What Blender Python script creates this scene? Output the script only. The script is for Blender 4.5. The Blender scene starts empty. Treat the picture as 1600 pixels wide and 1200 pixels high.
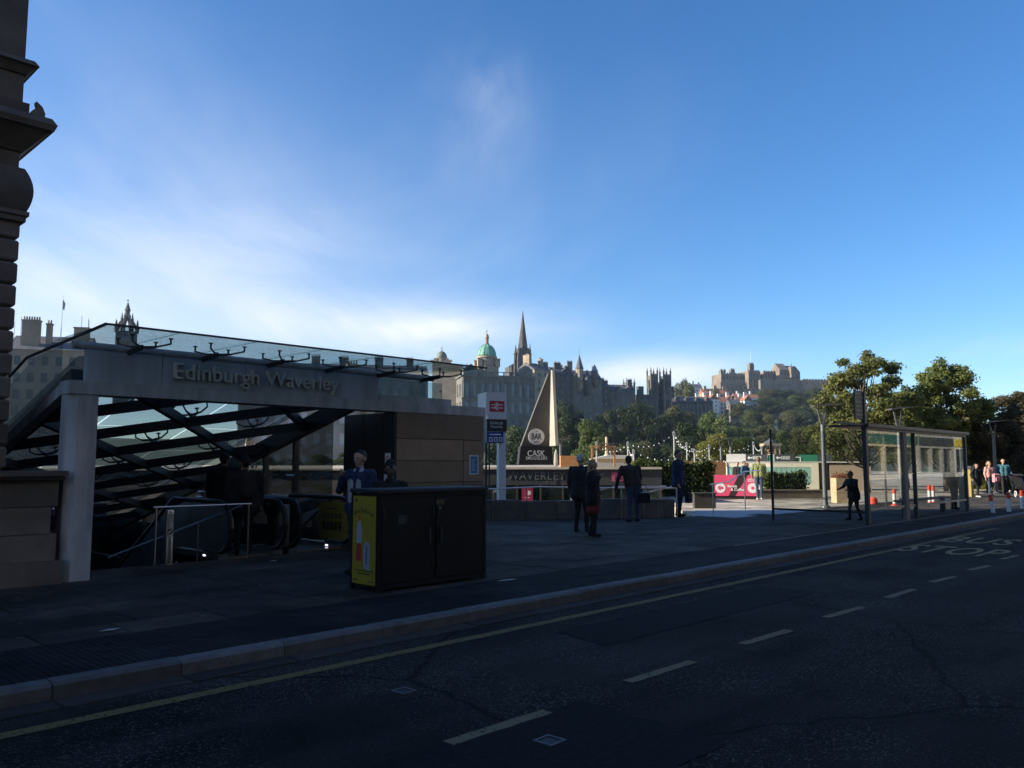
import bpy, bmesh, math, random
import numpy as np
from mathutils import Vector, Matrix
R = math.radians
sc = bpy.context.scene
COL = sc.collection

# ------------------------------------------------------------------ camera
F = 1280.0            # focal length in photo pixels (1600 wide)
PITCH = math.atan(124 / F)
CAMZ = 1.7
cam_d = bpy.data.cameras.new('camera')
cam_d.sensor_width = 36.0
cam_d.lens = 36.0 * F / 1600.0
cam_d.clip_start = 0.1
cam_d.clip_end = 20000
cam = bpy.data.objects.new('camera', cam_d)
COL.objects.link(cam)
cam.location = (0, 0, CAMZ)
cam.rotation_euler = (R(90) + PITCH, 0, 0)
sc.camera = cam

# ------------------------------------------------------------------ sky and sun
SUN_AZ = R(-96)      # from +Y, clockwise seen from above
SUN_EL = R(23)
world = bpy.data.worlds.new('World')
sc.world = world
world.use_nodes = True
wt = world.node_tree
wt.nodes.clear()


def wn(kind, **kw):
    n = wt.nodes.new(kind)
    for k, v in kw.items():
        setattr(n, k, v)
    return n


def wl(a, b):
    wt.links.new(a, b)


sky = wn('ShaderNodeTexSky', sky_type='NISHITA')
sky.sun_disc = False
sky.sun_elevation = SUN_EL
sky.sun_rotation = SUN_AZ
sky.altitude = 80
sky.air_density = 1.0
sky.dust_density = 0.0
sky.ozone_density = 5.0
tc = wn('ShaderNodeTexCoord')
sep = wn('ShaderNodeSeparateXYZ')
wl(tc.outputs['Generated'], sep.inputs[0])


def wmath(op, a, b=None, clamp=False):
    n = wn('ShaderNodeMath', operation=op)
    n.use_clamp = clamp
    for i, q in enumerate((a, b)):
        if q is None:
            continue
        if isinstance(q, (int, float)):
            n.inputs[i].default_value = q
        else:
            wl(q, n.inputs[i])
    return n.outputs[0]


# cirrus lies on a high flat layer: project the direction onto it
zz = wmath('ADD', wmath('MAXIMUM', sep.outputs[2], 0.0), 0.10)
px = wmath('DIVIDE', sep.outputs[0], zz)
py = wmath('DIVIDE', sep.outputs[1], zz)
cmb = wn('ShaderNodeCombineXYZ')
wl(px, cmb.inputs[0]); wl(py, cmb.inputs[1])


def cirrus(rot, scale, detail, loc, dist):
    mp = wn('ShaderNodeMapping')
    mp.inputs['Rotation'].default_value = (0, 0, R(rot))
    mp.inputs['Scale'].default_value = scale
    mp.inputs['Location'].default_value = loc
    wl(cmb.outputs[0], mp.inputs[0])
    nz = wn('ShaderNodeTexNoise')
    nz.inputs['Scale'].default_value = 1.0
    nz.inputs['Detail'].default_value = detail
    nz.inputs['Roughness'].default_value = 0.6
    nz.inputs['Distortion'].default_value = dist
    wl(mp.outputs[0], nz.inputs['Vector'])
    return nz.outputs['Fac']


def ramp(src, p0, p1):
    mr = wn('ShaderNodeMapRange')
    mr.interpolation_type = 'SMOOTHSTEP'
    mr.inputs['From Min'].default_value = p0
    mr.inputs['From Max'].default_value = p1
    wl(src, mr.inputs['Value'])
    return mr.outputs[0]


def patch(u, v, wid, hgt):
    """a cloud bank in the direction that photo pixel (u, v) looks along"""
    a, b = (u - 800) / F, (600 - v) / F
    d = Vector((a, math.cos(PITCH) - b * math.sin(PITCH), math.sin(PITCH) + b * math.cos(PITCH))).normalized()
    az = math.atan2(d.x, d.y); el = math.asin(d.z)
    caz = wmath('ARCTAN2', sep.outputs[0], sep.outputs[1])
    cel = wmath('ARCSINE', sep.outputs[2])
    da = wmath('DIVIDE', wmath('SUBTRACT', caz, az), wid)
    de = wmath('DIVIDE', wmath('SUBTRACT', cel, el), hgt)
    q = wmath('ADD', wmath('MULTIPLY', da, da), wmath('MULTIPLY', de, de))
    return wmath('POWER', 2.718, wmath('MULTIPLY', q, -1.0))


CLOUDS = []
fine = ramp(cirrus(62, (0.75, 0.34, 1), 8, (3.1, 1.7, 0), 0.5), 0.30, 0.78)
wisp = ramp(cirrus(-35, (1.3, 0.6, 1), 9, (0.4, 7.3, 2), 0.8), 0.34, 0.76)
big = ramp(cirrus(20, (0.5, 0.22, 1), 6, (9.2, 2.1, 0), 0.3), 0.42, 0.70)
tex = wmath('ADD', wmath('MULTIPLY', fine, 0.55), wmath('MULTIPLY', wisp, 0.45))
p_left = patch(120, 490, 0.22, 0.085)
p_veil = patch(300, 350, 0.34, 0.16)
p_mid = patch(655, 515, 0.15, 0.032)
p_right = patch(1035, 586, 0.10, 0.020)
p_strk = patch(750, 110, 0.05, 0.10)
p_edge = patch(1440, 545, 0.16, 0.012)
m1 = wmath('MULTIPLY', p_left, wmath('ADD', wmath('MULTIPLY', tex, 0.45), 0.50))
m2 = wmath('MULTIPLY', p_veil, wmath('ADD', wmath('MULTIPLY', tex, 0.36), 0.06))
m3 = wmath('MULTIPLY', p_mid, wmath('ADD', wmath('MULTIPLY', tex, 0.9), 0.50))
m4 = wmath('MULTIPLY', p_right, wmath('ADD', wmath('MULTIPLY', tex, 0.9), 0.62))
m5 = wmath('MULTIPLY', p_strk, wmath('MULTIPLY', wisp, 0.5))
m6 = wmath('MULTIPLY', p_edge, wmath('MULTIPLY', tex, 0.5))
m0 = wmath('MULTIPLY', wmath('MULTIPLY', big, tex), 0.22)
mask = m0
for q in (m1, m2, m3, m4, m5, m6):
    mask = wmath('ADD', mask, q)
mask = wmath('MULTIPLY', mask, 0.95, True)
up = ramp(sep.outputs[2], -0.02, 0.03)
mask = wmath('MULTIPLY', mask, up)
mixc = wn('ShaderNodeMixRGB')
wl(mask, mixc.inputs[0])
hsv = wn('ShaderNodeHueSaturation')
hsv.inputs['Saturation'].default_value = 1.16
hsv.inputs['Value'].default_value = 0.64
hsv.inputs['Hue'].default_value = 0.503
wl(sky.outputs[0], hsv.inputs['Color'])
wl(hsv.outputs[0], mixc.inputs[1])
mixc.inputs[2].default_value = (3.35, 3.5, 3.8, 1)
bg = wn('ShaderNodeBackground')
bg.inputs['Strength'].default_value = 0.15
wl(mixc.outputs[0], bg.inputs['Color'])
wo = wn('ShaderNodeOutputWorld')
wl(bg.outputs[0], wo.inputs['Surface'])

sun_d = bpy.data.lights.new('sun', 'SUN')
sun_d.energy = 5.0
sun_d.angle = R(0.53)
sun_d.color = (1.0, 0.90, 0.74)
sun = bpy.data.objects.new('sun', sun_d)
COL.objects.link(sun)
to_sun = Vector((math.sin(SUN_AZ) * math.cos(SUN_EL), math.cos(SUN_AZ) * math.cos(SUN_EL), math.sin(SUN_EL)))
sun.rotation_euler = (-to_sun).to_track_quat('-Z', 'Y').to_euler()
sun.location = to_sun * 200

sc.view_settings.view_transform = 'Standard'
sc.view_settings.look = 'None'
sc.view_settings.gamma = 1.0
sc.view_settings.use_curve_mapping = False
sc.view_settings.exposure = 1.05
sc.cycles.use_denoising = True
try:
    sc.cycles.denoiser = 'OPENIMAGEDENOISE'
except Exception:
    pass
sc.cycles.max_bounces = 8
sc.cycles.transparent_max_bounces = 16
sc.cycles.volume_bounces = 0
sc.cycles.caustics_reflective = False
sc.cycles.caustics_refractive = False
sc.cycles.sample_clamp_indirect = 4.0

# ------------------------------------------------------------------ pixel helpers
CP, SP = math.cos(PITCH), math.sin(PITCH)


def ray(u, v):
    a, b = (u - 800) / F, (600 - v) / F
    return a, CP - b * SP, SP + b * CP


def P(u, v, D):
    """point seen at photo pixel (u, v) at distance D straight ahead"""
    x, y, z = ray(u, v)
    t = D / y
    return Vector((x * t, D, CAMZ + z * t))


def G(u, v, z=0.12):
    """point of a level surface at height z seen at pixel (u, v)"""
    x, y, w = ray(u, v)
    t = (z - CAMZ) / w
    return Vector((x * t, y * t, z))


SD = (0.695, 0.719)      # along the street
ND = (-0.719, 0.695)     # across it, away from the camera
SRZ = math.atan2(SD[1], SD[0])


def S(s, n, z=0.0):
    return Vector((s * SD[0] + n * ND[0], s * SD[1] + n * ND[1], z))


def toS(p):
    return p.x * SD[0] + p.y * SD[1], p.x * ND[0] + p.y * ND[1]


# ------------------------------------------------------------------ materials
MATS = {}


def mat(name, col, rough=0.8, metal=0.0, nscale=None, namt=0.25, bump=0.0, col2=None, detail=5, emit=None,
        spec=None, coord='Object', stretch=(1, 1, 1), island=False):
    if name in MATS:
        return MATS[name]
    m = bpy.data.materials.new(name)
    m.use_nodes = True
    nt = m.node_tree
    b = nt.nodes['Principled BSDF']
    b.inputs['Roughness'].default_value = rough
    b.inputs['Metallic'].default_value = metal
    if spec is not None:
        b.inputs['Specular IOR Level'].default_value = spec
    c = tuple(col) + (1,)
    b.inputs['Base Color'].default_value = c
    if nscale:
        t = nt.nodes.new('ShaderNodeTexCoord')
        mp = nt.nodes.new('ShaderNodeMapping')
        mp.inputs['Scale'].default_value = stretch
        nt.links.new(t.outputs[coord], mp.inputs[0])
        src = mp.outputs[0]
        if island:
            gi = nt.nodes.new('ShaderNodeObjectInfo')
            ad = nt.nodes.new('ShaderNodeVectorMath')
            ad.operation = 'ADD'
            ml = nt.nodes.new('ShaderNodeMath')
            ml.operation = 'MULTIPLY'
            ml.inputs[1].default_value = 37.0
            nt.links.new(gi.outputs['Random'], ml.inputs[0])
            nt.links.new(src, ad.inputs[0])
            nt.links.new(ml.outputs[0], ad.inputs[1])
            src = ad.outputs[0]
        n = nt.nodes.new('ShaderNodeTexNoise')
        n.inputs['Scale'].default_value = nscale
        n.inputs['Detail'].default_value = detail
        n.inputs['Roughness'].default_value = 0.62
        nt.links.new(src, n.inputs['Vector'])
        rp = nt.nodes.new('ShaderNodeValToRGB')
        if col2 is None:
            lo = tuple(max(0, q * (1 - namt)) for q in col) + (1,)
            hi = tuple(min(1, q * (1 + namt)) for q in col) + (1,)
        else:
            lo, hi = c, tuple(col2) + (1,)
        rp.color_ramp.elements[0].color = lo
        rp.color_ramp.elements[0].position = 0.32
        rp.color_ramp.elements[1].color = hi
        rp.color_ramp.elements[1].position = 0.68
        nt.links.new(n.outputs['Fac'], rp.inputs[0])
        out = rp.outputs[0]
        if island:
            hv = nt.nodes.new('ShaderNodeHueSaturation')
            mr = nt.nodes.new('ShaderNodeMapRange')
            mr.inputs['To Min'].default_value = 0.75
            mr.inputs['To Max'].default_value = 1.25
            nt.links.new(gi.outputs['Random'], mr.inputs['Value'])
            nt.links.new(mr.outputs[0], hv.inputs['Value'])
            nt.links.new(out, hv.inputs['Color'])
            out = hv.outputs[0]
        nt.links.new(out, b.inputs['Base Color'])
        if bump:
            bp = nt.nodes.new('ShaderNodeBump')
            bp.inputs['Strength'].default_value = bump
            bp.inputs['Distance'].default_value = 0.02
            nt.links.new(n.outputs['Fac'], bp.inputs['Height'])
            nt.links.new(bp.outputs[0], b.inputs['Normal'])
    if emit:
        b.inputs['Emission Color'].default_value = tuple(emit[:3]) + (1,)
        b.inputs['Emission Strength'].default_value = emit[3]
    MATS[name] = m
    return m


def glass_mat(name, tint, refl=1.0, dirt=0.0, dirtcol=(0.3, 0.33, 0.35)):
    """thin architectural glass: tinted see-through plus a Fresnel mirror and a film of dirt"""
    if name in MATS:
        return MATS[name]
    m = bpy.data.materials.new(name)
    m.use_nodes = True
    nt = m.node_tree
    nt.nodes.clear()
    tr = nt.nodes.new('ShaderNodeBsdfTransparent')
    tr.inputs[0].default_value = tuple(tint) + (1,)
    gl = nt.nodes.new('ShaderNodeBsdfGlossy')
    gl.inputs['Roughness'].default_value = 0.015
    fr = nt.nodes.new('ShaderNodeFresnel')
    fr.inputs[0].default_value = 1.55
    mu = nt.nodes.new('ShaderNodeMath')
    mu.operation = 'MULTIPLY'
    mu.use_clamp = True
    mu.inputs[1].default_value = refl
    nt.links.new(fr.outputs[0], mu.inputs[0])
    mx = nt.nodes.new('ShaderNodeMixShader')
    nt.links.new(mu.outputs[0], mx.inputs[0])
    nt.links.new(tr.outputs[0], mx.inputs[1])
    nt.links.new(gl.outputs[0], mx.inputs[2])
    last = mx.outputs[0]
    if dirt:
        df = nt.nodes.new('ShaderNodeBsdfDiffuse')
        df.inputs[0].default_value = tuple(dirtcol) + (1,)
        tl = nt.nodes.new('ShaderNodeBsdfTranslucent')
        tl.inputs[0].default_value = tuple(dirtcol) + (1,)
        dm = nt.nodes.new('ShaderNodeMixShader')
        dm.inputs[0].default_value = 0.5
        nt.links.new(df.outputs[0], dm.inputs[1])
        nt.links.new(tl.outputs[0], dm.inputs[2])
        t = nt.nodes.new('ShaderNodeTexCoord')
        nz = nt.nodes.new('ShaderNodeTexNoise')
        nz.inputs['Scale'].default_value = 1.6
        nz.inputs['Detail'].default_value = 6
        nt.links.new(t.outputs['Object'], nz.inputs['Vector'])
        mr = nt.nodes.new('ShaderNodeMapRange')
        mr.inputs['From Min'].default_value = 0.35
        mr.inputs['From Max'].default_value = 0.75
        mr.inputs['To Min'].default_value = dirt * 0.4
        mr.inputs['To Max'].default_value = dirt * 1.5
        nt.links.new(nz.outputs['Fac'], mr.inputs['Value'])
        m2 = nt.nodes.new('ShaderNodeMixShader')
        nt.links.new(mr.outputs[0], m2.inputs[0])
        nt.links.new(last, m2.inputs[1])
        nt.links.new(dm.outputs[0], m2.inputs[2])
        last = m2.outputs[0]
    o = nt.nodes.new('ShaderNodeOutputMaterial')
    nt.links.new(last, o.inputs[0])
    MATS[name] = m
    return m


def leaf_mat(name, c1, c2, trans=0.35):
    """leaf colour varies from leaf to leaf (face attribute) and from plant to plant"""
    if name in MATS:
        return MATS[name]
    m = bpy.data.materials.new(name)
    m.use_nodes = True
    nt = m.node_tree
    nt.nodes.clear()
    at = nt.nodes.new('ShaderNodeAttribute')
    at.attribute_name = 'var'
    oi = nt.nodes.new('ShaderNodeObjectInfo')
    mx = nt.nodes.new('ShaderNodeMixRGB')
    mx.inputs[1].default_value = tuple(c1) + (1,)
    mx.inputs[2].default_value = tuple(c2) + (1,)
    nt.links.new(at.outputs['Fac'], mx.inputs[0])
    hv = nt.nodes.new('ShaderNodeHueSaturation')
    mr = nt.nodes.new('ShaderNodeMapRange')
    mr.inputs['To Min'].default_value = 0.72
    mr.inputs['To Max'].default_value = 1.25
    nt.links.new(oi.outputs['Random'], mr.inputs['Value'])
    nt.links.new(mr.outputs[0], hv.inputs['Value'])
    nt.links.new(mx.outputs[0], hv.inputs['Color'])
    d = nt.nodes.new('ShaderNodeBsdfPrincipled')
    d.inputs['Roughness'].default_value = 0.55
    d.inputs['Specular IOR Level'].default_value = 0.3
    nt.links.new(hv.outputs[0], d.inputs['Base Color'])
    t = nt.nodes.new('ShaderNodeBsdfTranslucent')
    nt.links.new(hv.outputs[0], t.inputs[0])
    ms = nt.nodes.new('ShaderNodeMixShader')
    ms.inputs[0].default_value = trans
    nt.links.new(d.outputs[0], ms.inputs[1])
    nt.links.new(t.outputs[0], ms.inputs[2])
    o = nt.nodes.new('ShaderNodeOutputMaterial')
    nt.links.new(ms.outputs[0], o.inputs[0])
    MATS[name] = m
    return m


# ------------------------------------------------------------------ mesh helpers
def tag(o, label=None, cat=None, group=None, kind=None):
    if label:
        o['label'] = label
    if cat:
        o['category'] = cat
    if group:
        o['group'] = group
    if kind:
        o['kind'] = kind
    return o


def thing(name, label, cat, loc=(0, 0, 0), rz=0.0, group=None):
    o = bpy.data.objects.new(name, None)
    o.empty_display_size = 0.2
    COL.objects.link(o)
    o.location = loc
    o.rotation_euler = (0, 0, rz)
    return tag(o, label, cat, group)


class MB:
    def __init__(self, off=(0, 0, 0)):
        self.v, self.f, self.m = [], [], []
        self.off = off

    def add(self, vs, fs, mi=0):
        k = len(self.v)
        self.v += [tuple(p) for p in vs]
        for q in fs:
            self.f.append(tuple(i + k for i in q))
            self.m.append(mi)
        return self

    def box(self, x0, x1, y0, y1, z0, z1, mi=0):
        vs = [(x0, y0, z0), (x1, y0, z0), (x1, y1, z0), (x0, y1, z0), (x0, y0, z1), (x1, y0, z1), (x1, y1, z1), (x0, y1, z1)]
        return self.add(vs, [(0, 3, 2, 1), (4, 5, 6, 7), (0, 1, 5, 4), (1, 2, 6, 5), (2, 3, 7, 6), (3, 0, 4, 7)], mi)

    def bbox(self, x0, x1, y0, y1, z0, z1, b=0.01, mi=0):
        """box with a chamfer round the top"""
        vs = []
        for z, e in ((z0, 0), (z1 - b, 0), (z1, b)):
            vs += [(x0 + e, y0 + e, z), (x1 - e, y0 + e, z), (x1 - e, y1 - e, z), (x0 + e, y1 - e, z)]
        fs = [(0, 3, 2, 1), (8, 9, 10, 11)]
        for k in (0, 4):
            for i in range(4):
                j = (i + 1) % 4
                fs.append((k + i, k + j, k + 4 + j, k + 4 + i))
        return self.add(vs, fs, mi)

    def bar(self, p0, p1, w, h, mi=0, up=(0, 0, 1)):
        """rectangular bar from p0 to p1"""
        p0, p1 = Vector(p0), Vector(p1)
        d = (p1 - p0).normalized()
        u = Vector(up)
        if abs(d.dot(u)) > 0.98:
            u = Vector((0, 1, 0))
        r = d.cross(u).normalized() * (w / 2)
        t = r.cross(d).normalized() * (h / 2)
        vs = [p + a * r + b * t for p in (p0, p1) for a, b in ((-1, -1), (1, -1), (1, 1), (-1, 1))]
        return self.add(vs, [(0, 3, 2, 1), (4, 5, 6, 7), (0, 1, 5, 4), (1, 2, 6, 5), (2, 3, 7, 6), (3, 0, 4, 7)][:], mi)

    def cyl(self, p0, p1, r0, r1=None, seg=10, mi=0, caps=True):
        r1 = r0 if r1 is None else r1
        p0, p1 = Vector(p0), Vector(p1)
        d = (p1 - p0).normalized()
        a = Vector((1, 0, 0)) if abs(d.x) < 0.8 else Vector((0, 1, 0))
        u = d.cross(a).normalized()
        w = d.cross(u)
        vs = []
        for p, r in ((p0, r0), (p1, r1)):
            for i in range(seg):
                t = 2 * math.pi * i / seg
                vs.append(p + (u * math.cos(t) + w * math.sin(t)) * r)
        fs = [(i, (i + 1) % seg, seg + (i + 1) % seg, seg + i) for i in range(seg)]
        if caps:
            fs += [tuple(range(seg - 1, -1, -1)), tuple(range(seg, 2 * seg))]
        return self.add(vs, fs, mi)

    def path(self, pts, r, seg=8, mi=0):
        for a, b in zip(pts[:-1], pts[1:]):
            self.cyl(a, b, r, r, seg, mi)
        return self

    def lathe(self, prof, seg=16, cx=0, cy=0, mi=0, rot=0.0):
        vs = []
        for r, z in prof:
            for i in range(seg):
                t = rot + 2 * math.pi * i / seg
                vs.append((cx + r * math.cos(t), cy + r * math.sin(t), z))
        fs = []
        for k in range(len(prof) - 1):
            for i in range(seg):
                j = (i + 1) % seg
                fs.append((k * seg + i, k * seg + j, (k + 1) * seg + j, (k + 1) * seg + i))
        fs.append(tuple(range(seg - 1, -1, -1)))
        e = (len(prof) - 1) * seg
        fs.append(tuple(range(e, e + seg)))
        return self.add(vs, fs, mi)

    def prism_y(self, poly, y0, y1, mi=0):
        """polygon in x-z pushed along y; counter-clockwise seen from -y"""
        n = len(poly)
        vs = [(x, y0, z) for x, z in poly] + [(x, y1, z) for x, z in poly]
        fs = [tuple(range(n)), tuple(range(2 * n - 1, n - 1, -1))]
        fs += [(i, i + n, (i + 1) % n + n, (i + 1) % n) for i in range(n)]
        return self.add(vs, fs, mi)

    def prism_x(self, poly, x0, x1, mi=0):
        n = len(poly)
        vs = [(x0, y, z) for y, z in poly] + [(x1, y, z) for y, z in poly]
        fs = [tuple(range(n - 1, -1, -1)), tuple(range(n, 2 * n))]
        fs += [(i, (i + 1) % n, (i + 1) % n + n, i + n) for i in range(n)]
        return self.add(vs, fs, mi)

    def prism_z(self, poly, z0, z1, mi=0):
        n = len(poly)
        vs = [(x, y, z0) for x, y in poly] + [(x, y, z1) for x, y in poly]
        fs = [tuple(range(n - 1, -1, -1)), tuple(range(n, 2 * n))]
        fs += [(i, (i + 1) % n, (i + 1) % n + n, i + n) for i in range(n)]
        return self.add(vs, fs, mi)

    def pyr(self, cx, cy, z0, rx, ry, h, mi=0):
        vs = [(cx - rx, cy - ry, z0), (cx + rx, cy - ry, z0), (cx + rx, cy + ry, z0), (cx - rx, cy + ry, z0), (cx, cy, z0 + h)]
        return self.add(vs, [(0, 3, 2, 1), (0, 1, 4), (1, 2, 4), (2, 3, 4), (3, 0, 4)], mi)

    def sphere(self, c, r, seg=10, rings=6, sq=(1, 1, 1), mi=0):
        prof = [(max(1e-4, math.sin(math.pi * i / rings)) * r, -math.cos(math.pi * i / rings) * r) for i in range(rings + 1)]
        k = len(self.v)
        self.lathe(prof, seg, 0, 0, mi)
        for i in range(k, len(self.v)):
            x, y, z = self.v[i]
            self.v[i] = (c[0] + x * sq[0], c[1] + y * sq[1], c[2] + z * sq[2])
        return self

    def mesh(self, name, mats, smooth=False):
        me = bpy.data.meshes.new(name)
        ox, oy, oz = self.off
        me.from_pydata([(x - ox, y - oy, z - oz) for x, y, z in self.v], [], self.f)
        if not isinstance(mats, (list, tuple)):
            mats = [mats]
        for m in mats:
            me.materials.append(m)
        me.polygons.foreach_set('material_index', self.m)
        if smooth:
            me.polygons.foreach_set('use_smooth', [True] * len(me.polygons))
        me.update()
        return me

    def build(self, name, mats, parent=None, loc=None, rz=None, smooth=False):
        me = self.mesh(name, mats, smooth)
        o = bpy.data.objects.new(name, me)
        COL.objects.link(o)
        if parent is not None:
            o.parent = parent
        if loc is not None:
            o.location = loc
        if rz is not None:
            o.rotation_euler = (0, 0, rz)
        if smooth == 'auto':
            me.set_sharp_from_angle(angle=R(40))
        return o


def inst(name, me, parent=None, loc=(0, 0, 0), rot=(0, 0, 0), scale=(1, 1, 1)):
    o = bpy.data.objects.new(name, me)
    COL.objects.link(o)
    o.parent = parent
    o.location = loc
    o.rotation_euler = rot
    o.scale = scale
    return o


def copy_tree(o, parent=None):
    c = o.copy()
    COL.objects.link(c)
    c.parent = parent
    for ch in list(o.children):
        copy_tree(ch, c)
    return c


def text(name, body, size, m, parent, loc, rot=(R(90), 0, 0), ext=0.004, align='CENTER', sx=1.0, spacing=1.0, shear=0.0, bold=0.0):
    cu = bpy.data.curves.new(name, 'FONT')
    cu.body = body
    cu.size = size
    cu.extrude = ext
    cu.offset = bold
    cu.align_x = align
    cu.align_y = 'CENTER'
    cu.space_character = spacing
    cu.space_line = 0.95
    cu.shear = shear
    cu.resolution_u = 3
    tmp = bpy.data.objects.new('tmp_text', cu)
    COL.objects.link(tmp)
    dg = bpy.context.evaluated_depsgraph_get()
    me = bpy.data.meshes.new_from_object(tmp.evaluated_get(dg))
    me.name = name
    bpy.data.objects.remove(tmp)
    me.materials.clear()
    me.materials.append(m)
    o = inst(name, me, parent, loc, rot, (sx, 1, 1))
    return o


# facade with real openings --------------------------------------------------
def facade(wall, pane, o, ux, w, z0, z1, rects, rev=0.2, mi=0, pmi=0):
    o, ux = Vector(o), Vector(ux).normalized()
    nrm = ux.cross(Vector((0, 0, 1)))            # outward
    xs = sorted({0.0, w} | {r[0] for r in rects} | {r[1] for r in rects})
    zs = sorted({z0, z1} | {r[2] for r in rects} | {r[3] for r in rects})

    def pt(x, z, d=0.0):
        q = o + ux * x - nrm * d
        return (q.x, q.y, o.z + z)
    for i in range(len(xs) - 1):
        for j in range(len(zs) - 1):
            cx, cz = (xs[i] + xs[i + 1]) / 2, (zs[j] + zs[j + 1]) / 2
            if any(r[0] < cx < r[1] and r[2] < cz < r[3] for r in rects):
                continue
            wall.add([pt(xs[i], zs[j]), pt(xs[i + 1], zs[j]), pt(xs[i + 1], zs[j + 1]), pt(xs[i], zs[j + 1])], [(0, 1, 2, 3)], mi)
    for a, b, c, d in rects:
        f = [pt(a, c), pt(b, c), pt(b, d), pt(a, d)]
        k = [pt(a, c, rev), pt(b, c, rev), pt(b, d, rev), pt(a, d, rev)]
        for i in range(4):
            j = (i + 1) % 4
            wall.add([f[i], f[j], k[j], k[i]], [(0, 1, 2, 3)], mi)
        pane.add(k, [(0, 1, 2, 3)], pmi)


def grid_rects(w, rows, cols, ww, marg, jitter=None):
    """rows: list of (z0, z1)"""
    out = []
    if cols < 1:
        return out
    step = (w - 2 * marg) / cols
    for z0, z1 in rows:
        for c in range(cols):
            x = marg + step * (c + 0.5)
            out.append((x - ww / 2, x + ww / 2, z0, z1))
    return out
# ------------------------------------------------------------------ material library
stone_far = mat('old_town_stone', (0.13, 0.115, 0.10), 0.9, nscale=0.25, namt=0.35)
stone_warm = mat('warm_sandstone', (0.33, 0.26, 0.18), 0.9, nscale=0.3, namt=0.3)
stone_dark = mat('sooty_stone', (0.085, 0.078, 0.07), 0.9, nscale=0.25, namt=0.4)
slate = mat('slate_roof', (0.085, 0.09, 0.10), 0.7, nscale=0.8, namt=0.3)
redtile = mat('red_tile_roof', (0.27, 0.12, 0.075), 0.8, nscale=0.8, namt=0.25)
harl = mat('white_harling', (0.72, 0.70, 0.64), 0.9, nscale=0.5, namt=0.08)
copper = mat('green_copper', (0.16, 0.36, 0.27), 0.7, nscale=0.5, namt=0.35)
leadm = mat('lead_sheet', (0.22, 0.24, 0.25), 0.6, nscale=0.5, namt=0.25)
winm = mat('dark_window', (0.025, 0.03, 0.035), 0.08)
paint_w = mat('white_paint', (0.75, 0.75, 0.73), 0.5)
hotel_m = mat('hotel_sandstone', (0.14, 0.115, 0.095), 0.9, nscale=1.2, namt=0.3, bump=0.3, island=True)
steel = mat('brushed_steel', (0.52, 0.52, 0.52), 0.28, 1.0, nscale=40, namt=0.12, stretch=(1, 1, 0.05))
dsteel = mat('dark_grey_steel', (0.045, 0.05, 0.055), 0.45, 0.3)
blackp = mat('black_paint', (0.012, 0.012, 0.013), 0.5)
conc = mat('pale_concrete', (0.42, 0.42, 0.42), 0.85, nscale=2.2, namt=0.30, bump=0.15, stretch=(1.6, 1.6, 0.35), detail=8)
fasc = mat('grey_fascia_panel', (0.40, 0.42, 0.45), 0.45, 0.0, nscale=1.4, namt=0.20, stretch=(2.0, 2.0, 0.3), detail=8)
bark = mat('bark', (0.09, 0.07, 0.05), 0.95, nscale=6, namt=0.35, bump=0.4)

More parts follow.
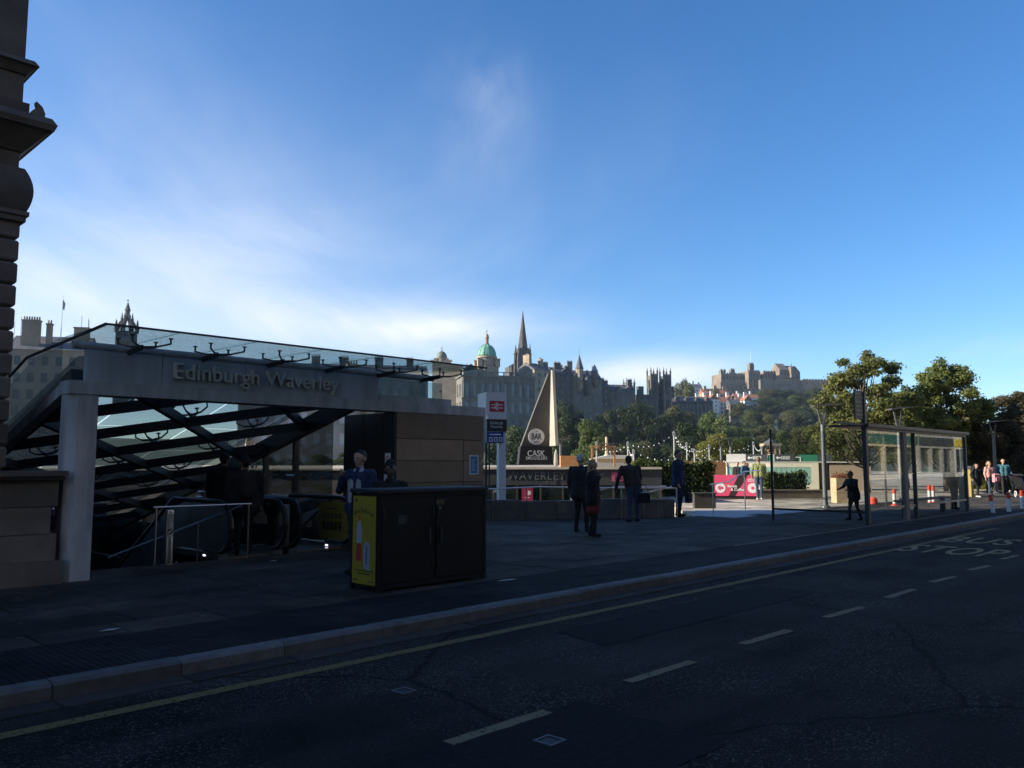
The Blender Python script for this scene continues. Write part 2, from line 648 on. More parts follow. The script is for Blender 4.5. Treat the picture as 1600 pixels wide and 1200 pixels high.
# ------------------------------------------------------------------ road material
def asphalt_mat():
    m = bpy.data.materials.new('worn_asphalt')
    m.use_nodes = True
    nt = m.node_tree
    L = nt.links.new
    b = nt.nodes['Principled BSDF']
    b.inputs['Roughness'].default_value = 0.95
    b.inputs['Specular IOR Level'].default_value = 0.12
    tcn = nt.nodes.new('ShaderNodeTexCoord')

    def noise(scale, detail, stretch=(1, 1, 1), dist=0.0):
        mp = nt.nodes.new('ShaderNodeMapping')
        mp.inputs['Scale'].default_value = stretch
        L(tcn.outputs['Object'], mp.inputs[0])
        n = nt.nodes.new('ShaderNodeTexNoise')
        n.inputs['Scale'].default_value = scale
        n.inputs['Detail'].default_value = detail
        n.inputs['Distortion'].default_value = dist
        L(mp.outputs[0], n.inputs['Vector'])
        return n.outputs['Fac']

    def cr(src, p0, c0, p1, c1):
        r = nt.nodes.new('ShaderNodeValToRGB')
        r.color_ramp.elements[0].position = p0
        r.color_ramp.elements[0].color = tuple(c0) + (1,)
        r.color_ramp.elements[1].position = p1
        r.color_ramp.elements[1].color = tuple(c1) + (1,)
        L(src, r.inputs[0])
        return r.outputs[0]

    def mix(op, x, y, f=1.0):
        q = nt.nodes.new('ShaderNodeMixRGB')
        q.blend_type = op
        q.inputs[0].default_value = f
        L(x, q.inputs[1]); L(y, q.inputs[2])
        return q.outputs[0]
    v = nt.nodes.new('ShaderNodeTexVoronoi')
    v.inputs['Scale'].default_value = 85
    L(tcn.outputs['Object'], v.inputs['Vector'])
    base = cr(noise(0.35, 7), 0.32, (0.015, 0.0145, 0.014), 0.68, (0.033, 0.031, 0.029))
    tyre = cr(noise(1.0, 5, (0.05, 1.5, 1)), 0.36, (0.60, 0.60, 0.60), 0.64, (1.35, 1.35, 1.35))
    stain = cr(noise(1.3, 8, (0.5, 1, 1), 0.6), 0.30, (0.45, 0.45, 0.45), 0.46, (1, 1, 1))
    sepc = nt.nodes.new('ShaderNodeSeparateColor')
    L(v.outputs['Color'], sepc.inputs[0])
    spk = cr(sepc.outputs[0], 0.80, (0, 0, 0), 0.99, (0.12, 0.118, 0.112))
    patchy = cr(noise(0.8, 6), 0.40, (0.15, 0.15, 0.15), 0.62, (1, 1, 1))
    col = mix('MULTIPLY', mix('MULTIPLY', base, tyre), stain)
    col = mix('ADD', col, mix('MULTIPLY', spk, patchy))
    ck = nt.nodes.new('ShaderNodeTexVoronoi')
    ck.feature = 'DISTANCE_TO_EDGE'
    ck.inputs['Scale'].default_value = 0.32
    wob = nt.nodes.new('ShaderNodeTexNoise')
    wob.inputs['Scale'].default_value = 2.2
    wob.inputs['Detail'].default_value = 6
    L(tcn.outputs['Object'], wob.inputs['Vector'])
    va = nt.nodes.new('ShaderNodeMixRGB')
    va.inputs[0].default_value = 0.22
    L(tcn.outputs['Object'], va.inputs[1]); L(wob.outputs['Color'], va.inputs[2])
    L(va.outputs[0], ck.inputs['Vector'])
    crack = cr(ck.outputs['Distance'], 0.002, (0.25, 0.25, 0.25), 0.007, (1, 1, 1))
    col = mix('MULTIPLY', col, crack)
    L(col, b.inputs['Base Color'])
    bp = nt.nodes.new('ShaderNodeBump')
    bp.inputs['Strength'].default_value = 0.7
    bp.inputs['Distance'].default_value = 0.008
    L(v.outputs['Distance'], bp.inputs['Height'])
    L(bp.outputs[0], b.inputs['Normal'])
    return m


asph = asphalt_mat()
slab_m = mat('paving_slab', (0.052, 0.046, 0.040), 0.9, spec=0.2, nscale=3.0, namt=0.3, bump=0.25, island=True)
kerb_m = mat('granite_kerb', (0.10, 0.098, 0.098), 0.75, nscale=9, namt=0.25, bump=0.2, island=True)
chan_m = mat('channel_setts', (0.05, 0.045, 0.04), 0.9, nscale=9, namt=0.25, spec=0.2, island=True)
bed_m = mat('paving_bed', (0.05, 0.05, 0.05), 0.95, nscale=4, namt=0.3)
sett_m = mat('dark_rib_paver', (0.022, 0.022, 0.024), 0.9, spec=0.15, nscale=5, namt=0.3)
gran_m = mat('light_granite_paving', (0.36, 0.355, 0.35), 0.75, nscale=5, namt=0.2, bump=0.15)
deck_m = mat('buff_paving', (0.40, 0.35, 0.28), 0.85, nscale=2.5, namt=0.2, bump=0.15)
def paint_mat(name, col, wear):
    m = mat(name, col, 0.9, nscale=26, col2=(0.02, 0.02, 0.019), detail=9, bump=0.2, spec=0.15)
    r = [n for n in m.node_tree.nodes if n.type == 'VALTORGB'][0]
    r.color_ramp.elements[0].position = wear
    r.color_ramp.elements[1].position = wear + 0.09
    return m


yline = paint_mat('worn_yellow_paint', (0.17, 0.135, 0.062), 0.55)
wline = paint_mat('worn_white_paint', (0.20, 0.17, 0.105), 0.56)
ylet = paint_mat('worn_yellow_lettering', (0.26, 0.22, 0.12), 0.57)


def spots(m, scale, thr, col, extra=None):
    """old chewing gum and dirt spots over a paving material"""
    nt = m.node_tree
    b = nt.nodes['Principled BSDF']
    src = b.inputs['Base Color'].links[0].from_socket
    tcn = nt.nodes.new('ShaderNodeTexCoord')
    gi = nt.nodes.new('ShaderNodeNewGeometry')
    v = nt.nodes.new('ShaderNodeTexVoronoi')
    v.inputs['Scale'].default_value = scale
    nt.links.new(gi.outputs['Position'], v.inputs['Vector'])
    r = nt.nodes.new('ShaderNodeValToRGB')
    r.color_ramp.elements[0].position = thr
    r.color_ramp.elements[0].color = (1, 1, 1, 1)
    r.color_ramp.elements[1].position = thr * 1.25
    r.color_ramp.elements[1].color = (0, 0, 0, 1)
    nt.links.new(v.outputs['Distance'], r.inputs[0])
    n = nt.nodes.new('ShaderNodeTexNoise')
    n.inputs['Scale'].default_value = 0.9
    n.inputs['Detail'].default_value = 7
    nt.links.new(gi.outputs['Position'], n.inputs['Vector'])
    r2_ = nt.nodes.new('ShaderNodeValToRGB')
    r2_.color_ramp.elements[0].position = 0.35
    r2_.color_ramp.elements[0].color = (0.5, 0.5, 0.5, 1)
    r2_.color_ramp.elements[1].position = 0.65
    r2_.color_ramp.elements[1].color = (1.3, 1.3, 1.3, 1)
    nt.links.new(n.outputs['Fac'], r2_.inputs[0])
    mu = nt.nodes.new('ShaderNodeMixRGB')
    mu.blend_type = 'MULTIPLY'
    mu.inputs[0].default_value = 1
    nt.links.new(src, mu.inputs[1]); nt.links.new(r2_.outputs[0], mu.inputs[2])
    mx = nt.nodes.new('ShaderNodeMixRGB')
    nt.links.new(r.outputs[0], mx.inputs[0])
    nt.links.new(mu.outputs[0], mx.inputs[1])
    mx.inputs[2].default_value = tuple(col) + (1,)
    nt.links.new(mx.outputs[0], b.inputs['Base Color'])


spots(slab_m, 3.0, 0.085, (0.10, 0.10, 0.098))
spots(sett_m, 3.5, 0.07, (0.05, 0.05, 0.05))
spots(deck_m, 2.5, 0.06, (0.22, 0.2, 0.17))

# ------------------------------------------------------------------ terrain
def terrain_z(x, y):
    if y < 1:
        return -10.0
    u = 800 + F * x / max(y, 1)
    def sm(a, b, t):
        t = min(1, max(0, (t - a) / (b - a)))
        return t * t * (3 - 2 * t)
    z = -10 + 7 * sm(80, 200, y) + 17 * sm(230, 430, y)
    ridge = 10 + 36 * math.exp(-((u - 1215) / 110) ** 2) + 10 * math.exp(-((u - 1080) / 60) ** 2)
    z += ridge * sm(430, 800, y)
    z -= 40 * sm(900, 1500, y)
    return z + 1.2 * math.sin(x * 0.031) * math.cos(y * 0.027) * sm(150, 300, y)


gm = MB()
ys = [-300, -60, 0, 40, 80, 110, 140, 170, 200, 230, 260, 290, 320, 350, 380, 410, 440, 480, 520, 560, 600, 650, 700, 750, 800, 850, 900, 1000, 1200, 1500, 2500, 6000]
tx = [i / 40 for i in range(-60, 61)]
for y in ys:
    for t in tx:
        x = t * max(y, 400)
        gm.v.append((x, y, terrain_z(x, y)))
nx = len(tx)
for j in range(len(ys) - 1):
    for i in range(nx - 1):
        gm.f.append((j * nx + i, j * nx + i + 1, (j + 1) * nx + i + 1, (j + 1) * nx + i))
        gm.m.append(0)
grass_m = mat('hill_grass', (0.035, 0.05, 0.02), 0.95, nscale=0.05, namt=0.5, detail=8)
o = gm.build('ground', grass_m, smooth=True)
tag(o, 'grassy valley floor and slope rising to the castle', 'ground', kind='structure')

# ------------------------------------------------------------------ road, kerb, pavement (street frame: x = s, y = n)
KERB_N = 6.60
road = MB().box(-90, 150, -9.0, 6.34, -9.9, 0.0)
o = road.build('road', asph, rz=SRZ)
tag(o, 'dark worn asphalt carriageway', 'road', kind='structure')
pb = MB()
pb.prism_z([(-60, 6.62), (150, 6.62), (150, 12.55), (-60, 12.55)], -9.9, 0.085)
o = pb.build('pavement', bed_m, rz=SRZ)
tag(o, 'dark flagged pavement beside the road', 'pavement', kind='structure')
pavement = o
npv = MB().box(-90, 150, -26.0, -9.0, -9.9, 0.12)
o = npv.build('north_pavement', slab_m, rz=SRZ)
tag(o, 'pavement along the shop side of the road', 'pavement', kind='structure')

rng = random.Random(5)
# flagstones: running courses parallel to the kerb
slabs = []
course = [8.06, 8.66, 9.36, 9.96, 10.66, 11.36, 11.96, 12.54]
for ci in range(len(course) - 1):
    n0, n1 = course[ci], course[ci + 1]
    s = -4.0 + rng.random()
    while s < 46:
        ln = rng.uniform(0.75, 1.25)
        slabs.append((s, s + ln, n0, n1))
        s += ln
def slab_depth(q):
    p = S((q[0] + q[1]) / 2, (q[2] + q[3]) / 2)
    return p.y if abs(p.x) < p.y * 0.72 + 1.5 else 1e3 + p.length
slabs.sort(key=slab_depth)
rest = MB()
for i, (a, b, c, d) in enumerate(slabs):
    h = 0.12 + rng.uniform(-0.004, 0.004)
    g = 0.006
    if i < 290:
        m = MB(((a + b) / 2, (c + d) / 2, 0.085))
        m.bbox(a + g, b - g, c + g, d - g, 0.085, h, 0.006)
        m.build('paving_slab', slab_m, pavement, loc=((a + b) / 2, (c + d) / 2, 0.085))
    else:
        rest.bbox(a + g, b - g, c + g, d - g, 0.085, h, 0.006)
o = rest.build('far_paving_slabs', slab_m, pavement)
tag(o, kind='stuff')
# ribbed dark strip behind the kerb
rb = MB()
s = -5.0
while s < 48:
    rb.bbox(s + 0.002, s + 0.060, 6.78, 7.40, 0.105, 0.120, 0.004)
    rb.bbox(s + 0.002, s + 0.060, 7.41, 8.04, 0.105, 0.120, 0.004)
    s += 0.062
o = rb.build('ribbed_strip', sett_m, pavement)
tag(o, kind='stuff')
rbb = MB().box(-5, 48, 6.77, 8.045, 0.086, 0.104)
rbb.build('strip_bed', sett_m, pavement)
m = MB().box(14.5, 46, 8.046, 8.056, 0.085, 0.124)
m.build('edge_strip', gran_m, pavement)

# kerb stones
kerb = thing('kerb', 'line of pale granite kerbstones along the pavement edge', 'kerb', S(0, KERB_N, 0), SRZ)
tag(kerb, kind='structure')
s = -6.0
while s < 60:
    ln = rng.uniform(0.85, 1.1)
    m = MB()
    m.add([(0.004, 0, 0.0), (ln - .004, 0, 0.0), (ln - .004, 0, 0.10), (0.004, 0, 0.10), (0.004, 0.03, 0.125), (ln - .004, 0.03, 0.125),
           (ln - .004, 0.16, 0.128), (0.004, 0.16, 0.128), (0.004, 0.16, 0), (ln - .004, 0.16, 0)],
          [(0, 1, 2, 3), (3, 2, 5, 4), (4, 5, 6, 7), (7, 6, 9, 8), (0, 3, 4, 7, 8), (1, 9, 6, 5, 2)])
    o = m.build('kerbstone', kerb_m, kerb, loc=(s, 0, rng.uniform(-.004, .004)))
    if s < 34:
        m = MB().bbox(0.004, ln - .004, -0.255, -0.005, -0.05, 0.012, 0.006)
        m.build('channel_stone', chan_m, kerb, loc=(s, 0, rng.uniform(-.003, .003)))
    s += ln

# painted markings
def marking(name, label, s0, s1, n0, n1, m):
    q = MB()
    # slightly ragged outline
    k = max(2, int((s1 - s0) / 0.25))
    top, bot = [], []
    for i in range(k + 1):
        t = s0 + (s1 - s0) * i / k
        bot.append((t, n0 + rng.uniform(-.006, .006)))
        top.append((t, n1 + rng.uniform(-.006, .006)))
    vs = [(x, y, 0.005) for x, y in bot + top]
    q.add(vs, [(i, i + 1, k + 2 + i, k + 1 + i) for i in range(k)])
    o = q.build(name, m, rz=SRZ)
    return tag(o, label, 'road marking')


marking('yellow_line', 'single worn yellow line painted along the gutter', -6, 24.5, 5.92, 6.05, yline)
dash_px = [((700, 1162), (855, 1112)), ((980, 1066), (1083, 1034)), ((1160, 1007), (1234, 985)), ((1290, 965), (1347, 949)),
           ((1387, 934), (1428, 921)), ((1455, 910), (1492, 901)), ((1515, 891), (1546, 884)), ((1566, 874), (1590, 868))]
names = ['white lane dash in the road, the one beside the square drain cover',
         'white lane dash one further along the road from the drain cover dash', 'third white lane dash along the road from the drain cover',
         'fourth white lane dash along the road from the drain cover', 'fifth white lane dash along the road from the drain cover',
         'sixth white lane dash along the road from the drain cover', 'seventh white lane dash along the road from the drain cover',
         'eighth white lane dash along the road, close to the bus stop lettering']
for (a, b), lb in zip(dash_px, names):
    A, B = G(a[0], a[1], 0), G(b[0], b[1], 0)
    d = (B - A).normalized()
    nrm = Vector((-d.y, d.x, 0)) * 0.052
    k = 8
    bot = [A.lerp(B, i / k) - nrm * rng.uniform(.85, 1.1) for i in range(k + 1)]
    tp_ = [A.lerp(B, i / k) + nrm * rng.uniform(.85, 1.1) for i in range(k + 1)]
    q = MB((A.x, A.y, 0))
    q.add([(p.x, p.y, 0.005) for p in bot + tp_], [(i, i + 1, k + 2 + i, k + 1 + i) for i in range(k)])
    tag(q.build('lane_dash', wline, loc=(A.x, A.y, 0)), lb, 'road marking', 'lane dashes')
# BUS STOP lettering
for body, lab, uc, vc, wid in (('STOP', 'yellow STOP lettering painted on the road beside the kerb', 1487, 861, 1.75),
                               ('BUS', 'yellow BUS lettering painted on the road beyond STOP', 1530, 845.5, 1.35)):
    c = G(uc, vc, 0.0)
    o = text('bus_stop_lettering', body, 1.0, ylet, None, (c.x, c.y, 0.006), (0, 0, SRZ - R(90)), 0.0005, spacing=1.08, bold=0.012)
    bpy.context.view_layer.update()
    o.scale = (wid / o.dimensions.x, 1.6 / o.dimensions.y, 1)
    tag(o, lab, 'road marking')
# drain covers and a repair patch
def ragged(q, c):
    out = []
    for i in range(4):
        a, b = c[i], c[(i + 1) % 4]
        n = 14
        for k in range(n):
            out.append((a[0] + (b[0] - a[0]) * k / n + rng.uniform(-.03, .03), a[1] + (b[1] - a[1]) * k / n + rng.uniform(-.03, .03), .004))
    q.add(out, [tuple(range(len(out)))])


patch_m = mat('dark_repair_patch', (0.016, 0.016, 0.017), 0.95, spec=0.12, nscale=20, namt=0.3, bump=0.3)
s0, n0 = toS(G(850, 1150, 0))
q = MB()
ragged(q, [(s0 - 1.6, n0 - 0.9), (s0 + 0.7, n0 - 0.9), (s0 + 0.75, n0 + 0.33), (s0 - 1.6, n0 + 0.30)])
tag(q.build('road_patch', patch_m, rz=SRZ), 'smooth dark repair patch in the asphalt round the drain cover', 'road patch')
s2, n2 = toS(G(1090, 955, 0))
q = MB()
ragged(q, [(s2 - 2.2, n2 - 0.35), (s2 + 2.4, n2 - 0.4), (s2 + 2.3, n2 + 0.42), (s2 - 2.0, n2 + 0.4)])
tag(q.build('road_patch', patch_m, rz=SRZ), 'long smooth repair strip in the asphalt alongside the yellow line', 'road patch')


def drain(u, v, lab, sz):
    a, b = toS(G(u, v, 0))
    t = thing('drain_cover', lab, 'drain cover', S(a, b, 0), SRZ + R(2))
    f = MB()
    for x0, x1, y0, y1 in ((-sz, sz, -sz, -sz + .018), (-sz, sz, sz - .018, sz), (-sz, -sz + .018, -sz + .018, sz - .018), (sz - .018, sz, -sz + .018, sz - .018)):
        f.box(x0, x1, y0, y1, 0, 0.012)
    f.build('frame', mat('worn_iron', (0.10, 0.10, 0.105), 0.6, 0.3), t)
    MB().box(-sz + .02, sz - .02, -sz + .02, sz - .02, 0, 0.007).build('lid', mat('black_iron', (0.01, 0.01, 0.011), 0.6, 0.2), t)


drain(859, 1159, 'small square iron drain cover in the dark road patch', 0.075)
drain(631, 1081, 'small worn square iron drain cover out in the road near the bin', 0.07)

# ------------------------------------------------------------------ open plaza and terrace behind the pavement
def slab_poly(name, poly, z0, z1, m, lab, cat='paving'):
    o = MB().prism_z([tuple(p) for p in poly], z0, z1).build(name, m)
    return tag(o, lab, cat, kind='structure')


def sxy(s, n):
    p = S(s, n)
    return (p.x, p.y)


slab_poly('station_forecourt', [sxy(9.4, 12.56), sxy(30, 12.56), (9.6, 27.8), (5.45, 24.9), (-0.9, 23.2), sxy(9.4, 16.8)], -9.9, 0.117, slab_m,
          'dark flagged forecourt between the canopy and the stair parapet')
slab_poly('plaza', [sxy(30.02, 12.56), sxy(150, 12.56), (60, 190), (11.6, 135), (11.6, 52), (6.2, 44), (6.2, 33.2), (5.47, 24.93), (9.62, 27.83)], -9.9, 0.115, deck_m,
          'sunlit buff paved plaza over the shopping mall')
g = [G(1085, 796), G(1295, 795), G(1240, 801), G(1150, 809), G(1090, 806)]
q = MB().prism_z([(p.x, p.y) for p in g], 0.10, 0.1225)
tag(q.build('granite_apron', gran_m), 'pale granite paving apron in front of the plaza', 'paving', kind='structure')
slab_poly('terrace', [(-40, 33.6), (6.1, 33.6), (6.1, 44), (11.5, 52), (11.5, 135), (-60, 135)], -9.9, 1.42, deck_m, 'sunlit terrace on the mall roof')


def deck_z(x, y):
    return 1.42 if x < 6.15 or (y > 44 and x < min(11.55, 6.15 + (y - 44) * 0.675)) else 0.115

tw = thing('terrace_wall', 'dark stone terrace wall with cream coping seen through the canopy', 'wall', (-20, 33.3, -6))
MB((-20, 33.3, -6)).box(-40, -1.3, 33.35, 33.59, -6, 1.30).build('wall', mat('terrace_stone', (0.10, 0.09, 0.08), 0.9, nscale=2, namt=0.3), tw)
MB((-20, 33.3, -6)).box(-40, -1.3, 33.25, 33.9, 1.423, 1.50).build('coping', mat('pale_coping_b', (0.62, 0.56, 0.45), 0.8, nscale=3, namt=0.12), tw)
# ------------------------------------------------------------------ hotel on the corner
HC = (3.18, 12.62)        # street-frame corner of the hotel
HN = 20.0
hotel = thing('corner_hotel', 'tall dark sandstone hotel with rusticated corner and heavy cornice', 'building', S(HC[0], HC[1], 0.1), SRZ)
hoff = (HC[0], HC[1], 0.1)
H_TOP = 36.0


def ring(m, z0, z1, p0, p1=None):
    """moulding course round the hotel: projects p0 at its foot and p1 at its top"""
    p1 = p0 if p1 is None else p1
    a, b, c, d = -62.0, HC[0], HC[1], HC[1] + HN
    vs = []
    for z, p in ((z0, p0), (z1, p1)):
        vs += [(a, c - p, z), (b + p, c - p, z), (b + p, d + p, z), (a, d + p, z)]
    m.add(vs, [(0, 3, 2, 1), (4, 5, 6, 7), (0, 1, 5, 4), (1, 2, 6, 5), (2, 3, 7, 6), (3, 0, 4, 7)])


core, panes = MB(hoff), MB(hoff)
rec = []
for fl in range(8):
    zb = 8.6 + fl * 3.6
    if zb + 2.4 < H_TOP:
        rec += grid_rects(60, [(zb, zb + 2.2)], 18, 1.3, 1.2)
rec += grid_rects(60, [(1.2, 4.6)], 12, 2.4, 1.5)
facade(core, panes, (HC[0] - 60, HC[1], 0), (1, 0, 0), 60, 0.1, H_TOP, rec, 0.35)
recw = []
for fl in range(8):
    zb = 8.6 + fl * 3.6
    if zb + 2.4 < H_TOP:
        recw += grid_rects(HN, [(zb, zb + 2.2)], 5, 1.3, 1.2)
facade(core, panes, (HC[0], HC[1], 0), (0, 1, 0), HN, 0.1, H_TOP, recw, 0.35)
core.box(HC[0] - 60, HC[0] - 0.45, HC[1] + 0.45, HC[1] + HN - 0.01, 0.1, H_TOP - 0.02)
core.box(HC[0] - 60, HC[0] - 0.02, HC[1] + 0.02, HC[1] + HN - 0.02, -9.9, 0.098)
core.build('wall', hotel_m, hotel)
panes.build('window_glazing', winm, hotel)
mo = MB(hoff)
ring(mo, 5.02, 5.10, 0.10); ring(mo, 5.10, 5.16, 0.13)
ring(mo, 6.02, 6.32, 0.03, 0.30); ring(mo, 6.32, 6.40, 0.33, 0.36); ring(mo, 6.40, 6.50, 0.36, 0.30)
ring(mo, 6.50, 6.72, 0.07)
ring(mo, 7.14, 7.26, 0.03, 0.12); ring(mo, 7.26, 7.34, 0.15, 0.10)
ring(mo, H_TOP - 1.2, H_TOP, 0.2, 0.7)
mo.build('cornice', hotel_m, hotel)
# scroll bracket on the corner pier under the cornice
br = MB(hoff)
for k in range(8):
    t0, t1 = k / 8, (k + 1) / 8
    pr = lambda t: 0.03 + 0.13 * math.sin(math.pi * (0.15 + 0.8 * t)) ** 0.8
    for (z0, z1, p0, p1) in ((5.16 + 0.62 * t0, 5.16 + 0.62 * t1, pr(t0), pr(t1)),):
        a = HC[0] - 0.55
        c = HC[1] + 0.55
        vs = []
        for z, p in ((z0, p0), (z1, p1)):
            vs += [(a, HC[1] - p, z), (HC[0] + p, HC[1] - p, z), (HC[0] + p, c, z), (a, c, z)]
        br.add(vs, [(0, 3, 2, 1), (4, 5, 6, 7), (0, 1, 5, 4), (1, 2, 6, 5), (2, 3, 7, 6), (3, 0, 4, 7)])
br.build('scroll_bracket', hotel_m, hotel)
# rusticated corner blocks, one stone each, recessed joints
zc = 1.62
k = 0
while zc < 5.0:
    L1, L2 = (1.25, 0.75) if k % 2 else (0.75, 1.25)
    zt = zc + 0.315
    e = 0.045
    m = MB(hoff)
    x1, y0 = HC[0] + e, HC[1] - e
    b = 0.02
    poly = [(HC[0] - L1, y0), (x1, y0), (x1, HC[1] + L2), (HC[0] - L1, HC[1] + L2)]
    ins = [(HC[0] - L1, y0 + b), (x1 - b, y0 + b), (x1 - b, HC[1] + L2), (HC[0] - L1, HC[1] + L2)]
    vs = [(x, y, zc + 0.012) for x, y in ins] + [(x, y, zc + 0.04) for x, y in poly] + [(x, y, zt - 0.04) for x, y in poly] + [(x, y, zt - 0.012) for x, y in ins]
    fs = [(3, 2, 1, 0), (12, 13, 14, 15)]
    for r in range(3):
        for i in range(4):
            j = (i + 1) % 4
            fs.append((r * 4 + i, r * 4 + j, r * 4 + 4 + j, r * 4 + 4 + i))
    m.add(vs, fs)
    m.build('stone_block', hotel_m, hotel)
    zc = zt
    k += 1
# carved leaf on the cornice
q = MB(hoff)
pts = [(0.0, 0.0), (0.16, 0.02), (0.17, 0.10), (0.13, 0.19), (0.05, 0.25), (0.07, 0.17), (0.0, 0.10)]
q.prism_y([(HC[0] + 0.08 + x, 6.50 + z) for x, z in pts], HC[1] - 0.16, HC[1] - 0.04)
q.build('carved_leaf', hotel_m, hotel)

# boundary pier of the steps, between hotel and canopy column
pier = thing('stone_pier', 'low dark stone boundary wall beside the pale canopy column', 'wall', S(2.6, 12.0, 0.1), SRZ)
po = (2.6, 12.0, 0.1)
MB(po).box(-3.0, 3.79, 11.94, 12.5, 0.118, 0.42).build('plinth', hotel_m, pier)
zz0 = 0.42
for cz in range(3):
    x = -2.96
    while x < 3.66:
        ln = min(1.1 if cz % 2 else 0.85, 3.72 - x)
        if ln < 0.1:
            break
        MB(po).box(x + 0.004, x + ln - 0.004, 12.0 + 0.004 * (cz % 2), 12.5, zz0 + 0.004, zz0 + 0.35).build('ashlar_block', hotel_m, pier)
        x += ln
    zz0 += 0.355
cp = MB(po)
cp.box(-3.0, 3.77, 11.93, 12.53, 1.487, 1.53); cp.box(-3.0, 3.79, 11.88, 12.56, 1.532, 1.60)
cp.build('coping', hotel_m, pier)

# ------------------------------------------------------------------ station entrance canopy (street frame)
CO = (6.0, 12.0, 0.12)
can = thing('station_canopy', 'glass and steel entrance canopy lettered Edinburgh Waverley over the station steps', 'canopy', S(*CO[:2], CO[2]), SRZ)
gclear = glass_mat('clear_canopy_glass', (0.82, 0.90, 0.90), 0.45, 0.06, (0.30, 0.34, 0.36))
groof = glass_mat('grimy_roof_glass', (0.42, 0.49, 0.52), 0.25, 0.07, (0.25, 0.28, 0.3))
gwall = glass_mat('grimy_wall_glass', (0.72, 0.76, 0.72), 0.7, 0.05, (0.2, 0.2, 0.2))
# column with chamfered left corner
c = MB(CO)
x0, x1, y0, y1 = 3.80, 4.16, 12.0, 12.36
c.prism_z([(x0 + .1, y0), (x1, y0), (x1, y1), (x0, y1), (x0, y0 + .1)], 0.118, 2.645)
c.build('column', conc, can)
for a, b in ((3.78, 5.6), (5.606, 7.6), (7.606, 9.6), (9.606, 11.62)):
    MB(CO).box(a, b, 11.985, 12.40, 2.647, 2.83).build('front_beam', conc, can)
for a, b in ((4.0, 5.04), (5.045, 6.35), (6.355, 7.65), (7.655, 8.96)):
    fp_ = MB(CO).box(a, b - .004, 12.03, 12.16, 2.836, 3.27).build('fascia_panel', fasc, can)
    bo_ = MB(CO)
    for x in (a + .05, b - .06):
        for z in (2.88, 3.22):
            bo_.cyl((x, 12.03, z), (x, 12.024, z), .012, seg=8)
    tag(bo_.build('bolt_heads', steel, fp_), kind='stuff')
text('sign_lettering', 'Edinburgh Waverley', 0.345, mat('cream_letters', (0.66, 0.62, 0.52), 0.5), can,
     (6.62 - CO[0], 12.0 - CO[1], 3.055 - CO[2]), ext=0.03).scale = (1, 1, 1)
lt = [o for o in can.children if o.name.startswith('sign_lettering')][0]
lt.scale = (2.86 / lt.dimensions.x, 1, 1)
MB(CO).cyl((3.82, 12.1, 3.33), (10.3, 12.1, 3.33), 0.055, seg=12).build('top_tube', conc, can, smooth='auto')
MB(CO).box(9.0, 10.75, 12.06, 12.3, 2.833, 2.95).build('upper_kerb', conc, can)
lr = MB(CO)
lr.bar((3.86, 12.41, 2.72), (3.86, 17.0, 1.5), 0.14, 0.16); lr.build('side_beam', conc, can)
# level glass sheets over the fascia
edges = [3.76, 4.72, 5.84, 6.96, 8.08, 9.2, 10.4]
for a, b in zip(edges[:-1], edges[1:]):
    MB(CO).box(a + .006, b - .006, 10.7, 12.62, 3.43, 3.446).build('glass_pane', gclear, can)
eg = MB(CO).box(3.76, 10.4, 10.685, 10.699, 3.425, 3.452)
eg.build('edge_trim', dsteel, can)
# spider brackets
sp = MB()
sp.bar((0, 0.02, -0.06), (0, -0.55, -0.02), 0.03, 0.07)
for dx, dy in ((-.26, -.36), (.26, -.36), (-.26, -.86), (.26, -.86)):
    mid = (dx * 0.5, -0.58 + (dy + 0.6) * 0.5, -0.02)
    sp.bar((0, -0.55, -0.02), mid, 0.022, 0.03)
    sp.bar(mid, (dx, dy, 0.02), 0.018, 0.022)
    sp.cyl((dx, dy, 0.01), (dx, dy, 0.09), 0.013, seg=6)
    sp.cyl((dx, dy, 0.085), (dx, dy, 0.098), 0.034, seg=8)
spm = sp.mesh('spider_bracket', dsteel)
for s_ in (4.55, 5.65, 6.75, 7.85, 8.95, 10.0):
    inst('spider_bracket', spm, can, (s_ - CO[0], 12.1 - CO[1], 3.33 - CO[2]), (0, 0, 0), (1, 1, 1))
# left glass return
MB(CO).add([(3.8, 12.41, 2.84), (3.8, 16.5, 1.72), (3.8, 16.5, 2.5), (3.8, 13.2, 3.40), (3.8, 12.41, 3.42)], [(0, 1, 2, 3, 4)]).build('side_glass', gclear, can)
MB(CO).bar((3.76, 10.7, 3.44), (3.76, 13.9, 3.30), 0.03, 0.03).bar((3.76, 13.9, 3.30), (3.76, 18, 2.2), 0.03, 0.03).build('side_trim', dsteel, can)
# clerestory glass at the right end
for a, b in ((9.02, 9.5), (9.52, 10.0), (10.02, 10.55)):
    MB(CO).box(a, b, 12.1, 12.112, 2.955, 3.26).build('clerestory_pane', gclear, can)
    MB(CO).cyl((b - .06, 12.06, 3.1), (b - .06, 12.1, 3.1), 0.02, seg=8).build('glass_stud', steel, can)


# sloping roof over the steps: lattice below, grimy glass above
def rz_(n):
    return 3.0 - 0.256 * (n - 12.0)


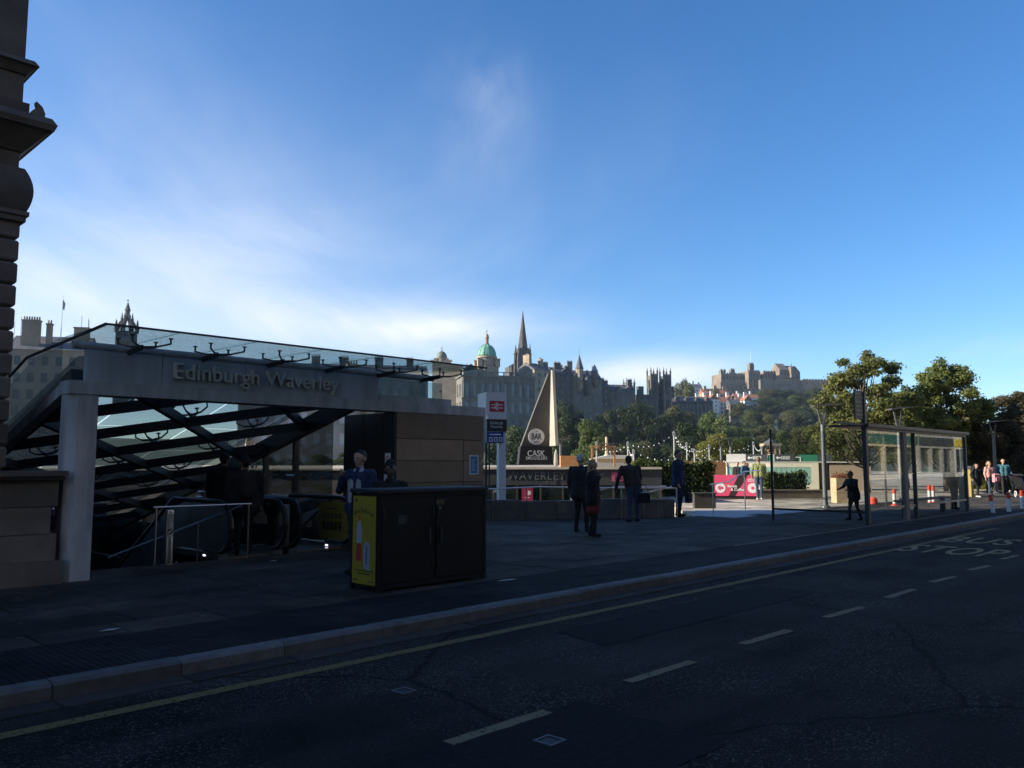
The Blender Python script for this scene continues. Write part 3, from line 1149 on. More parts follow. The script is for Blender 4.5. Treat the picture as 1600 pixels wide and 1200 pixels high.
RS0, RS1, RN0, RN1 = 4.02, 8.85, 12.45, 25.5
def roofp(s, n, d=0.0):
    return (s, n, rz_(n) + d)
for i in range(8):
    na, nb = RN0 + i * (RN1 - RN0) / 8, RN0 + (i + 1) * (RN1 - RN0) / 8
    for a, b in ((RS0, 5.42), (5.45, 7.12), (7.15, RS1)):
        MB(CO).add([roofp(a, na + .01, .34), roofp(b, na + .01, .34), roofp(b, nb - .01, .34), roofp(a, nb - .01, .34)], [(0, 1, 2, 3)]).build('roof_pane', groof, can)
def clip_bar(name, f, w, h, dz):
    """lattice member along n = f(s) over the roof, cut at the roof outline"""
    pts = []
    k = 60
    for i in range(k + 1):
        s_ = RS0 + (RS1 - RS0) * i / k
        if RN0 <= f(s_) <= RN1:
            pts.append((s_, f(s_)))
    if len(pts) > 6:
        MB(CO).bar(roofp(*pts[0], dz), roofp(*pts[-1], dz), w, h).build(name, dsteel, can)


for i in range(11):
    n0_ = 10.9 + i * 1.62
    clip_bar('lattice_beam', lambda s_: n0_ + 0.72 * (8.85 - s_), 0.11, 0.17, 0.0)
for i in range(9):
    c_ = 5.4 + i * 2.4
    clip_bar('lattice_brace', lambda s_: c_ + s_, 0.10, 0.15, -0.02)
MB(CO).bar(roofp(RS1, RN0), roofp(RS1, RN1), 0.16, 0.30).build('edge_beam', dsteel, can)
MB(CO).bar(roofp(RS1 + .16, RN0, .10), roofp(RS1 + .16, RN1, .10), 0.10, 0.03).build('gutter', steel, can)
MB(CO).bar(roofp(RS0, RN0), roofp(RS0, RN1), 0.16, 0.30).build('edge_beam', dsteel, can)
sp2 = MB()
for dx, dy in ((-.22, -.2), (.22, -.2), (-.22, .2), (.22, .2)):
    sp2.bar((0, 0, .1), (dx * .6, dy * .6, .12), 0.025, 0.03)
    sp2.bar((dx * .6, dy * .6, .12), (dx, dy, .2), 0.02, 0.025)
    sp2.cyl((dx, dy, .19), (dx, dy, .29), 0.014, seg=6)
    sp2.cyl((dx, dy, .285), (dx, dy, .30), 0.04, seg=8)
sp2.cyl((0, 0, .0), (0, 0, .12), 0.03, seg=8)
spm2 = sp2.mesh('roof_spider', dsteel)
for i in range(8):
    for s_ in (5.0, 6.5, 8.0):
        n_ = 12.52 + i * 1.62 + 0.72 * (8.85 - s_)
        if n_ > RN1 - .4:
            continue
        x, y, z = roofp(s_, n_, 0.03)
        inst('spider_bracket', spm2, can, (x - CO[0], y - CO[1], z - CO[2]), (-math.atan(0.256), 0, 0))
# west glass wall with steel fins
nn = [13.75, 15.1, 16.3, 17.7, 19.2, 20.8, 22.6]
for a, b in zip(nn[:-1], nn[1:]):
    MB(CO).add([(9.2, a + .05, 0.15), (9.2, b - .05, 0.15), (9.2, b - .05, rz_(b) + .1), (9.2, a + .05, rz_(a) + .1)], [(0, 1, 2, 3)]).build('wall_pane', gwall, can)
    MB(CO).box(9.1, 9.22, b - .035, b + .035, -2.0, rz_(b) + .15).build('wall_fin', mat('bronze_fin', (0.16, 0.13, 0.09), 0.5, 0.3), can)
    for zz_ in (0.9, 1.45):
        if zz_ < rz_(b) - .1:
            MB(CO).cyl((9.05, b - .16, zz_), (9.05, b + .16, zz_), 0.018, seg=6).build('glass_clamp', steel, can)
MB(CO).cyl((9.0, 13.8, 1.02), (9.0, 21.5, 1.02), 0.022, seg=8).build('wall_rail', steel, can)

# steps down to the station
steps = thing('station_steps', 'dark stone steps leading down under the canopy', 'steps', S(5.6, 12.6, 0.1), SRZ)
so = (5.6, 12.6, 0.1)
MB(so).box(3.35, 9.35, 12.56, 13.10, -0.5, 0.117).build('landing', slab_m, steps)
MB(so).box(7.35, 9.35, 13.105, 15.0, -0.5, 0.116).build('escalator_landing', slab_m, steps)
for i in range(26):
    n_ = 13.105 + i * 0.34
    z_ = 0.117 - (i + 1) * 0.155
    MB(so).box(3.9, 7.3, n_, n_ + 0.36, z_ - 0.3, z_).build('step', slab_m, steps)
MB(so).prism_x([(12.6, 0.5), (12.6, -6), (26, -9), (26, -2.2)][::-1], 3.3, 3.88).build('side_wall', hotel_m, steps)
MB(so).box(7.31, 7.34, 13.11, 26, -9, -0.4).build('spandrel', dsteel, steps)
MB(so).box(9.22, 9.38, 13.105, 26, -9, 0.12).build('side_wall', slab_m, steps)
MB(so).box(3.3, 9.4, 26.0, 26.3, -9, 0.5).build('end_wall', slab_m, steps)


def rail(name, label, pts, posts, zg, r=0.021, cat='handrail', midrail=False):
    t = thing(name, label, cat, pts[0][:2] + (zg,) if False else (0, 0, 0))
    base = Vector(posts[0]) if posts else Vector(pts[0])
    t.location = (base.x, base.y, zg)
    off = (base.x, base.y, zg)
    MB(off).path([Vector(p) for p in pts], r, 8).build('rail', steel, t, smooth='auto')
    for p in posts:
        # post reaches up to the rail above it
        best = None
        for a, b in zip(pts[:-1], pts[1:]):
            a, b = Vector(a), Vector(b)
            d = (b - a)
            k = max(0, min(1, ((p[0] - a.x) * d.x + (p[1] - a.y) * d.y) / max(1e-6, d.x * d.x + d.y * d.y)))
            q = a + d * k
            e = (q.x - p[0]) ** 2 + (q.y - p[1]) ** 2
            if best is None or e < best[0]:
                best = (e, q.z)
        MB(off).cyl((p[0], p[1], p[2]), (p[0], p[1], best[1]), r * 0.9, seg=8).build('post', steel, t, smooth='auto')
    return t


def S3(s, n, z):
    return tuple(S(s, n, z))


rail('stair_handrail', 'thin steel centre handrail going down the station steps', [S3(5.35, 12.9, 1.02), S3(7.0, 12.9, 1.02)], [S3(5.4, 12.9, .117), S3(6.95, 12.9, .117)], .117, 0.017)
rail('stair_handrail', 'sloping steel handrail running down the steps behind the two bollards', [S3(6.9, 13.0, 1.0), S3(4.9, 13.4, 0.25)], [S3(6.2, 13.15, -.05)], -.05, 0.014)
rail('stair_handrail', 'steel handrail along the hotel side of the station steps', [S3(4.0, 13.1, 1.05), S3(4.0, 20.0, -2.1)], [S3(4.0, 13.3, -.05), S3(4.0, 15.5, -1.1), S3(4.0, 18, -2.2)], -.05, 0.017)

# escalators
def escalator(label, s0, s1, sign):
    t = thing('escalator', label, 'escalator', S(s0, 13.2, 0.116), SRZ)
    eo = (s0, 13.2, 0.116)
    rub = mat('black_rubber', (0.012, 0.012, 0.014), 0.35)
    gl = glass_mat('balustrade_glass', (0.55, 0.6, 0.6), 0.8, 0.15, (0.12, 0.13, 0.13))
    for s_ in (s0, s1):
        # handrail loop: rounded newel, level run, then slope
        prof = [(14.9, 1.06), (13.15, 1.06)]
        for k in range(9):
            a = math.pi / 2 + math.pi * k / 8
            prof.append((13.12 + 0.42 * math.cos(a), 0.64 + 0.42 * math.sin(a)))
        prof += [(13.2, 0.22), (13.6, 0.22)]
        pts = [Vector((s_, 20.0, -1.9)), Vector((s_, 14.9, 1.06))] + [Vector((s_, n, z)) for n, z in prof[1:]]
        MB(eo).path(pts, 0.042, 8).build('handrail', rub, t, smooth='auto')
        poly = [(n, z) for n, z in prof[1:-1]]
        g = MB(eo)
        g.prism_x(([(20.0, -2.85), (20.0, -1.95), (14.9, 1.02)] + poly + [(14.6, 0.22)])[::-1], s_ - .008, s_ + .008)
        g.build('balustrade_glass', gl, t)
        k_ = MB(eo).prism_x([(12.95, 0.118), (12.95, 0.21), (14.6, 0.21), (20, -2.9), (20, -3.3), (14.6, 0.118)][::-1], s_ - .09, s_ + .09)
        k_.build('skirt', mat('skirt_steel', (0.22, 0.23, 0.24), 0.35, 0.8), t)
    MB(eo).box(s0 + .1, s1 - .1, 13.0, 14.5, 0.119, 0.135).build('comb_plate', steel, t)
    MB(eo).box(s0 + .1, s1 - .1, 12.98, 13.06, 0.136, 0.142).build('comb_edge', mat('comb_yellow', (0.25, 0.13, 0.03), 0.6), t)
    st = mat('step_metal', (0.10, 0.10, 0.10), 0.4, 0.6)
    for i in range(13):
        MB(eo).box(s0 + .1, s1 - .1, 14.5 + i * .4, 14.9 + i * .4, -0.12 - i * .24, 0.12 - i * .235).build('step', st, t)
    for s_ in (s0, s1):
        if sign and s_ == s1 or not sign and s_ == s0:
            MB(eo).box(s_ - .095, s_ - .0905, 13.4, 13.48, 0.150, 0.175).build('indicator_light', mat('indicator', (0.8, 0.8, 1.0), 0.4, emit=(0.75, 0.75, 1.0, 1.5)), t)
    if sign:
        ym = mat('yellow_notice', (0.22, 0.18, 0.02), 0.6)
        km = mat('notice_black', (0.02, 0.02, 0.02), 0.6)
        pm = MB(eo)
        pl = [(12.78, 0.45), (12.86, 0.33), (13.0, 0.27), (13.78, 0.27), (13.86, 0.36), (13.86, 0.88), (13.78, 0.97), (13.0, 0.97), (12.86, 0.92), (12.76, 0.78)]
        pm.prism_x(pl, s1 - .018, s1 - .012)
        pn = pm.build('safety_notice', ym, t)
        sg = MB(eo)
        for i in range(5):
            n_ = 13.12 + i * 0.135
            sg.cyl((s1 - .0185, n_, 0.71), (s1 - .022, n_, 0.71), 0.05, seg=12)
            sg.box(s1 - .022, s1 - .0185, n_ - .045, n_ + .045, 0.44, 0.60)
        sg.box(s1 - .022, s1 - .0185, 13.2, 13.6, 0.84, 0.86)
        sg.build('pictograms', km, pn)
        iw = MB(eo)
        for i in range(5):
            n_ = 13.12 + i * 0.135
            iw.cyl((s1 - .0225, n_, 0.71), (s1 - .024, n_, 0.71), 0.026, seg=8)
        iw.build('pictogram_centres', ym, pn)
    return t


escalator('escalator with a yellow safety notice on its glass side, next to the brown kiosk', 7.85, 8.95, True)
escalator('escalator with plain glass sides next to the stone steps', 6.55, 7.55, False)

# brown clad kiosk at the right end
KO = (9.3, 12.0, 0.12)
kiosk = thing('station_kiosk', 'brown stone clad lift kiosk under the right end of the canopy', 'kiosk', S(*KO[:2], KO[2]), SRZ)
brown = mat('brown_stone_cladding', (0.23, 0.165, 0.11), 0.75, nscale=3, namt=0.12, bump=0.1, island=True)
MB(KO).box(9.36, 11.55, 12.03, 13.62, 0.118, 2.64).build('core', blackp, kiosk)
rows_ = [0.118, 0.52, 0.93, 1.34, 1.75, 2.16, 2.645]
for a, b in zip(rows_[:-1], rows_[1:]):
    for c0, c1 in ((9.36, 11.02), (11.03, 11.58)):
        if b > 2.6:
            if c0 > 10:
                continue
            c1 = 11.58
        MB(KO).box(c0 + .004, c1 - .004, 11.99, 12.028, a + .006, b - .006).build('cladding_panel', brown, kiosk)
    MB(KO).box(11.552, 11.585, 12.03, 13.65, a + .006, b - .006).build('cladding_panel', brown, kiosk)
dk = mat('dark_door_steel', (0.035, 0.03, 0.028), 0.5, 0.2)
for a, b in ((12.03, 12.35), (12.36, 12.98), (12.99, 13.62)):
    MB(KO).box(9.325, 9.358, a, b - .006, 0.12, 2.64).build('door_leaf', dk, kiosk)
MB(KO).box(9.30, 9.36, 11.985, 12.028, 0.118, 2.645).build('corner_post', blackp, kiosk)
# notices on the kiosk
def notice(name, label, loc, rot, w, h, base, prints, cat='sign', frame=None):
    """flat printed notice: base sheet plus printed shapes, local x right and z up, facing -y"""
    t = thing(name, label, cat, loc)
    t.rotation_euler = (0, 0, rot)
    MB().box(-w / 2, w / 2, -0.006, 0.0, 0, h).build('sheet', base, t)
    if frame:
        f = MB()
        b = 0.02
        f.box(-w / 2 - b, w / 2 + b, -0.012, 0.001, -b, 0).box(-w / 2 - b, w / 2 + b, -0.012, 0.001, h, h + b)
        f.box(-w / 2 - b, -w / 2, -0.012, 0.001, 0, h).box(w / 2, w / 2 + b, -0.012, 0.001, 0, h)
        f.build('frame', frame, t)
    for nm, bd, mm in prints:
        q = MB()
        for r in bd:
            if len(r) == 4:
                q.box(r[0], r[1], -0.0075, -0.0062, r[2], r[3])
            else:
                q.cyl((r[0], -0.0062, r[1]), (r[0], -0.0075, r[1]), r[2], seg=16)
        q.build(nm, mm, t)
    return t


bluem = mat('poster_blue', (0.05, 0.19, 0.36), 0.5)
redm = mat('sign_red', (0.60, 0.04, 0.05), 0.5)
blk = mat('print_black', (0.02, 0.02, 0.02), 0.6)
whm = mat('sign_white', (0.78, 0.78, 0.78), 0.5)
t = notice('blue_poster', 'framed blue information poster on the brown kiosk wall', S(11.3, 11.988, 1.5), SRZ, 0.2, 0.34, bluem,
           [('print', [(-0.07, 0.05 - 0.02 * (k % 3), 0.27 - k * 0.035, 0.282 - k * 0.035) for k in range(7)], mat('print_pale', (0.45, 0.55, 0.6), 0.6))], 'poster', whm)
rotL = SRZ - R(90)
t = notice('no_smoking_sign', 'small white no smoking sign on the dark kiosk door', S(9.324, 12.2, 1.55), rotL, 0.16, 0.34, whm,
           [('ring', [(0, 0.22, 0.065)], redm), ('disc', [], blk)])
q = MB(); q.cyl((0, -0.0076, .22), (0, -0.0084, .22), 0.05, seg=16); q.build('disc', whm, t)
q = MB(); q.bar((-.04, -.009, .26), (.04, -.009, .18), 0.004, 0.014).box(-.03, .03, -.0095, -.0085, .213, .227); q.build('slash', redm, t)
t = notice('camera_notice', 'small pale camera notice below the no smoking sign', S(9.324, 12.2, 1.18), rotL, 0.2, 0.32, whm,
           [('print', [(-.06, .05, .19, .24), (-.02, .02, .13, .19), (-.07, .07, .05, .07), (-.07, .04, .025, .04)], blk)])

# bollards
def bollard(label, u, v, sign):
    p = G(u, v)
    t = thing('bollard', label, 'bollard', (p.x, p.y, 0.12), SRZ, 'steel bollards at the steps')
    MB().lathe([(0.072, 0), (0.072, 0.83), (0.066, 0.845), (0.0, 0.848)], 20).build('post', steel, t, smooth='auto')
    MB().lathe([(0.10, 0), (0.10, 0.006), (0.073, 0.008)], 20).build('base_ring', steel, t)
    if sign:
        w = MB()
        seg = 8
        for i in range(seg):
            a0 = -math.pi / 2 + (i - seg / 2) * 0.2 - 0.25
            a1 = a0 + 0.2
            vs = [(0.0735 * math.cos(a), 0.0735 * math.sin(a), z) for a, z in ((a0, .42), (a1, .42), (a1, .80), (a0, .80))]
            w.add(vs, [(0, 1, 2, 3)])
        ws = w.build('keep_left_wrap', mat('wrap_pale', (0.5, 0.5, 0.48), 0.6), t)
        for i, wd in enumerate(('Please', 'keep to', 'the left')):
            text('wrap_text', wd, 0.035, blk, ws, (-0.012, -0.0765, 0.765 - i * .045), ext=0.0004)
        q = MB().cyl((-.015, -.074, .52), (-.015, -.079, .52), 0.042, seg=16)
        q.build('arrow_disc', blk, ws)
        q = MB().bar((.01, -.0795, .545), (-.035, -.0795, .50), 0.003, 0.012).box(-.042, -.034, -.081, -.079, .495, .525).box(-.042, -.012, -.081, -.079, .495, .503)
        q.build('arrow', whm, ws)
    return t


bollard('steel bollard with a pale keep to the left wrap and arrow', 262, 882, True)
bollard('plain brushed steel bollard in front of the escalators', 438, 863, False)

# ------------------------------------------------------------------ black bin store with yellow poster
a = G(590, 927)
bs, bn = toS(a)
bin_ = thing('bin_store', 'big black metal bin cabinet with a yellow poster on its end', 'bin', S(bs, bn, 0.12), SRZ)
bk = mat('black_gloss_metal', (0.010, 0.010, 0.011), 0.38, 0.0, nscale=2, namt=0.3)
BL, BD, BH = 1.84, 0.58, 1.26
MB().box(0.02, BL - .02, 0.02, BD - .02, 0.04, BH - .06).build('body', bk, bin_)
fr = MB()
for x in (0, BL - .045):
    for y in (0, BD - .045):
        fr.box(x, x + .045, y, y + .045, 0.0, BH - .05)
fr.box(.046, BL - .046, 0, .03, BH - .11, BH - .05).box(.046, BL - .046, 0, .03, .03, .09)
fr.build('frame', bk, bin_)
MB().bbox(-.02, BL + .02, -.03, BD + .02, BH - .048, BH, .012).build('lid', mat('black_lid', (0.03, 0.032, 0.036), 0.5, 0.1), bin_)
for x in (0.05, 0.93):
    MB().box(x, x + .85, -.004, .0195, .10, BH - .12).build('door', bk, bin_)
MB().box(0.92, 1.06, -.012, -.005, BH - .22, BH - .155).build('plate', mat('brass_plate', (0.10, 0.085, 0.05), 0.5, 0.3), bin_)
MB().cyl((0.97, -.03, BH - .26), (0.97, -.005, BH - .26), 0.02, seg=10).build('lock', steel, bin_)
for x in (0.06, 0.86, 0.94, 1.74):
    for z in (.28, .95):
        MB().cyl((x + .02, -.012, z - .05), (x + .02, -.012, z + .05), .012, seg=8).build('hinge', bk, bin_)
for x in (0.80, 1.0):
    MB().box(x, x + .02, -.03, -.006, .55, .75).build('pull_handle', mat('worn_handle', (0.10, 0.10, 0.10), 0.4, 0.6), bin_)
scf = MB()
for k in range(26):
    x = rng.uniform(.08, 1.7); z = rng.uniform(.12, 1.1); w = rng.uniform(.01, .07)
    scf.box(x, x + w, -.0052, -.0043, z, z + rng.uniform(.002, .006))
tag(scf.build('scuff_marks', mat('scuff_grey', (0.06, 0.06, 0.06), 0.7), bin_), kind='stuff')
MB().box(.30, .44, -.0055, -.0043, .82, .93).build('torn_sticker', mat('sticker_grey', (0.05, 0.052, 0.055), 0.7, nscale=30, namt=.5), bin_)
yel = mat('poster_yellow', (0.32, 0.26, 0.025), 0.6, nscale=3, namt=0.08)
ps = MB().box(-.008, -.001, .05, BD - .05, .08, BH - .09).build('poster', yel, bin_)
rL = (R(90), 0, R(-90))
yc = BD / 2
# arched title
word = '#InTheLoop'
for i, ch in enumerate(word):
    t_ = (i - 4.5) / 4.5
    text('title_letter', ch, 0.082, blk, ps, (-.0095, yc - t_ * 0.19, 0.985 - 0.035 * t_ * t_ + (0.006 if i % 2 else -0.004) - t_ * 0.012), (R(90), 0, R(-90)), 0.0006, bold=0.001).rotation_euler = (R(90), R(0), R(-90))
olive = mat('print_olive', (0.30, 0.25, 0.03), 0.6)
def lines(name, m, rows):
    """print too small to read: broken ink lines (across, up, width)"""
    q = MB()
    for x, z, w, h in rows:
        k = -w / 2
        while k < w / 2 - 0.01:
            e = min(w / 2, k + rng.uniform(0.02, 0.05))
            q.box(-.0098, -.0085, yc - x - e, yc - x - k - 0.006, z - h / 2, z + h / 2)
            k = e
    return tag(q.build(name, m, ps), kind='stuff')
lines('small_print', olive, [(.02, 1.058, .30, .032), (.12, .80, .06, .014), (.12, .765, .14, .014), (.12, .73, .10, .014)])
lines('small_print', blk, [(-.17, 1.115, .05, .03), (0, .245, .40, .016), (0, .209, .28, .016), (-.16, .13, .08, .018), (.15, .12, .12, .010)])
def flat(name, pts, m):
    """printed shape on the poster: (across, up) in metres from poster centre line"""
    q = MB()
    n = len(pts)
    q.add([(-.0085, yc - x, z) for x, z in pts] + [(-.0098, yc - x, z) for x, z in pts],
          [tuple(range(n)), tuple(range(2 * n - 1, n - 1, -1))] + [(i, (i + 1) % n, (i + 1) % n + n, i + n) for i in range(n)])
    return q.build(name, m, ps)
flat('bottle_print', [(-.15, .58), (-.05, .58), (-.045, .76), (-.065, .82), (-.08, .86), (-.12, .86), (-.135, .82), (-.155, .76)], mat('print_bottle', (0.35, 0.38, 0.48), 0.5))
flat('bottle_cap_print', [(-.118, .862), (-.082, .862), (-.078, .93), (-.122, .93)], redm)
flat('bottle_base_print', [(-.17, .36), (-.04, .36), (-.05, .578), (-.15, .578)], mat('print_red', (0.40, 0.05, 0.04), 0.5))
flat('can_print', [(.0, .28), (.13, .25), (.125, .56), (.10, .60), (.03, .60), (.0, .56)], mat('print_steel', (0.28, 0.33, 0.42), 0.5))
flat('can_shade_print', [(.045, .33), (.075, .33), (.075, .56), (.045, .56)], mat('print_steel_dark', (0.12, 0.14, 0.2), 0.5)).location = (-.0015, 0, 0)

# ------------------------------------------------------------------ railway totem sign
tp = P(775, 800, 23.6)
tot = thing('station_totem', 'white railway station sign on a pole with red arrows panel', 'sign', (tp.x, tp.y, 0.117), R(20))
TZ = 0.117
def tz(v):
    return P(775, v, 23.6).z - TZ
w_ = 0.62
MB().box(-w_ / 2, w_ / 2, -0.02, 0.80, tz(648), tz(613)).build('head', whm, tot)
MB().box(-w_ / 2 + .05, w_ / 2, -0.02, 0.20, tz(655) - .0, tz(648) - .004).build('head_skirt', whm, tot)
MB().box(-w_ / 2 + .02, w_ / 2, -0.03, 0.1, tz(674), tz(655) - .004).build('name_panel', mat('panel_charcoal', (0.035, 0.03, 0.035), 0.5), tot)
MB().box(-w_ / 2 + .02, w_ / 2 - .1, -0.035, 0.02, tz(692), tz(675)).build('service_panel', mat('panel_blue', (0.02, 0.05, 0.30), 0.5), tot)
MB().box(0.10, 0.31, 0.03, 0.24, 0.0, tz(674) - .004).build('pole', whm, tot)
MB().cyl((-.27, 0.1, 0), (-.27, 0.1, tz(692)), 0.03, seg=10).build('support', dsteel, tot)
MB().cyl((-.17, 0.1, 0), (-.17, 0.1, tz(692)), 0.02, seg=10).build('support', dsteel, tot)
rp = MB().box(-.21, .24, -.026, -.0205, tz(643.5), tz(626.5)).build('red_panel', redm, tot)
ar = MB()
zc_ = (tz(643.5) + tz(626.5)) / 2
for dz in (0.045, -0.045):
    ar.box(-.165, .195, -.0295, -.0265, zc_ + dz - .016, zc_ + dz + .016)
for (xa, za, xb, zb) in ((-.03, .045, .075, .0), ):
    pass
def para(x0, z0, x1, z1, w):
    ar.prism_y([(x0 - w / 2, zc_ + z0), (x0 + w / 2, zc_ + z0), (x1 + w / 2, zc_ + z1), (x1 - w / 2, zc_ + z1)] if z1 > z0 else
               [(x1 - w / 2, zc_ + z1), (x1 + w / 2, zc_ + z1), (x0 + w / 2, zc_ + z0), (x0 - w / 2, zc_ + z0)], -.030, -.0266)
para(-.07, -.031, .045, .031, .062)
para(.06, .062, -.02, .115, .062)
para(-.03, -.062, .05, -.115, .062)
ar.build('double_arrow', whm, rp)
text('name_text', 'Edinburgh\nWaverley', 0.115, whm, tot, (0.0, -.033, (tz(674) + tz(655)) / 2 + .01), ext=0.001).scale = (0.85, 1, 1)
MB().box(-.22, .14, -.0385, -.036, tz(680), tz(678)).build('service_text', whm, tot)
q = MB()
for k in range(3):
    q.box(-.23 + k * .15, -.12 + k * .15, -.0385, -.036, tz(690), tz(683))
q.build('pictograms', whm, tot)
q = MB()
for k in range(3):
    q.box(-.20 + k * .15, -.15 + k * .15, -.040, -.0388, tz(689), tz(684.5))
q.build('pictogram_marks', mat('panel_blue', (0, 0, 0)), tot)

# ------------------------------------------------------------------ parapet round the mall stairs
A_, B_ = Vector((-0.9, 23.25, 0.117)), Vector((4.75, 24.75, 0.117))
dv = (B_ - A_)
ang = math.atan2(dv.y, dv.x)
par = thing('stair_parapet', 'low dark stone parapet round the shopping mall stairwell', 'wall', A_, ang)
Ln = dv.length
k = 0
x = 0.0
pm_ = mat('parapet_stone', (0.13, 0.12, 0.105), 0.85, nscale=2.0, namt=0.3, bump=0.2, island=True)
while x < Ln - .1:
    ln = min(1.1, Ln - x)
    MB().bbox(x + .005, x + ln - .005, -0.32 if k % 3 == 0 else -0.26, 0.0, 0, 0.52 if k % 3 else 0.56, 0.01).build('parapet_block', pm_, par)
    x += ln
    k += 1
def AB(t, off=0.1, z=0.0):
    p = A_.lerp(B_, t)
    nrm = Vector((-dv.y, dv.x, 0)).normalized()
    q = p + nrm * off
    return (q.x, q.y, z)
rail('parapet_rail', 'steel handrail above the stairwell parapet', [AB(-0.02, -.42, .98), AB(.27, -.42, 1.04), AB(.62, -.42, 1.0), AB(1.0, -.42, .97)],
     [AB(t, -.42, .117) for t in (0.045, 0.215, 0.45, 0.58, 0.70, 0.82, 0.90, 1.0)], .117, 0.022)
rail('stairwell_rail', 'steel stair handrail sloping down inside the mall stairwell', [(1.9, 25.2, 0.75), (3.2, 25.6, 0.98), (4.9, 26.2, 0.98)], [(4.2, 25.9, -1.5)], -1.5, 0.02)
rail('stairwell_rail', 'short sloping steel handrail inside the mall stairwell by the suited man', [(4.0, 26.0, 0.75), (5.6, 26.6, 1.05)], [(5.3, 26.5, -1.5)], -1.5, 0.02)
p0, p1, p2 = G(1080, 786), G(1108, 783), G(1120, 780)
rail('ramp_rail', 'steel handrail rising beside the dark ramp wall and hedge', [(6.15, 25.6, 1.05), (6.9, 26.2, 1.12), (8.0, 28.4, 1.42), (8.9, 29.5, 1.45)], [(6.25, 25.7, .117), (7.95, 28.2, .117)], .117, 0.022)
rw = MB().box(6.45, 7.2, 29.2, 29.5, 0.112, 0.62).box(6.42, 7.23, 29.17, 29.53, 0.622, 0.67)
tag(rw.build('ramp_wall', mat('ramp_stone', (0.05, 0.045, 0.04), 0.9, nscale=2, namt=0.3)), 'dark ramp wall beside the pink sign', 'wall')

# pit walls and mall front ------------------------------------------------
ml = thing('mall_front', 'shopping mall front with dark slate fascia lettered Waverley mall', 'shop front', (2.4, 33.4, -3.0))
mo_ = (2.4, 33.4, -3.0)
slt = mat('dark_slate_fascia', (0.055, 0.06, 0.062), 0.45, nscale=1.5, namt=0.2)
XL, XR = -1.25, 6.05
zt, zb = 1.46, P(800, 758, 33.4).z
k = 0
x = XL
while x < XR - .05:
    ln = min(1.22, XR - x)
    MB(mo_).box(x + .003, x + ln - .003, 33.30, 33.40, zb, zt).build('fascia_panel', slt, ml)
    x += ln
MB(mo_).box(XL, XR, 33.22, 33.62, zt + .002, zt + .09).build('coping', mat('pale_coping', (0.62, 0.56, 0.45), 0.8, nscale=3, namt=0.12), ml)
MB(mo_).box(XL, XR, 33.41, 33.58, -3.0, zt).build('backing', stone_dark, ml)
gl2 = glass_mat('shop_glass', (0.55, 0.75, 0.68), 1.2, 0.12, (0.35, 0.45, 0.40))
xs_ = [-1.2, 0.2, 1.15, 2.05, 2.85, 4.1, 5.0, 6.0]
for a, b in zip(xs_[:-1], xs_[1:]):
    MB(mo_).box(a + .04, b - .04, 33.33, 33.345, -2.9, zb - .01).build('shop_pane', gl2, ml)
    MB(mo_).box(b - .035, b + .035, 33.30, 33.38, -3.0, zb - .003).build('mullion', mat('bronze_frame', (0.09, 0.075, 0.06), 0.5, 0.2), ml)
text('fascia_lettering', 'WAVERLEY', 0.46, mat('letter_grey', (0.15, 0.16, 0.16), 0.5), ml, (P(838, 744, 33.4).x - mo_[0], -0.11, P(838, 744, 33.4).z - mo_[2]), ext=0.008, spacing=1.12).data.name
for o_ in ml.children:
    if o_.name.startswith('fascia_lettering'):
        o_.scale = ((P(878, 744, 33.4).x - P(788, 744, 33.4).x) / o_.dimensions.x, 1, 1)
text('fascia_lettering', 'mall', 0.27, mat('letter_grey', (0, 0, 0)), ml, (P(861, 754.5, 33.4).x - mo_[0], -0.11, P(861, 754, 33.4).z - mo_[2]), ext=0.008)
pk = mat('pink_print', (0.55, 0.10, 0.20), 0.5)
pp = P(968, 752, 33.28)
t = notice('pink_poster', 'pink poster lettered Bon fixed on the mall fascia behind the leaning man', (pp.x, 33.285, pp.z), 0, 0.62, 0.36, pk, [])
text('poster_text', 'Bon', 0.24, blk, t, (0, -.008, .12), ext=0.001, bold=0.004)
pp = P(824, 790, 33.2)
t = notice('pink_poster', 'dark red poster in the mall window under the Waverley lettering', (pp.x, 33.30, pp.z), 0, 0.45, 0.75, mat('red_print', (0.35, 0.03, 0.08), 0.5), [('print', [(0.06, 0.5, 0.09), (-.1, .1, .3, .33)], whm)])
pp = P(898, 786, 33.2)
t = notice('window_poster', 'pale window poster in the mall front beside the couple', (pp.x, 33.30, pp.z), 0, 0.34, 0.62, mat('pale_green_print', (0.35, 0.45, 0.36), 0.5), [('print', [(0.02, .11, .42, .58), (.02, .11, .28, .38)], blk)])
text('window_lettering', 'CO', 0.16, whm, ml, (P(773, 767, 33.2).x - mo_[0], -0.12, P(773, 767.5, 33.2).z - mo_[2]), ext=0.003)

# ------------------------------------------------------------------ concrete sail with bar signs
sa = P(835, 700, 38)
sail = thing('concrete_sail', 'tall tapering concrete sail with a round BAR sign and dark base', 'monument', (sa.x, 38, 1.42), R(6))
def sp_(u, v):
    p = P(u, v, 38)
    return (p.x - sa.x, p.z - 1.42)
cs = mat('sail_concrete_shaded', (0.10, 0.095, 0.088), 0.85, nscale=1.0, namt=0.2, bump=0.1)  # front slabs: darker copy of the concrete, shade put into the colour
cl_ = mat('sail_concrete_lit', (0.34, 0.31, 0.26), 0.85, nscale=1.0, namt=0.15, bump=0.1)  # side fin: lighter copy of the same concrete, sunlight put into the colour
a = [sp_(814, 697), sp_(857.5, 697), sp_(858.5, 640), sp_(835.5, 640)]
MB().prism_y(a, 0, 0.5).build('lower_slab', cs, sail)
MB().prism_y([sp_(835.7, 639.6), sp_(858.5, 639.6), sp_(860.5, 583), sp_(857.5, 583)], 0.01, 0.49).build('upper_slab', cs, sail)
q = MB()
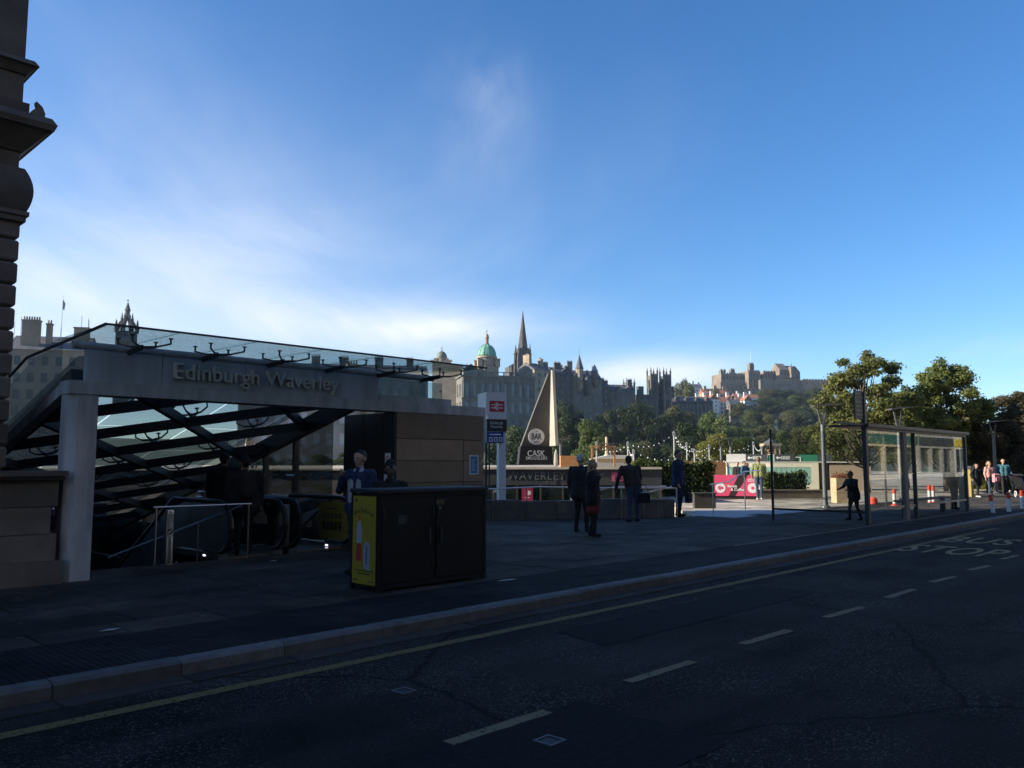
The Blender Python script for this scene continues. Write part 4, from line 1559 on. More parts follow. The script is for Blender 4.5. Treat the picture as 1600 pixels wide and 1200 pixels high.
x0, z0 = sp_(858.5, 697); x1, z1 = sp_(861, 577)
q.add([(x0, -0.02, z0), (x0 + .10, -1.2, z0), (x0 + .24, -1.2, z0), (x0 + .2, 0.3, z0), (x1, -.02, z1), (x1 + .04, -.16, z1 - .1), (x1 + .15, -.16, z1 - .1), (x1 + .1, .3, z1)],
      [(0, 3, 2, 1), (4, 5, 6, 7), (0, 1, 5, 4), (1, 2, 6, 5), (2, 3, 7, 6), (3, 0, 4, 7)])
q.build('side_fin', cl_, sail)
MB().prism_y([sp_(809, 726), sp_(862, 726), sp_(861, 697.5), sp_(812, 697.5)], -0.35, 0.55).build('base', mat('bar_black', (0.012, 0.012, 0.013), 0.5), sail)
rx, rz2 = sp_(838, 682.5)
q = MB().cyl((rx, 0, rz2), (rx, -.05, rz2), 0.375, seg=32)
rd = q.build('roundel', mat('roundel_white', (0.70, 0.69, 0.66), 0.5), sail)
bt = text('roundel_text', 'BAR', 0.36, blk, rd, (rx, -.055, rz2), ext=0.004, bold=0.006)
bt.scale = (0.70, 1.1, 1)
text('roundel_text', 'THE', 0.07, blk, rd, (rx, -.055, rz2 + .24), ext=0.004)
MB().box(rx - .1, rx + .1, -.055, -.051, rz2 - .26, rz2 - .22).build('roundel_mark', blk, rd)
lx, lz = sp_(836, 709)
b1 = text('bar_lettering', 'CASK', 0.38, whm, sail, (lx, -.36, lz), ext=0.006, bold=0.003)
b1.scale = (0.80 / b1.dimensions.x, 1.0, 1)
b2 = text('bar_lettering', 'SMUGGLERS', 0.19, whm, sail, (lx + .02, -.36, lz - .21), ext=0.006, bold=0.001)
b2.scale = (0.98 / b2.dimensions.x, 1.05, 1)
# ------------------------------------------------------------------ terrace furniture
oakm = mat('orange_timber', (0.46, 0.22, 0.08), 0.7, nscale=4, namt=0.25, stretch=(1, 1, 6))
palewood = mat('pale_timber', (0.55, 0.42, 0.26), 0.75, nscale=4, namt=0.2)
TZ0 = 1.42


def on_terrace(u, D):
    p = P(u, 700, D)
    return p.x, D


# closed parasol
x, y = on_terrace(868.5, 40)
t = thing('closed_parasol', 'closed cream parasol standing beside the concrete sail', 'parasol', (x, y, TZ0))
zt_ = P(868, 702, 40).z - TZ0
q = MB()
q.lathe([(0.02, 0.12), (0.10, 0.14), (0.13, 0.3), (0.11, 0.55), (0.07, zt_ - .12), (0.02, zt_ - .04)], 8)
for i, v in enumerate(q.v):
    f_ = 1.0 if i % 2 else 0.78
    q.v[i] = (v[0] * f_, v[1] * f_, v[2])
q.build('canopy', mat('cream_canvas', (0.70, 0.64, 0.52), 0.9), t)
MB().cyl((0, 0, 0), (0, 0, zt_), 0.018, seg=8).build('pole', palewood, t)
MB().lathe([(0.2, 0), (0.2, .05), (0.05, .07)], 14).build('foot', dsteel, t)
# timber arch
x0, _ = on_terrace(925, 52); x1, _ = on_terrace(960, 52)
t = thing('timber_arch', 'orange timber arch with round crest on the mall roof terrace', 'arch', ((x0 + x1) / 2, 52, TZ0))
w = (x1 - x0) / 2
zt_ = P(940, 699, 52).z - TZ0
for sx in (-1, 1):
    MB().box(sx * w - .06, sx * w + .06, -.06, .06, 0, zt_).build('post', oakm, t)
    q = MB()
    for k in range(6):
        a0, a1 = math.pi / 2 * k / 6, math.pi / 2 * (k + 1) / 6
        rr = w - .08
        q.bar((sx * rr * math.cos(a0), 0, zt_ - rr + .06 + rr * math.sin(a0)), (sx * rr * math.cos(a1), 0, zt_ - rr + .06 + rr * math.sin(a1)), 0.07, 0.10)
    q.build('curved_brace', oakm, t)
MB().box(-w - .1, w + .1, -.07, .07, zt_, zt_ + .10).build('lintel', oakm, t)
q = MB()
for k in range(14):
    a0, a1 = 2 * math.pi * k / 14, 2 * math.pi * (k + 1) / 14
    q.bar((.26 * math.cos(a0), -.09, zt_ + .02 + .26 * math.sin(a0)), (.26 * math.cos(a1), -.09, zt_ + .02 + .26 * math.sin(a1)), 0.05, 0.06)
for k in range(5):
    q.bar((-.2 + .1 * k, -.09, zt_ - .16), (-.2 + .1 * k, -.09, zt_ + .2), 0.02, 0.02)
q.build('crest', mat('rusty_metal', (0.20, 0.11, 0.06), 0.7), t)
# long timber planters / benches seen as pale boards
def planter(label, u0, u1, v0, v1, D, m, green=False, grp=None):
    a, b = P(u0, v1, D), P(u1, v0, D)
    bz = deck_z(a.x, D)
    t = thing('timber_planter', label, 'planter', (a.x, D, bz), 0, grp)
    z1 = b.z - bz
    w = b.x - a.x
    n = max(2, int(z1 / 0.14))
    for k in range(n):
        MB().box(0, w, 0, 0.9, k * z1 / n + .003, (k + 1) * z1 / n - .003).build('board', m, t)
    return t, w, z1


planter('orange timber planter behind the old man, to the right of the parasol', 876, 906, 712, 726, 46, oakm)
planter('long low orange timber bench rail in front of the yellow green tree', 1072, 1142, 720, 728, 56, oakm)
planter('low pale bench rail behind the leaning man', 930, 1050, 723, 728, 54, mat('bench_grey', (0.45, 0.42, 0.36), 0.8))
# tent-like timber stage with mast
a, b = P(925, 722, 60), P(990, 712, 60)
t = thing('stage_shelter', 'low pale timber stage shelter with a tall mast on the terrace', 'shelter', ((a.x + b.x) / 2, 60, TZ0))
hw = (b.x - a.x) / 2
z1 = P(950, 717, 60).z - TZ0
z2 = P(950, 711, 60).z - TZ0
MB().box(-hw, hw, 0, 2.2, 0, z1).build('body', palewood, t)
MB().prism_y([(-hw - .05, z1 + .003), (hw + .05, z1 + .003), (hw + .02, z2), (-hw * .2, z2)], -.2, 2.4).build('roof', mat('pale_roof_sheet', (0.55, 0.52, 0.45), 0.7), t)
mx = P(950, 700, 60).x - (a.x + b.x) / 2
MB().lathe([(0.32, z2 - .2), (0.12, z2 + .1), (0.08, P(950, 682, 60).z - TZ0)], 10, mx, 0.9).build('mast', palewood, t)
# poles and string lights
pole_l = ['thin grey string light pole beside the timber arch', 'thin grey string light pole beyond the leaning man', 'short grey string light pole over the hedge end',
          'tallest grey string light pole with a box on top', 'thin grey string light pole left of the suited man', 'short grey string light pole right of the suited man',
          'thin grey string light pole beyond the white pavilion', 'thin grey string light pole in the yellow green tree', 'slim grey string light pole above the pavilion signs']
tops = []
gpole = mat('galvanised_pole', (0.42, 0.43, 0.42), 0.5, 0.4)
for (u, v, D), lb in zip([(932, 690, 55), (981, 690, 50), (990, 702, 47), (1053, 674, 52), (1073, 691, 57), (1085, 701, 50), (1177, 690, 62), (1108, 694, 60), (1190, 697, 64)], pole_l):
    p = P(u, v, D)
    base = deck_z(p.x, D)
    t = thing('light_pole', lb, 'pole', (p.x, D, base), 0, 'string light poles')
    MB().cyl((0, 0, 0), (0, 0, p.z - base), 0.055, 0.045, seg=8).build('shaft', gpole, t, smooth='auto')
    MB().box(-.07, .07, -.05, .05, p.z - base - .28, p.z - base - .05).build('light_box', gpole, t)
    tops.append(Vector((p.x, D, p.z - 0.1)))
bulbm = mat('bulb_white', (0.85, 0.84, 0.80), 0.25)
bulb = MB().sphere((0, 0, -.055), 0.036, 8, 6).cyl((0, 0, -.03), (0, 0, 0.0), 0.02, seg=6).mesh('bulb', bulbm)
pairs = [(0, 1), (1, 3), (1, 2), (2, 5), (3, 4), (3, 5), (4, 7), (5, 7), (7, 6), (6, 8), (5, 6)]
for i, (a, b) in enumerate(pairs):
    A, B = tops[a], tops[b]
    t = thing('string_lights', 'string of small white globe bulbs hung between terrace poles', 'string lights', A, 0, 'string lights over the terrace')
    pts = []
    n = 9
    sag = 0.25 + 0.05 * (A - B).length
    for k in range(n + 1):
        f_ = k / n
        p = A.lerp(B, f_) - A
        p.z -= sag * 4 * f_ * (1 - f_)
        pts.append(p)
    MB().path(pts, 0.012, 4).build('cable', blackp, t)
    for p in pts[1:-1]:
        inst('bulb', bulb, t, p)

# ------------------------------------------------------------------ street lamps
def lamp(label, u, vtop, base, rz=0.0, grp='street lamps on the plaza', flip=1):
    h = P(u, vtop, base.y).z - base.z
    t = thing('street_lamp', label, 'lamp', base, rz, grp)
    k = h / 3.8
    lm = mat('lamp_grey', (0.14, 0.145, 0.15), 0.45, 0.3)
    MB().lathe([(0.17, 0), (0.16, .05), (0.10, .09), (0.085, .2), (0.075, h - .75 * k)], 14).build('post', lm, t, smooth='auto')
    for sx in (-1, 1):
        MB().bar((sx * .03, 0, h - .8 * k), (sx * .17, 0, h - .12 * k), 0.06, 0.05).build('arm', lm, t)
    q = MB()
    f_ = flip
    q.prism_y([(-.32, h - .10), (.1, h - .03), (.78, h + .03), (.10, h + .02), (-.36, h - .04)] if f_ > 0 else
              [(.32, h - .10), (.36, h - .04), (-.10, h + .02), (-.78, h + .03), (-.1, h - .03)], -.2, .2)
    q.build('lamp_head', lm, t)
    return t


b = G(1290, 793); lamp('grey street lamp with a tilted flat head standing beside the bus shelter end', 1290, 632, b)
b = P(1409, 779, 33.5); b.z = 0.115; lamp('grey street lamp rising behind the bus shelter roof', 1409, 637, b)
b = P(1557, 768, 44); b.z = 0.115; lamp('grey street lamp standing behind the walking group', 1557, 658, b)
b = P(1128, 760, 58); b.z = 0.115; lamp('left lamp of the pair in front of the yellow green tree', 1128, 684, b, flip=-1)
b = P(1143, 760, 60); b.z = 0.115; lamp('right lamp of the pair in front of the yellow green tree', 1143, 684, b)
b = P(876, 760, 62); b.z = TZ0; lamp('street lamp on the terrace beside the concrete sail', 876, 686, b)
b = P(955, 760, 70); b.z = TZ0; lamp('street lamp behind the timber arch', 955, 693, b)

# ------------------------------------------------------------------ leaves
def leaf_mesh(name, pts, nrm, size, var, m, rs, fold=0.25):
    """one folded leaf (two triangles) per point"""
    n = len(pts)
    t = rs.normal(size=(n, 3))
    t -= nrm * (t * nrm).sum(1, keepdims=True)
    t /= np.linalg.norm(t, axis=1, keepdims=True) + 1e-9
    b = np.cross(nrm, t)
    L = size * rs.uniform(0.6, 1.3, (n, 1))
    W = L * rs.uniform(0.55, 0.8, (n, 1))
    v = np.empty((n, 4, 3))
    v[:, 0] = pts - t * L * 0.5
    v[:, 1] = pts + b * W * 0.5 - nrm * W * fold
    v[:, 2] = pts + t * L * 0.5
    v[:, 3] = pts - b * W * 0.5 - nrm * W * fold
    me = bpy.data.meshes.new(name)
    me.vertices.add(4 * n)
    me.vertices.foreach_set('co', v.reshape(-1).astype(np.float32))
    idx = np.arange(n)[:, None] * 4
    tri = np.concatenate([idx + np.array([[0, 1, 2]]), idx + np.array([[0, 2, 3]])], axis=1).reshape(-1)
    me.loops.add(6 * n)
    me.loops.foreach_set('vertex_index', tri.astype(np.int32))
    me.polygons.add(2 * n)
    me.polygons.foreach_set('loop_start', (np.arange(2 * n) * 3).astype(np.int32))
    at = me.attributes.new('var', 'FLOAT', 'FACE')
    at.data.foreach_set('value', np.repeat(var, 2).astype(np.float32))
    me.materials.append(m)
    me.update()
    me.validate()
    return me


def lobe_points(rs, lobes, n, fuzz=0.08):
    """points through ellipsoid lobes, thicker towards the outside; returns points, outward normals, lobe tint"""
    vol = np.array([l[3] * l[4] * l[5] for l in lobes])
    pick = rs.choice(len(lobes), n, p=vol / vol.sum())
    L = np.array(lobes)[pick]
    d = rs.normal(size=(n, 3))
    d /= np.linalg.norm(d, axis=1, keepdims=True)
    r = rs.uniform(0.35, 1.0, (n, 1)) ** 0.45
    r *= 1 + 0.12 * np.sin(d[:, :1] * 9 + L[:, :1] * 5) * np.cos(d[:, 1:2] * 8) + fuzz * rs.normal(size=(n, 1))
    p = L[:, :3] + d * L[:, 3:6] * r
    nr = d * 0.6 + rs.normal(size=(n, 3)) * 0.55 + np.array([[0, 0, 0.45]])
    nr /= np.linalg.norm(nr, axis=1, keepdims=True)
    tint = np.random.RandomState(3).uniform(0, 1, len(lobes))[pick]
    return p, nr, tint


def make_tree(seed, h, cr, base, nlobes, nleaf, lsize, m, trunk_r, spread=1.0, topround=0.6, lob=1.0):
    rs = np.random.RandomState(seed)
    lobes = []
    zc = h * base
    ch = h - zc
    for i in range(nlobes):
        f_ = (i + 0.5) / nlobes
        z = zc + ch * (0.10 + 0.80 * f_)
        env = math.sin(math.pi * (0.12 + 0.80 * f_) ** 0.8) ** topround
        a = i * 2.4 + rs.uniform(-.5, .5)
        rad = cr * env * rs.uniform(0.25, 0.92) * spread
        s_ = cr * rs.uniform(0.22, 0.46) * (0.65 + 0.5 * env) * lob
        lobes.append((rad * math.cos(a), rad * math.sin(a), z, s_ * 1.15, s_ * 1.15, s_ * rs.uniform(0.6, 0.9)))
    lobes.append((rs.uniform(-.2, .2) * cr, 0, h - cr * .3 * lob, cr * .3 * lob, cr * .3 * lob, cr * .3 * lob))
    p, nr, tint = lobe_points(rs, lobes, nleaf, 0.08 if lob == 1.0 else 0.24)
    var = np.clip(tint * 0.55 + rs.uniform(0, .55, nleaf), 0, 1)
    crown = leaf_mesh('crown', p, nr, lsize, var, m, rs)
    tr = MB()
    pts = [Vector((0, 0, 0))]
    for k in range(1, 5):
        pts.append(Vector((rs.uniform(-.03, .03) * h, rs.uniform(-.03, .03) * h, h * 0.2 * k)))
    for k in range(4):
        tr.cyl(pts[k], pts[k + 1], trunk_r * (1 - .22 * k), trunk_r * (1 - .22 * (k + 1)), 8)
    for l in lobes:
        z0 = max(h * base * 0.7, l[2] - cr * 0.9)
        k = min(3, int(z0 / (h * .2)))
        f_ = min(1.0, (z0 - k * h * .2) / (h * .2))
        st = pts[k].lerp(pts[k + 1], f_)
        en = Vector(l[:3])
        mid = st.lerp(en, .5) + Vector((0, 0, -.04 * h))
        r0 = trunk_r * .34
        tr.cyl(st, mid, r0, r0 * .7, 6)
        tr.cyl(mid, en, r0 * .7, r0 * .25, 6)
        for _ in range(2):
            e2 = en + Vector(rs.normal(size=3)) * l[3] * .6
            tr.cyl(mid.lerp(en, .6), e2, r0 * .3, r0 * .1, 4)
    trunk = tr.mesh('trunk', bark, True)
    return trunk, crown


def plant_tree(name, label, meshes, loc, rz, scale, grp=None, sz=None):
    t = thing(name, label, 'tree', loc, rz, grp)
    for nm, me in zip(('trunk', 'crown'), meshes):
        inst(nm, me, t, (0, 0, 0), (0, 0, 0), (scale, scale, sz or scale))
    return t


lf_green = leaf_mat('leaf_green', (0.04, 0.07, 0.018), (0.13, 0.16, 0.04))
lf_dark = leaf_mat('leaf_dark_green', (0.02, 0.036, 0.012), (0.06, 0.085, 0.025))
lf_olive = leaf_mat('leaf_olive', (0.045, 0.06, 0.02), (0.13, 0.13, 0.04))
lf_yel = leaf_mat('leaf_yellow_green', (0.15, 0.17, 0.03), (0.34, 0.33, 0.07), 0.4)
lf_red = leaf_mat('leaf_purple_brown', (0.065, 0.065, 0.035), (0.17, 0.14, 0.075), 0.5)
lf_maple = leaf_mat('leaf_maple', (0.06, 0.085, 0.028), (0.20, 0.205, 0.065), 0.5)

# far tree stock (real heights 9-14 m; leaf clumps big enough to read at 150 m and more)
stock = {}
for i, (kind, m) in enumerate((('g', lf_green), ('d', lf_dark), ('o', lf_olive), ('y', lf_yel))):
    for j in range(2):
        stock[kind + str(j)] = make_tree(20 + i * 7 + j, 11 + j, 4.6 + .5 * j, 0.22, 14 + 3 * j, 8500, 0.40, m, 0.28)


def far_tree(label, u, vtop, wpx, D, kind, rz=0.0, grp='trees in the gardens below the castle', zbase=None):
    """crown top at pixel row vtop, crown about wpx wide, standing on the slope at distance D"""
    me = stock[kind]
    h0 = 11 + int(kind[1]); r0 = (4.6 + .5 * int(kind[1])) * 1.12
    top = P(u, vtop, D)
    sxy_ = (wpx * D / F) / (2 * r0)
    zb = (terrain_z(top.x, D) - 0.3 if D > 134 else deck_z(top.x, D)) if zbase is None else zbase
    hgt = max(top.z - zb, 0.6 * h0 * sxy_)
    sz = hgt / h0
    return plant_tree('tree', label, me, (top.x, D, top.z - hgt), rz, sxy_, grp, sz)


r2 = random.Random(11)
named = [('rounded light green tree below the old town, over the old man', 925, 655, 66, 150, 'g0'),
         ('bright yellow green tree behind the pair of lamps', 1122, 676, 70, 84, 'y0'),
         ('dark tree beside the concrete sail', 878, 650, 60, 190, 'd0'),
         ('tall dark tree below the twin gothic towers', 1000, 628, 86, 300, 'd1'),
         ('grey green tree under the gothic towers right of the dark one', 1055, 632, 60, 330, 'o0'),
         ('broad dark tree behind the suited man', 1085, 660, 90, 170, 'd0'),
         ('light olive tree below the white gabled houses', 1115, 642, 60, 240, 'g1'),
         ('dark green tree above the pavilion signs', 1168, 682, 70, 120, 'd1'),
         ('small light green tree on the slope above the kiosk temple', 1225, 672, 44, 200, 'g0'),
         ('wide olive tree beside the bus shelter lamp', 1262, 665, 80, 110, 'o1'),
         ('olive green tree behind the lamp and shelter end', 1300, 660, 80, 95, 'g1'),
         ('bare grey green tree on the ridge beside the gothic towers', 1070, 590, 44, 560, 'o0'),
         ('dark tree beyond the rail sign', 800, 664, 70, 170, 'd1'),
         ('small bushy tree by the terrace left of the sail base', 770, 690, 40, 140, 'd0'),
         ('olive tree on the castle slope, left end', 1120, 606, 26, 640, 'o1')]
for lb, u, v, w, D, k in named:
    far_tree(lb, u, v, w, D, k, r2.uniform(0, 6))
kinds = ['d0', 'd1', 'o0', 'g0', 'd0', 'g1', 'd1', 'o1']
# castle slope and garden trees that only their place tells apart
rowspec = []
for u in range(1130, 1330, 17):
    rowspec.append((u + r2.uniform(-6, 6), 606 + 4 * abs(u - 1215) / 60 + r2.uniform(-4, 6) + (14 if u < 1185 else 0), r2.uniform(30, 44), 720))
for u in range(1160, 1340, 20):
    rowspec.append((u + r2.uniform(-6, 6), 622 + r2.uniform(-5, 8), r2.uniform(36, 52), 600))
for u in range(1040, 1340, 27):
    rowspec.append((u + r2.uniform(-8, 8), (660 if u < 1170 else 640) + r2.uniform(-5, 8), r2.uniform(40, 58), 470))
for u in range(870, 1340, 32):
    rowspec.append((u + r2.uniform(-8, 8), 668 + r2.uniform(-6, 8), r2.uniform(46, 66), 330))
for u in range(860, 1330, 36):
    rowspec.append((u + r2.uniform(-8, 8), 690 + r2.uniform(-6, 6), r2.uniform(48, 70), 215))
for u, v, w in ((862, 636, 34), (884, 626, 40), (905, 640, 38), (948, 640, 44), (972, 634, 46), (990, 650, 40), (1040, 650, 44)):
    rowspec.append((u, v, w, 300))
for u in range(380, 560, 40):
    rowspec.append((u, 712 + r2.uniform(-5, 5), 44, 110))
for k, (u, v, w, D) in enumerate(rowspec):
    lb = {720: 'tree on the slope directly under the castle walls', 600: 'tree half way down the castle slope', 470: 'tree low on the castle slope behind the gardens',
          330: 'tree in the gardens below the old town', 300: 'dark tree climbing the bank right under the old town walls', 215: 'tree along the near edge of the gardens', 110: 'small tree seen through the glass wall of the canopy'}[D]
    t = far_tree(lb, u, v, w, D, ('d0' if k % 2 else 'd1') if D == 300 else kinds[(k * 5 + 3) % 8], r2.uniform(0, 6), grp=lb.replace('tree', 'trees', 1))

# maples by the bus stop: near, so real leaf size
maple = [make_tree(71, 8.2, 2.5, 0.24, 44, 24000, 0.17, lf_maple, 0.14, 1.18, 0.35, 0.50),
         make_tree(82, 8.0, 2.3, 0.20, 50, 30000, 0.17, leaf_mat('leaf_maple_b', (0.065, 0.10, 0.03), (0.21, 0.225, 0.06), 0.5), 0.14, 1.1, 0.6, 0.56),
         make_tree(93, 6.8, 2.4, 0.2, 44, 24000, 0.17, lf_red, 0.13, 1.1, 0.5, 0.54)]
mp = [('tall open crowned maple rising behind the bus shelter', 0, 1348, 543, 1.0, 45, 0.3),
      ('dense green maple over the right end of the bus shelter', 1, 1468, 556, 1.02, 47, 1.2),
      ('smaller green maple between the two tall maples', 1, 1412, 600, 0.95, 52, 3.0),
      ('purple brown maple beside the dark fence', 2, 1548, 622, 1.0, 48, 0.5),
      ('tall purple brown maple over the hedge, furthest along the street', 2, 1606, 596, 1.05, 52, 2.2),
      ('dark maple at the foot of the tall open crowned one', 0, 1318, 620, 0.9, 56, 4.0),
      ('low dark maple behind the walking group', 2, 1575, 650, 0.9, 60, 4.4)]
for lb, k, u, v, s_, D, rz in mp:
    top = P(u, v, D)
    h0 = (8.2, 8.0, 6.8)[k]
    plant_tree('maple_tree', lb, maple[k], (top.x, D, 0.115), rz, s_, 'maples along the plaza', (top.z - .115) / (h0 * 1.02))

# hedges ------------------------------------------------------------------
def hedge(label, a, b, h, dep, n, lsize, m, grp=None, seed=1, z0=0.115):
    a, b = Vector(a), Vector(b)
    d = b - a
    L = d.length
    rs = np.random.RandomState(seed)
    p = np.stack([rs.uniform(0, L, n), rs.uniform(-dep / 2, dep / 2, n), rs.uniform(0.02, 1, n)], 1)
    # push most leaves out to the surface
    s_ = rs.rand(n)
    p[:, 1] = np.where(s_ < .35, -dep / 2 + np.abs(rs.normal(0, .06, n)), p[:, 1])
    topz = h * (0.90 + 0.10 * np.sin(p[:, 0] * 3.1 + seed) * np.cos(p[:, 0] * 7.7) + 0.07 * rs.normal(size=n))
    p[:, 2] = np.where((s_ > .35) & (s_ < .65), topz - np.abs(rs.normal(0, .05, n)), p[:, 2] * topz)
    end = 0.1 * rs.normal(size=n)
    p[:, 0] += end
    nr = rs.normal(size=(n, 3)) * 0.6 + np.array([[0, -.35, .5]])
    nr /= np.linalg.norm(nr, axis=1, keepdims=True)
    t = thing('hedge', label, 'hedge', (a.x, a.y, z0), math.atan2(d.y, d.x), grp)
    inst('foliage', leaf_mesh('foliage', p, nr, lsize, rs.rand(n), m, rs), t)
    q = MB()
    for k in range(int(L / .35) + 1):
        x = min(L, k * .35 + .1)
        y = rs.uniform(-.1, .1)
        q.cyl((x, y, 0), (x + rs.uniform(-.1, .1), y + rs.uniform(-.1, .1), h * .8), 0.014, 0.006, 5)
        q.cyl((x, y, h * .2), (x + rs.uniform(-.2, .2), y + rs.uniform(-.2, .2), h * .7), 0.009, 0.004, 4)
    q.build('stems', bark, t)
    return t


lf_hedge = leaf_mat('leaf_laurel', (0.025, 0.05, 0.014), (0.12, 0.15, 0.035), 0.25)
p0, p1 = P(1012, 745, 40), P(1112, 745, 40)
hedge('long dark laurel hedge behind the suited man', (p0.x, 40, 0), (p1.x, 40, 0), 1.62, 0.9, 9000, 0.15, lf_hedge, seed=2)
p0, p1 = P(1193, 766, 38.2), P(1254, 766, 38.2)
hedge('clipped laurel hedge in the low walled bed behind the man in green', (p0.x, 38.2, 0), (p1.x, 38.2, 0), 0.90, 0.8, 5200, 0.13, lf_hedge, seed=3, z0=0.34)
p0, p1 = P(1002, 745, 36), P(1022, 745, 36)
hedge('bright leafy bush at the end of the laurel hedge', (P(985, 745, 36).x, 36, 0), (P(1008, 745, 36).x, 36, 0), 1.62, 0.7, 1800, 0.16, leaf_mat('leaf_bright', (0.05, 0.09, 0.02), (0.16, 0.19, 0.05)), seed=4)
p0, p1 = P(1498, 735, 52), P(1570, 735, 50)
hedge('sloping yellow green hedge behind the walking group', (p0.x, 52, 0), (p1.x, 50, 0), 2.0, 1.4, 9000, 0.15, leaf_mat('leaf_privet', (0.08, 0.09, 0.02), (0.22, 0.20, 0.05)), seed=5)
p0, p1 = P(1560, 735, 47), P(1625, 735, 47)
hedge('dark hedge behind the teal jumper man', (p0.x, 47, 0), (p1.x, 47, 0), 1.7, 1.0, 5000, 0.16, lf_olive, seed=6)
# low bed wall
t = thing('bed_wall', 'low brown stone wall of the laurel bed beside the lamp', 'wall', (P(1185, 778, 37.4).x, 37.4, 0.115))
x = 0
wl_ = P(1290, 778, 37.4).x - P(1185, 778, 37.4).x
k = 0
bw = mat('bed_stone', (0.20, 0.155, 0.11), 0.85, nscale=3, namt=0.25, bump=0.2, island=True)
while x < wl_ - .05:
    ln = min(0.62, wl_ - x)
    MB().box(x + .004, x + ln - .004, 0, .3, 0, .34).build('wall_block', bw, t)
    x += ln
MB().box(-.02, wl_ + .02, -.03, .33, .343, .40).build('coping', bw, t)
so_ = MB().box(P(1185, 778, 37.8).x, P(1290, 778, 37.8).x, 37.72, 39.0, .116, .36)
tag(so_.build('soil_bed', mat('soil', (0.04, 0.03, 0.02), 0.95, nscale=6)), 'dark soil in the laurel bed', 'soil', kind='structure')

# ------------------------------------------------------------------ pink sign
p0 = P(1117.5, 775, 36.8); p1 = P(1183, 742, 36.8)
w, h = p1.x - p0.x, p1.z - p0.z
t = thing('cafe_banner', 'pink bagels and coffee banner with a white arrow disc and bagel', 'sign', ((p0.x + p1.x) / 2, 36.8, .115), R(-12))
zb = p0.z - .115
pkm = mat('banner_pink', (0.70, 0.075, 0.17), 0.5, nscale=2, namt=0.05)
bd = MB().box(-w / 2, w / 2, 0, .03, zb, zb + h).build('banner', pkm, t)
MB().prism_y([(-w * .18, zb), (-w * .03, zb), (w * .27, zb + h), (w * .06, zb + h)], -.004, -.0012).build('dark_band', mat('band_dark', (0.03, 0.015, 0.018), 0.6), bd)
cx = -w / 2 + .26
cz = zb + h * .38
MB().cyl((cx, -.001, cz), (cx, -.005, cz), .22, seg=28).build('arrow_disc', whm, bd)
MB().prism_y([(cx - .14, cz), (cx + .0, cz - .13), (cx + .0, cz - .06), (cx + .13, cz - .06), (cx + .13, cz + .06), (cx, cz + .06), (cx, cz + .13)], -.009, -.0055).build('arrow', pkm, bd)
bx = w / 2 - .24
MB().cyl((bx, -.001, cz), (bx, -.005, cz), .22, seg=28).build('bagel_ring', whm, bd)
MB().cyl((bx, -.0055, cz), (bx, -.009, cz), .07, seg=16).build('bagel_hole', pkm, bd)
q = MB()
for k in range(6):
    q.box(bx - .2 + k * .075, bx - .15 + k * .075, -.005, -.001, zb + h * .68, zb + h * .74)
q.box(bx - .2, bx + .22, -.005, -.001, zb + h * .78, zb + h * .82)
q.build('small_marks', whm, bd)
text('banner_text', 'Bagels', .165, whm, bd, (-.17, -.006, cz + .075), ext=.003, bold=.003)
text('banner_text', '& Coffee', .165, whm, bd, (.06, -.006, cz - .075), ext=.003, bold=.003)
for sx in (-1, 1):
    MB().box(sx * (w / 2 - .1) - .03, sx * (w / 2 - .1) + .03, .031, .09, 0, zb + h - .05).build('leg', dsteel, t)
MB().box(-w / 2, w / 2, .032, .05, 0, zb - .0).build('skirt', blackp, t)  # black strip painted in as the shadow below the banner

# ------------------------------------------------------------------ white pavilion with green glass
D = 49.0
def pv(u, v):
    p = P(u, v, D)
    return p.x, p.z
pav = thing('glass_pavilion', 'low white walled pavilion with pale green glass panels on the plaza', 'pavilion', (pv(1145, 765)[0], D + 1.2, .115), R(-13))
X0 = pv(1145, 765)[0]
def px_(u):
    return pv(u, 740)[0] - X0
zt = pv(1200, 723)[1] - .115
cream = mat('cream_wall', (0.74, 0.69, 0.55), 0.7, nscale=1.5, namt=0.06)
gg = mat('green_glass', (0.30, 0.52, 0.44), 0.12, nscale=0.8, namt=0.15)
zg0, zg1 = pv(1200, 756)[1] - .115, pv(1200, 730)[1] - .115
MB().box(0, px_(1272), .06, 2.0, 0, zt).build('wall', cream, pav)
MB().box(-.03, px_(1272), 0, .058, zg1, zt).build('header', cream, pav)
MB().box(-.03, px_(1272), 0, .058, 0, max(.02, zg0)).build('sill', cream, pav)
n = 17
for k in range(n):
    a = (px_(1272) - .02) * k / n
    b = (px_(1272) - .02) * (k + 1) / n
    MB().box(a + .02, b - .02, .012, .056, zg0 + .003, zg1 - .003).build('glass_panel', gg, pav)
    MB().box(b - .018, b + .018, .004, .054, zg0 + .003, zg1 - .003).build('mullion', mat('mullion_grey', (0.35, 0.38, 0.36), 0.5), pav)
MB().box(px_(1272) + .003, px_(1283), -.01, 2.0, 0, zt).build('end_pier', cream, pav)
MB().box(px_(1283) + .003, px_(1310), .5, 2.0, 0, zt).build('recess_wall', mat('brown_recess', (0.16, 0.12, 0.10), 0.8), pav)
MB().box(px_(1300), px_(1360), .1, .48, 0, zt - .1).build('stone_wing', mat('wing_stone', (0.36, 0.28, 0.21), 0.8), pav)
MB().box(-.05, px_(1365), -.02, 2.1, zt + .003, zt + .07).build('coping', mat('coping_grey', (0.55, 0.54, 0.5), 0.7), pav)
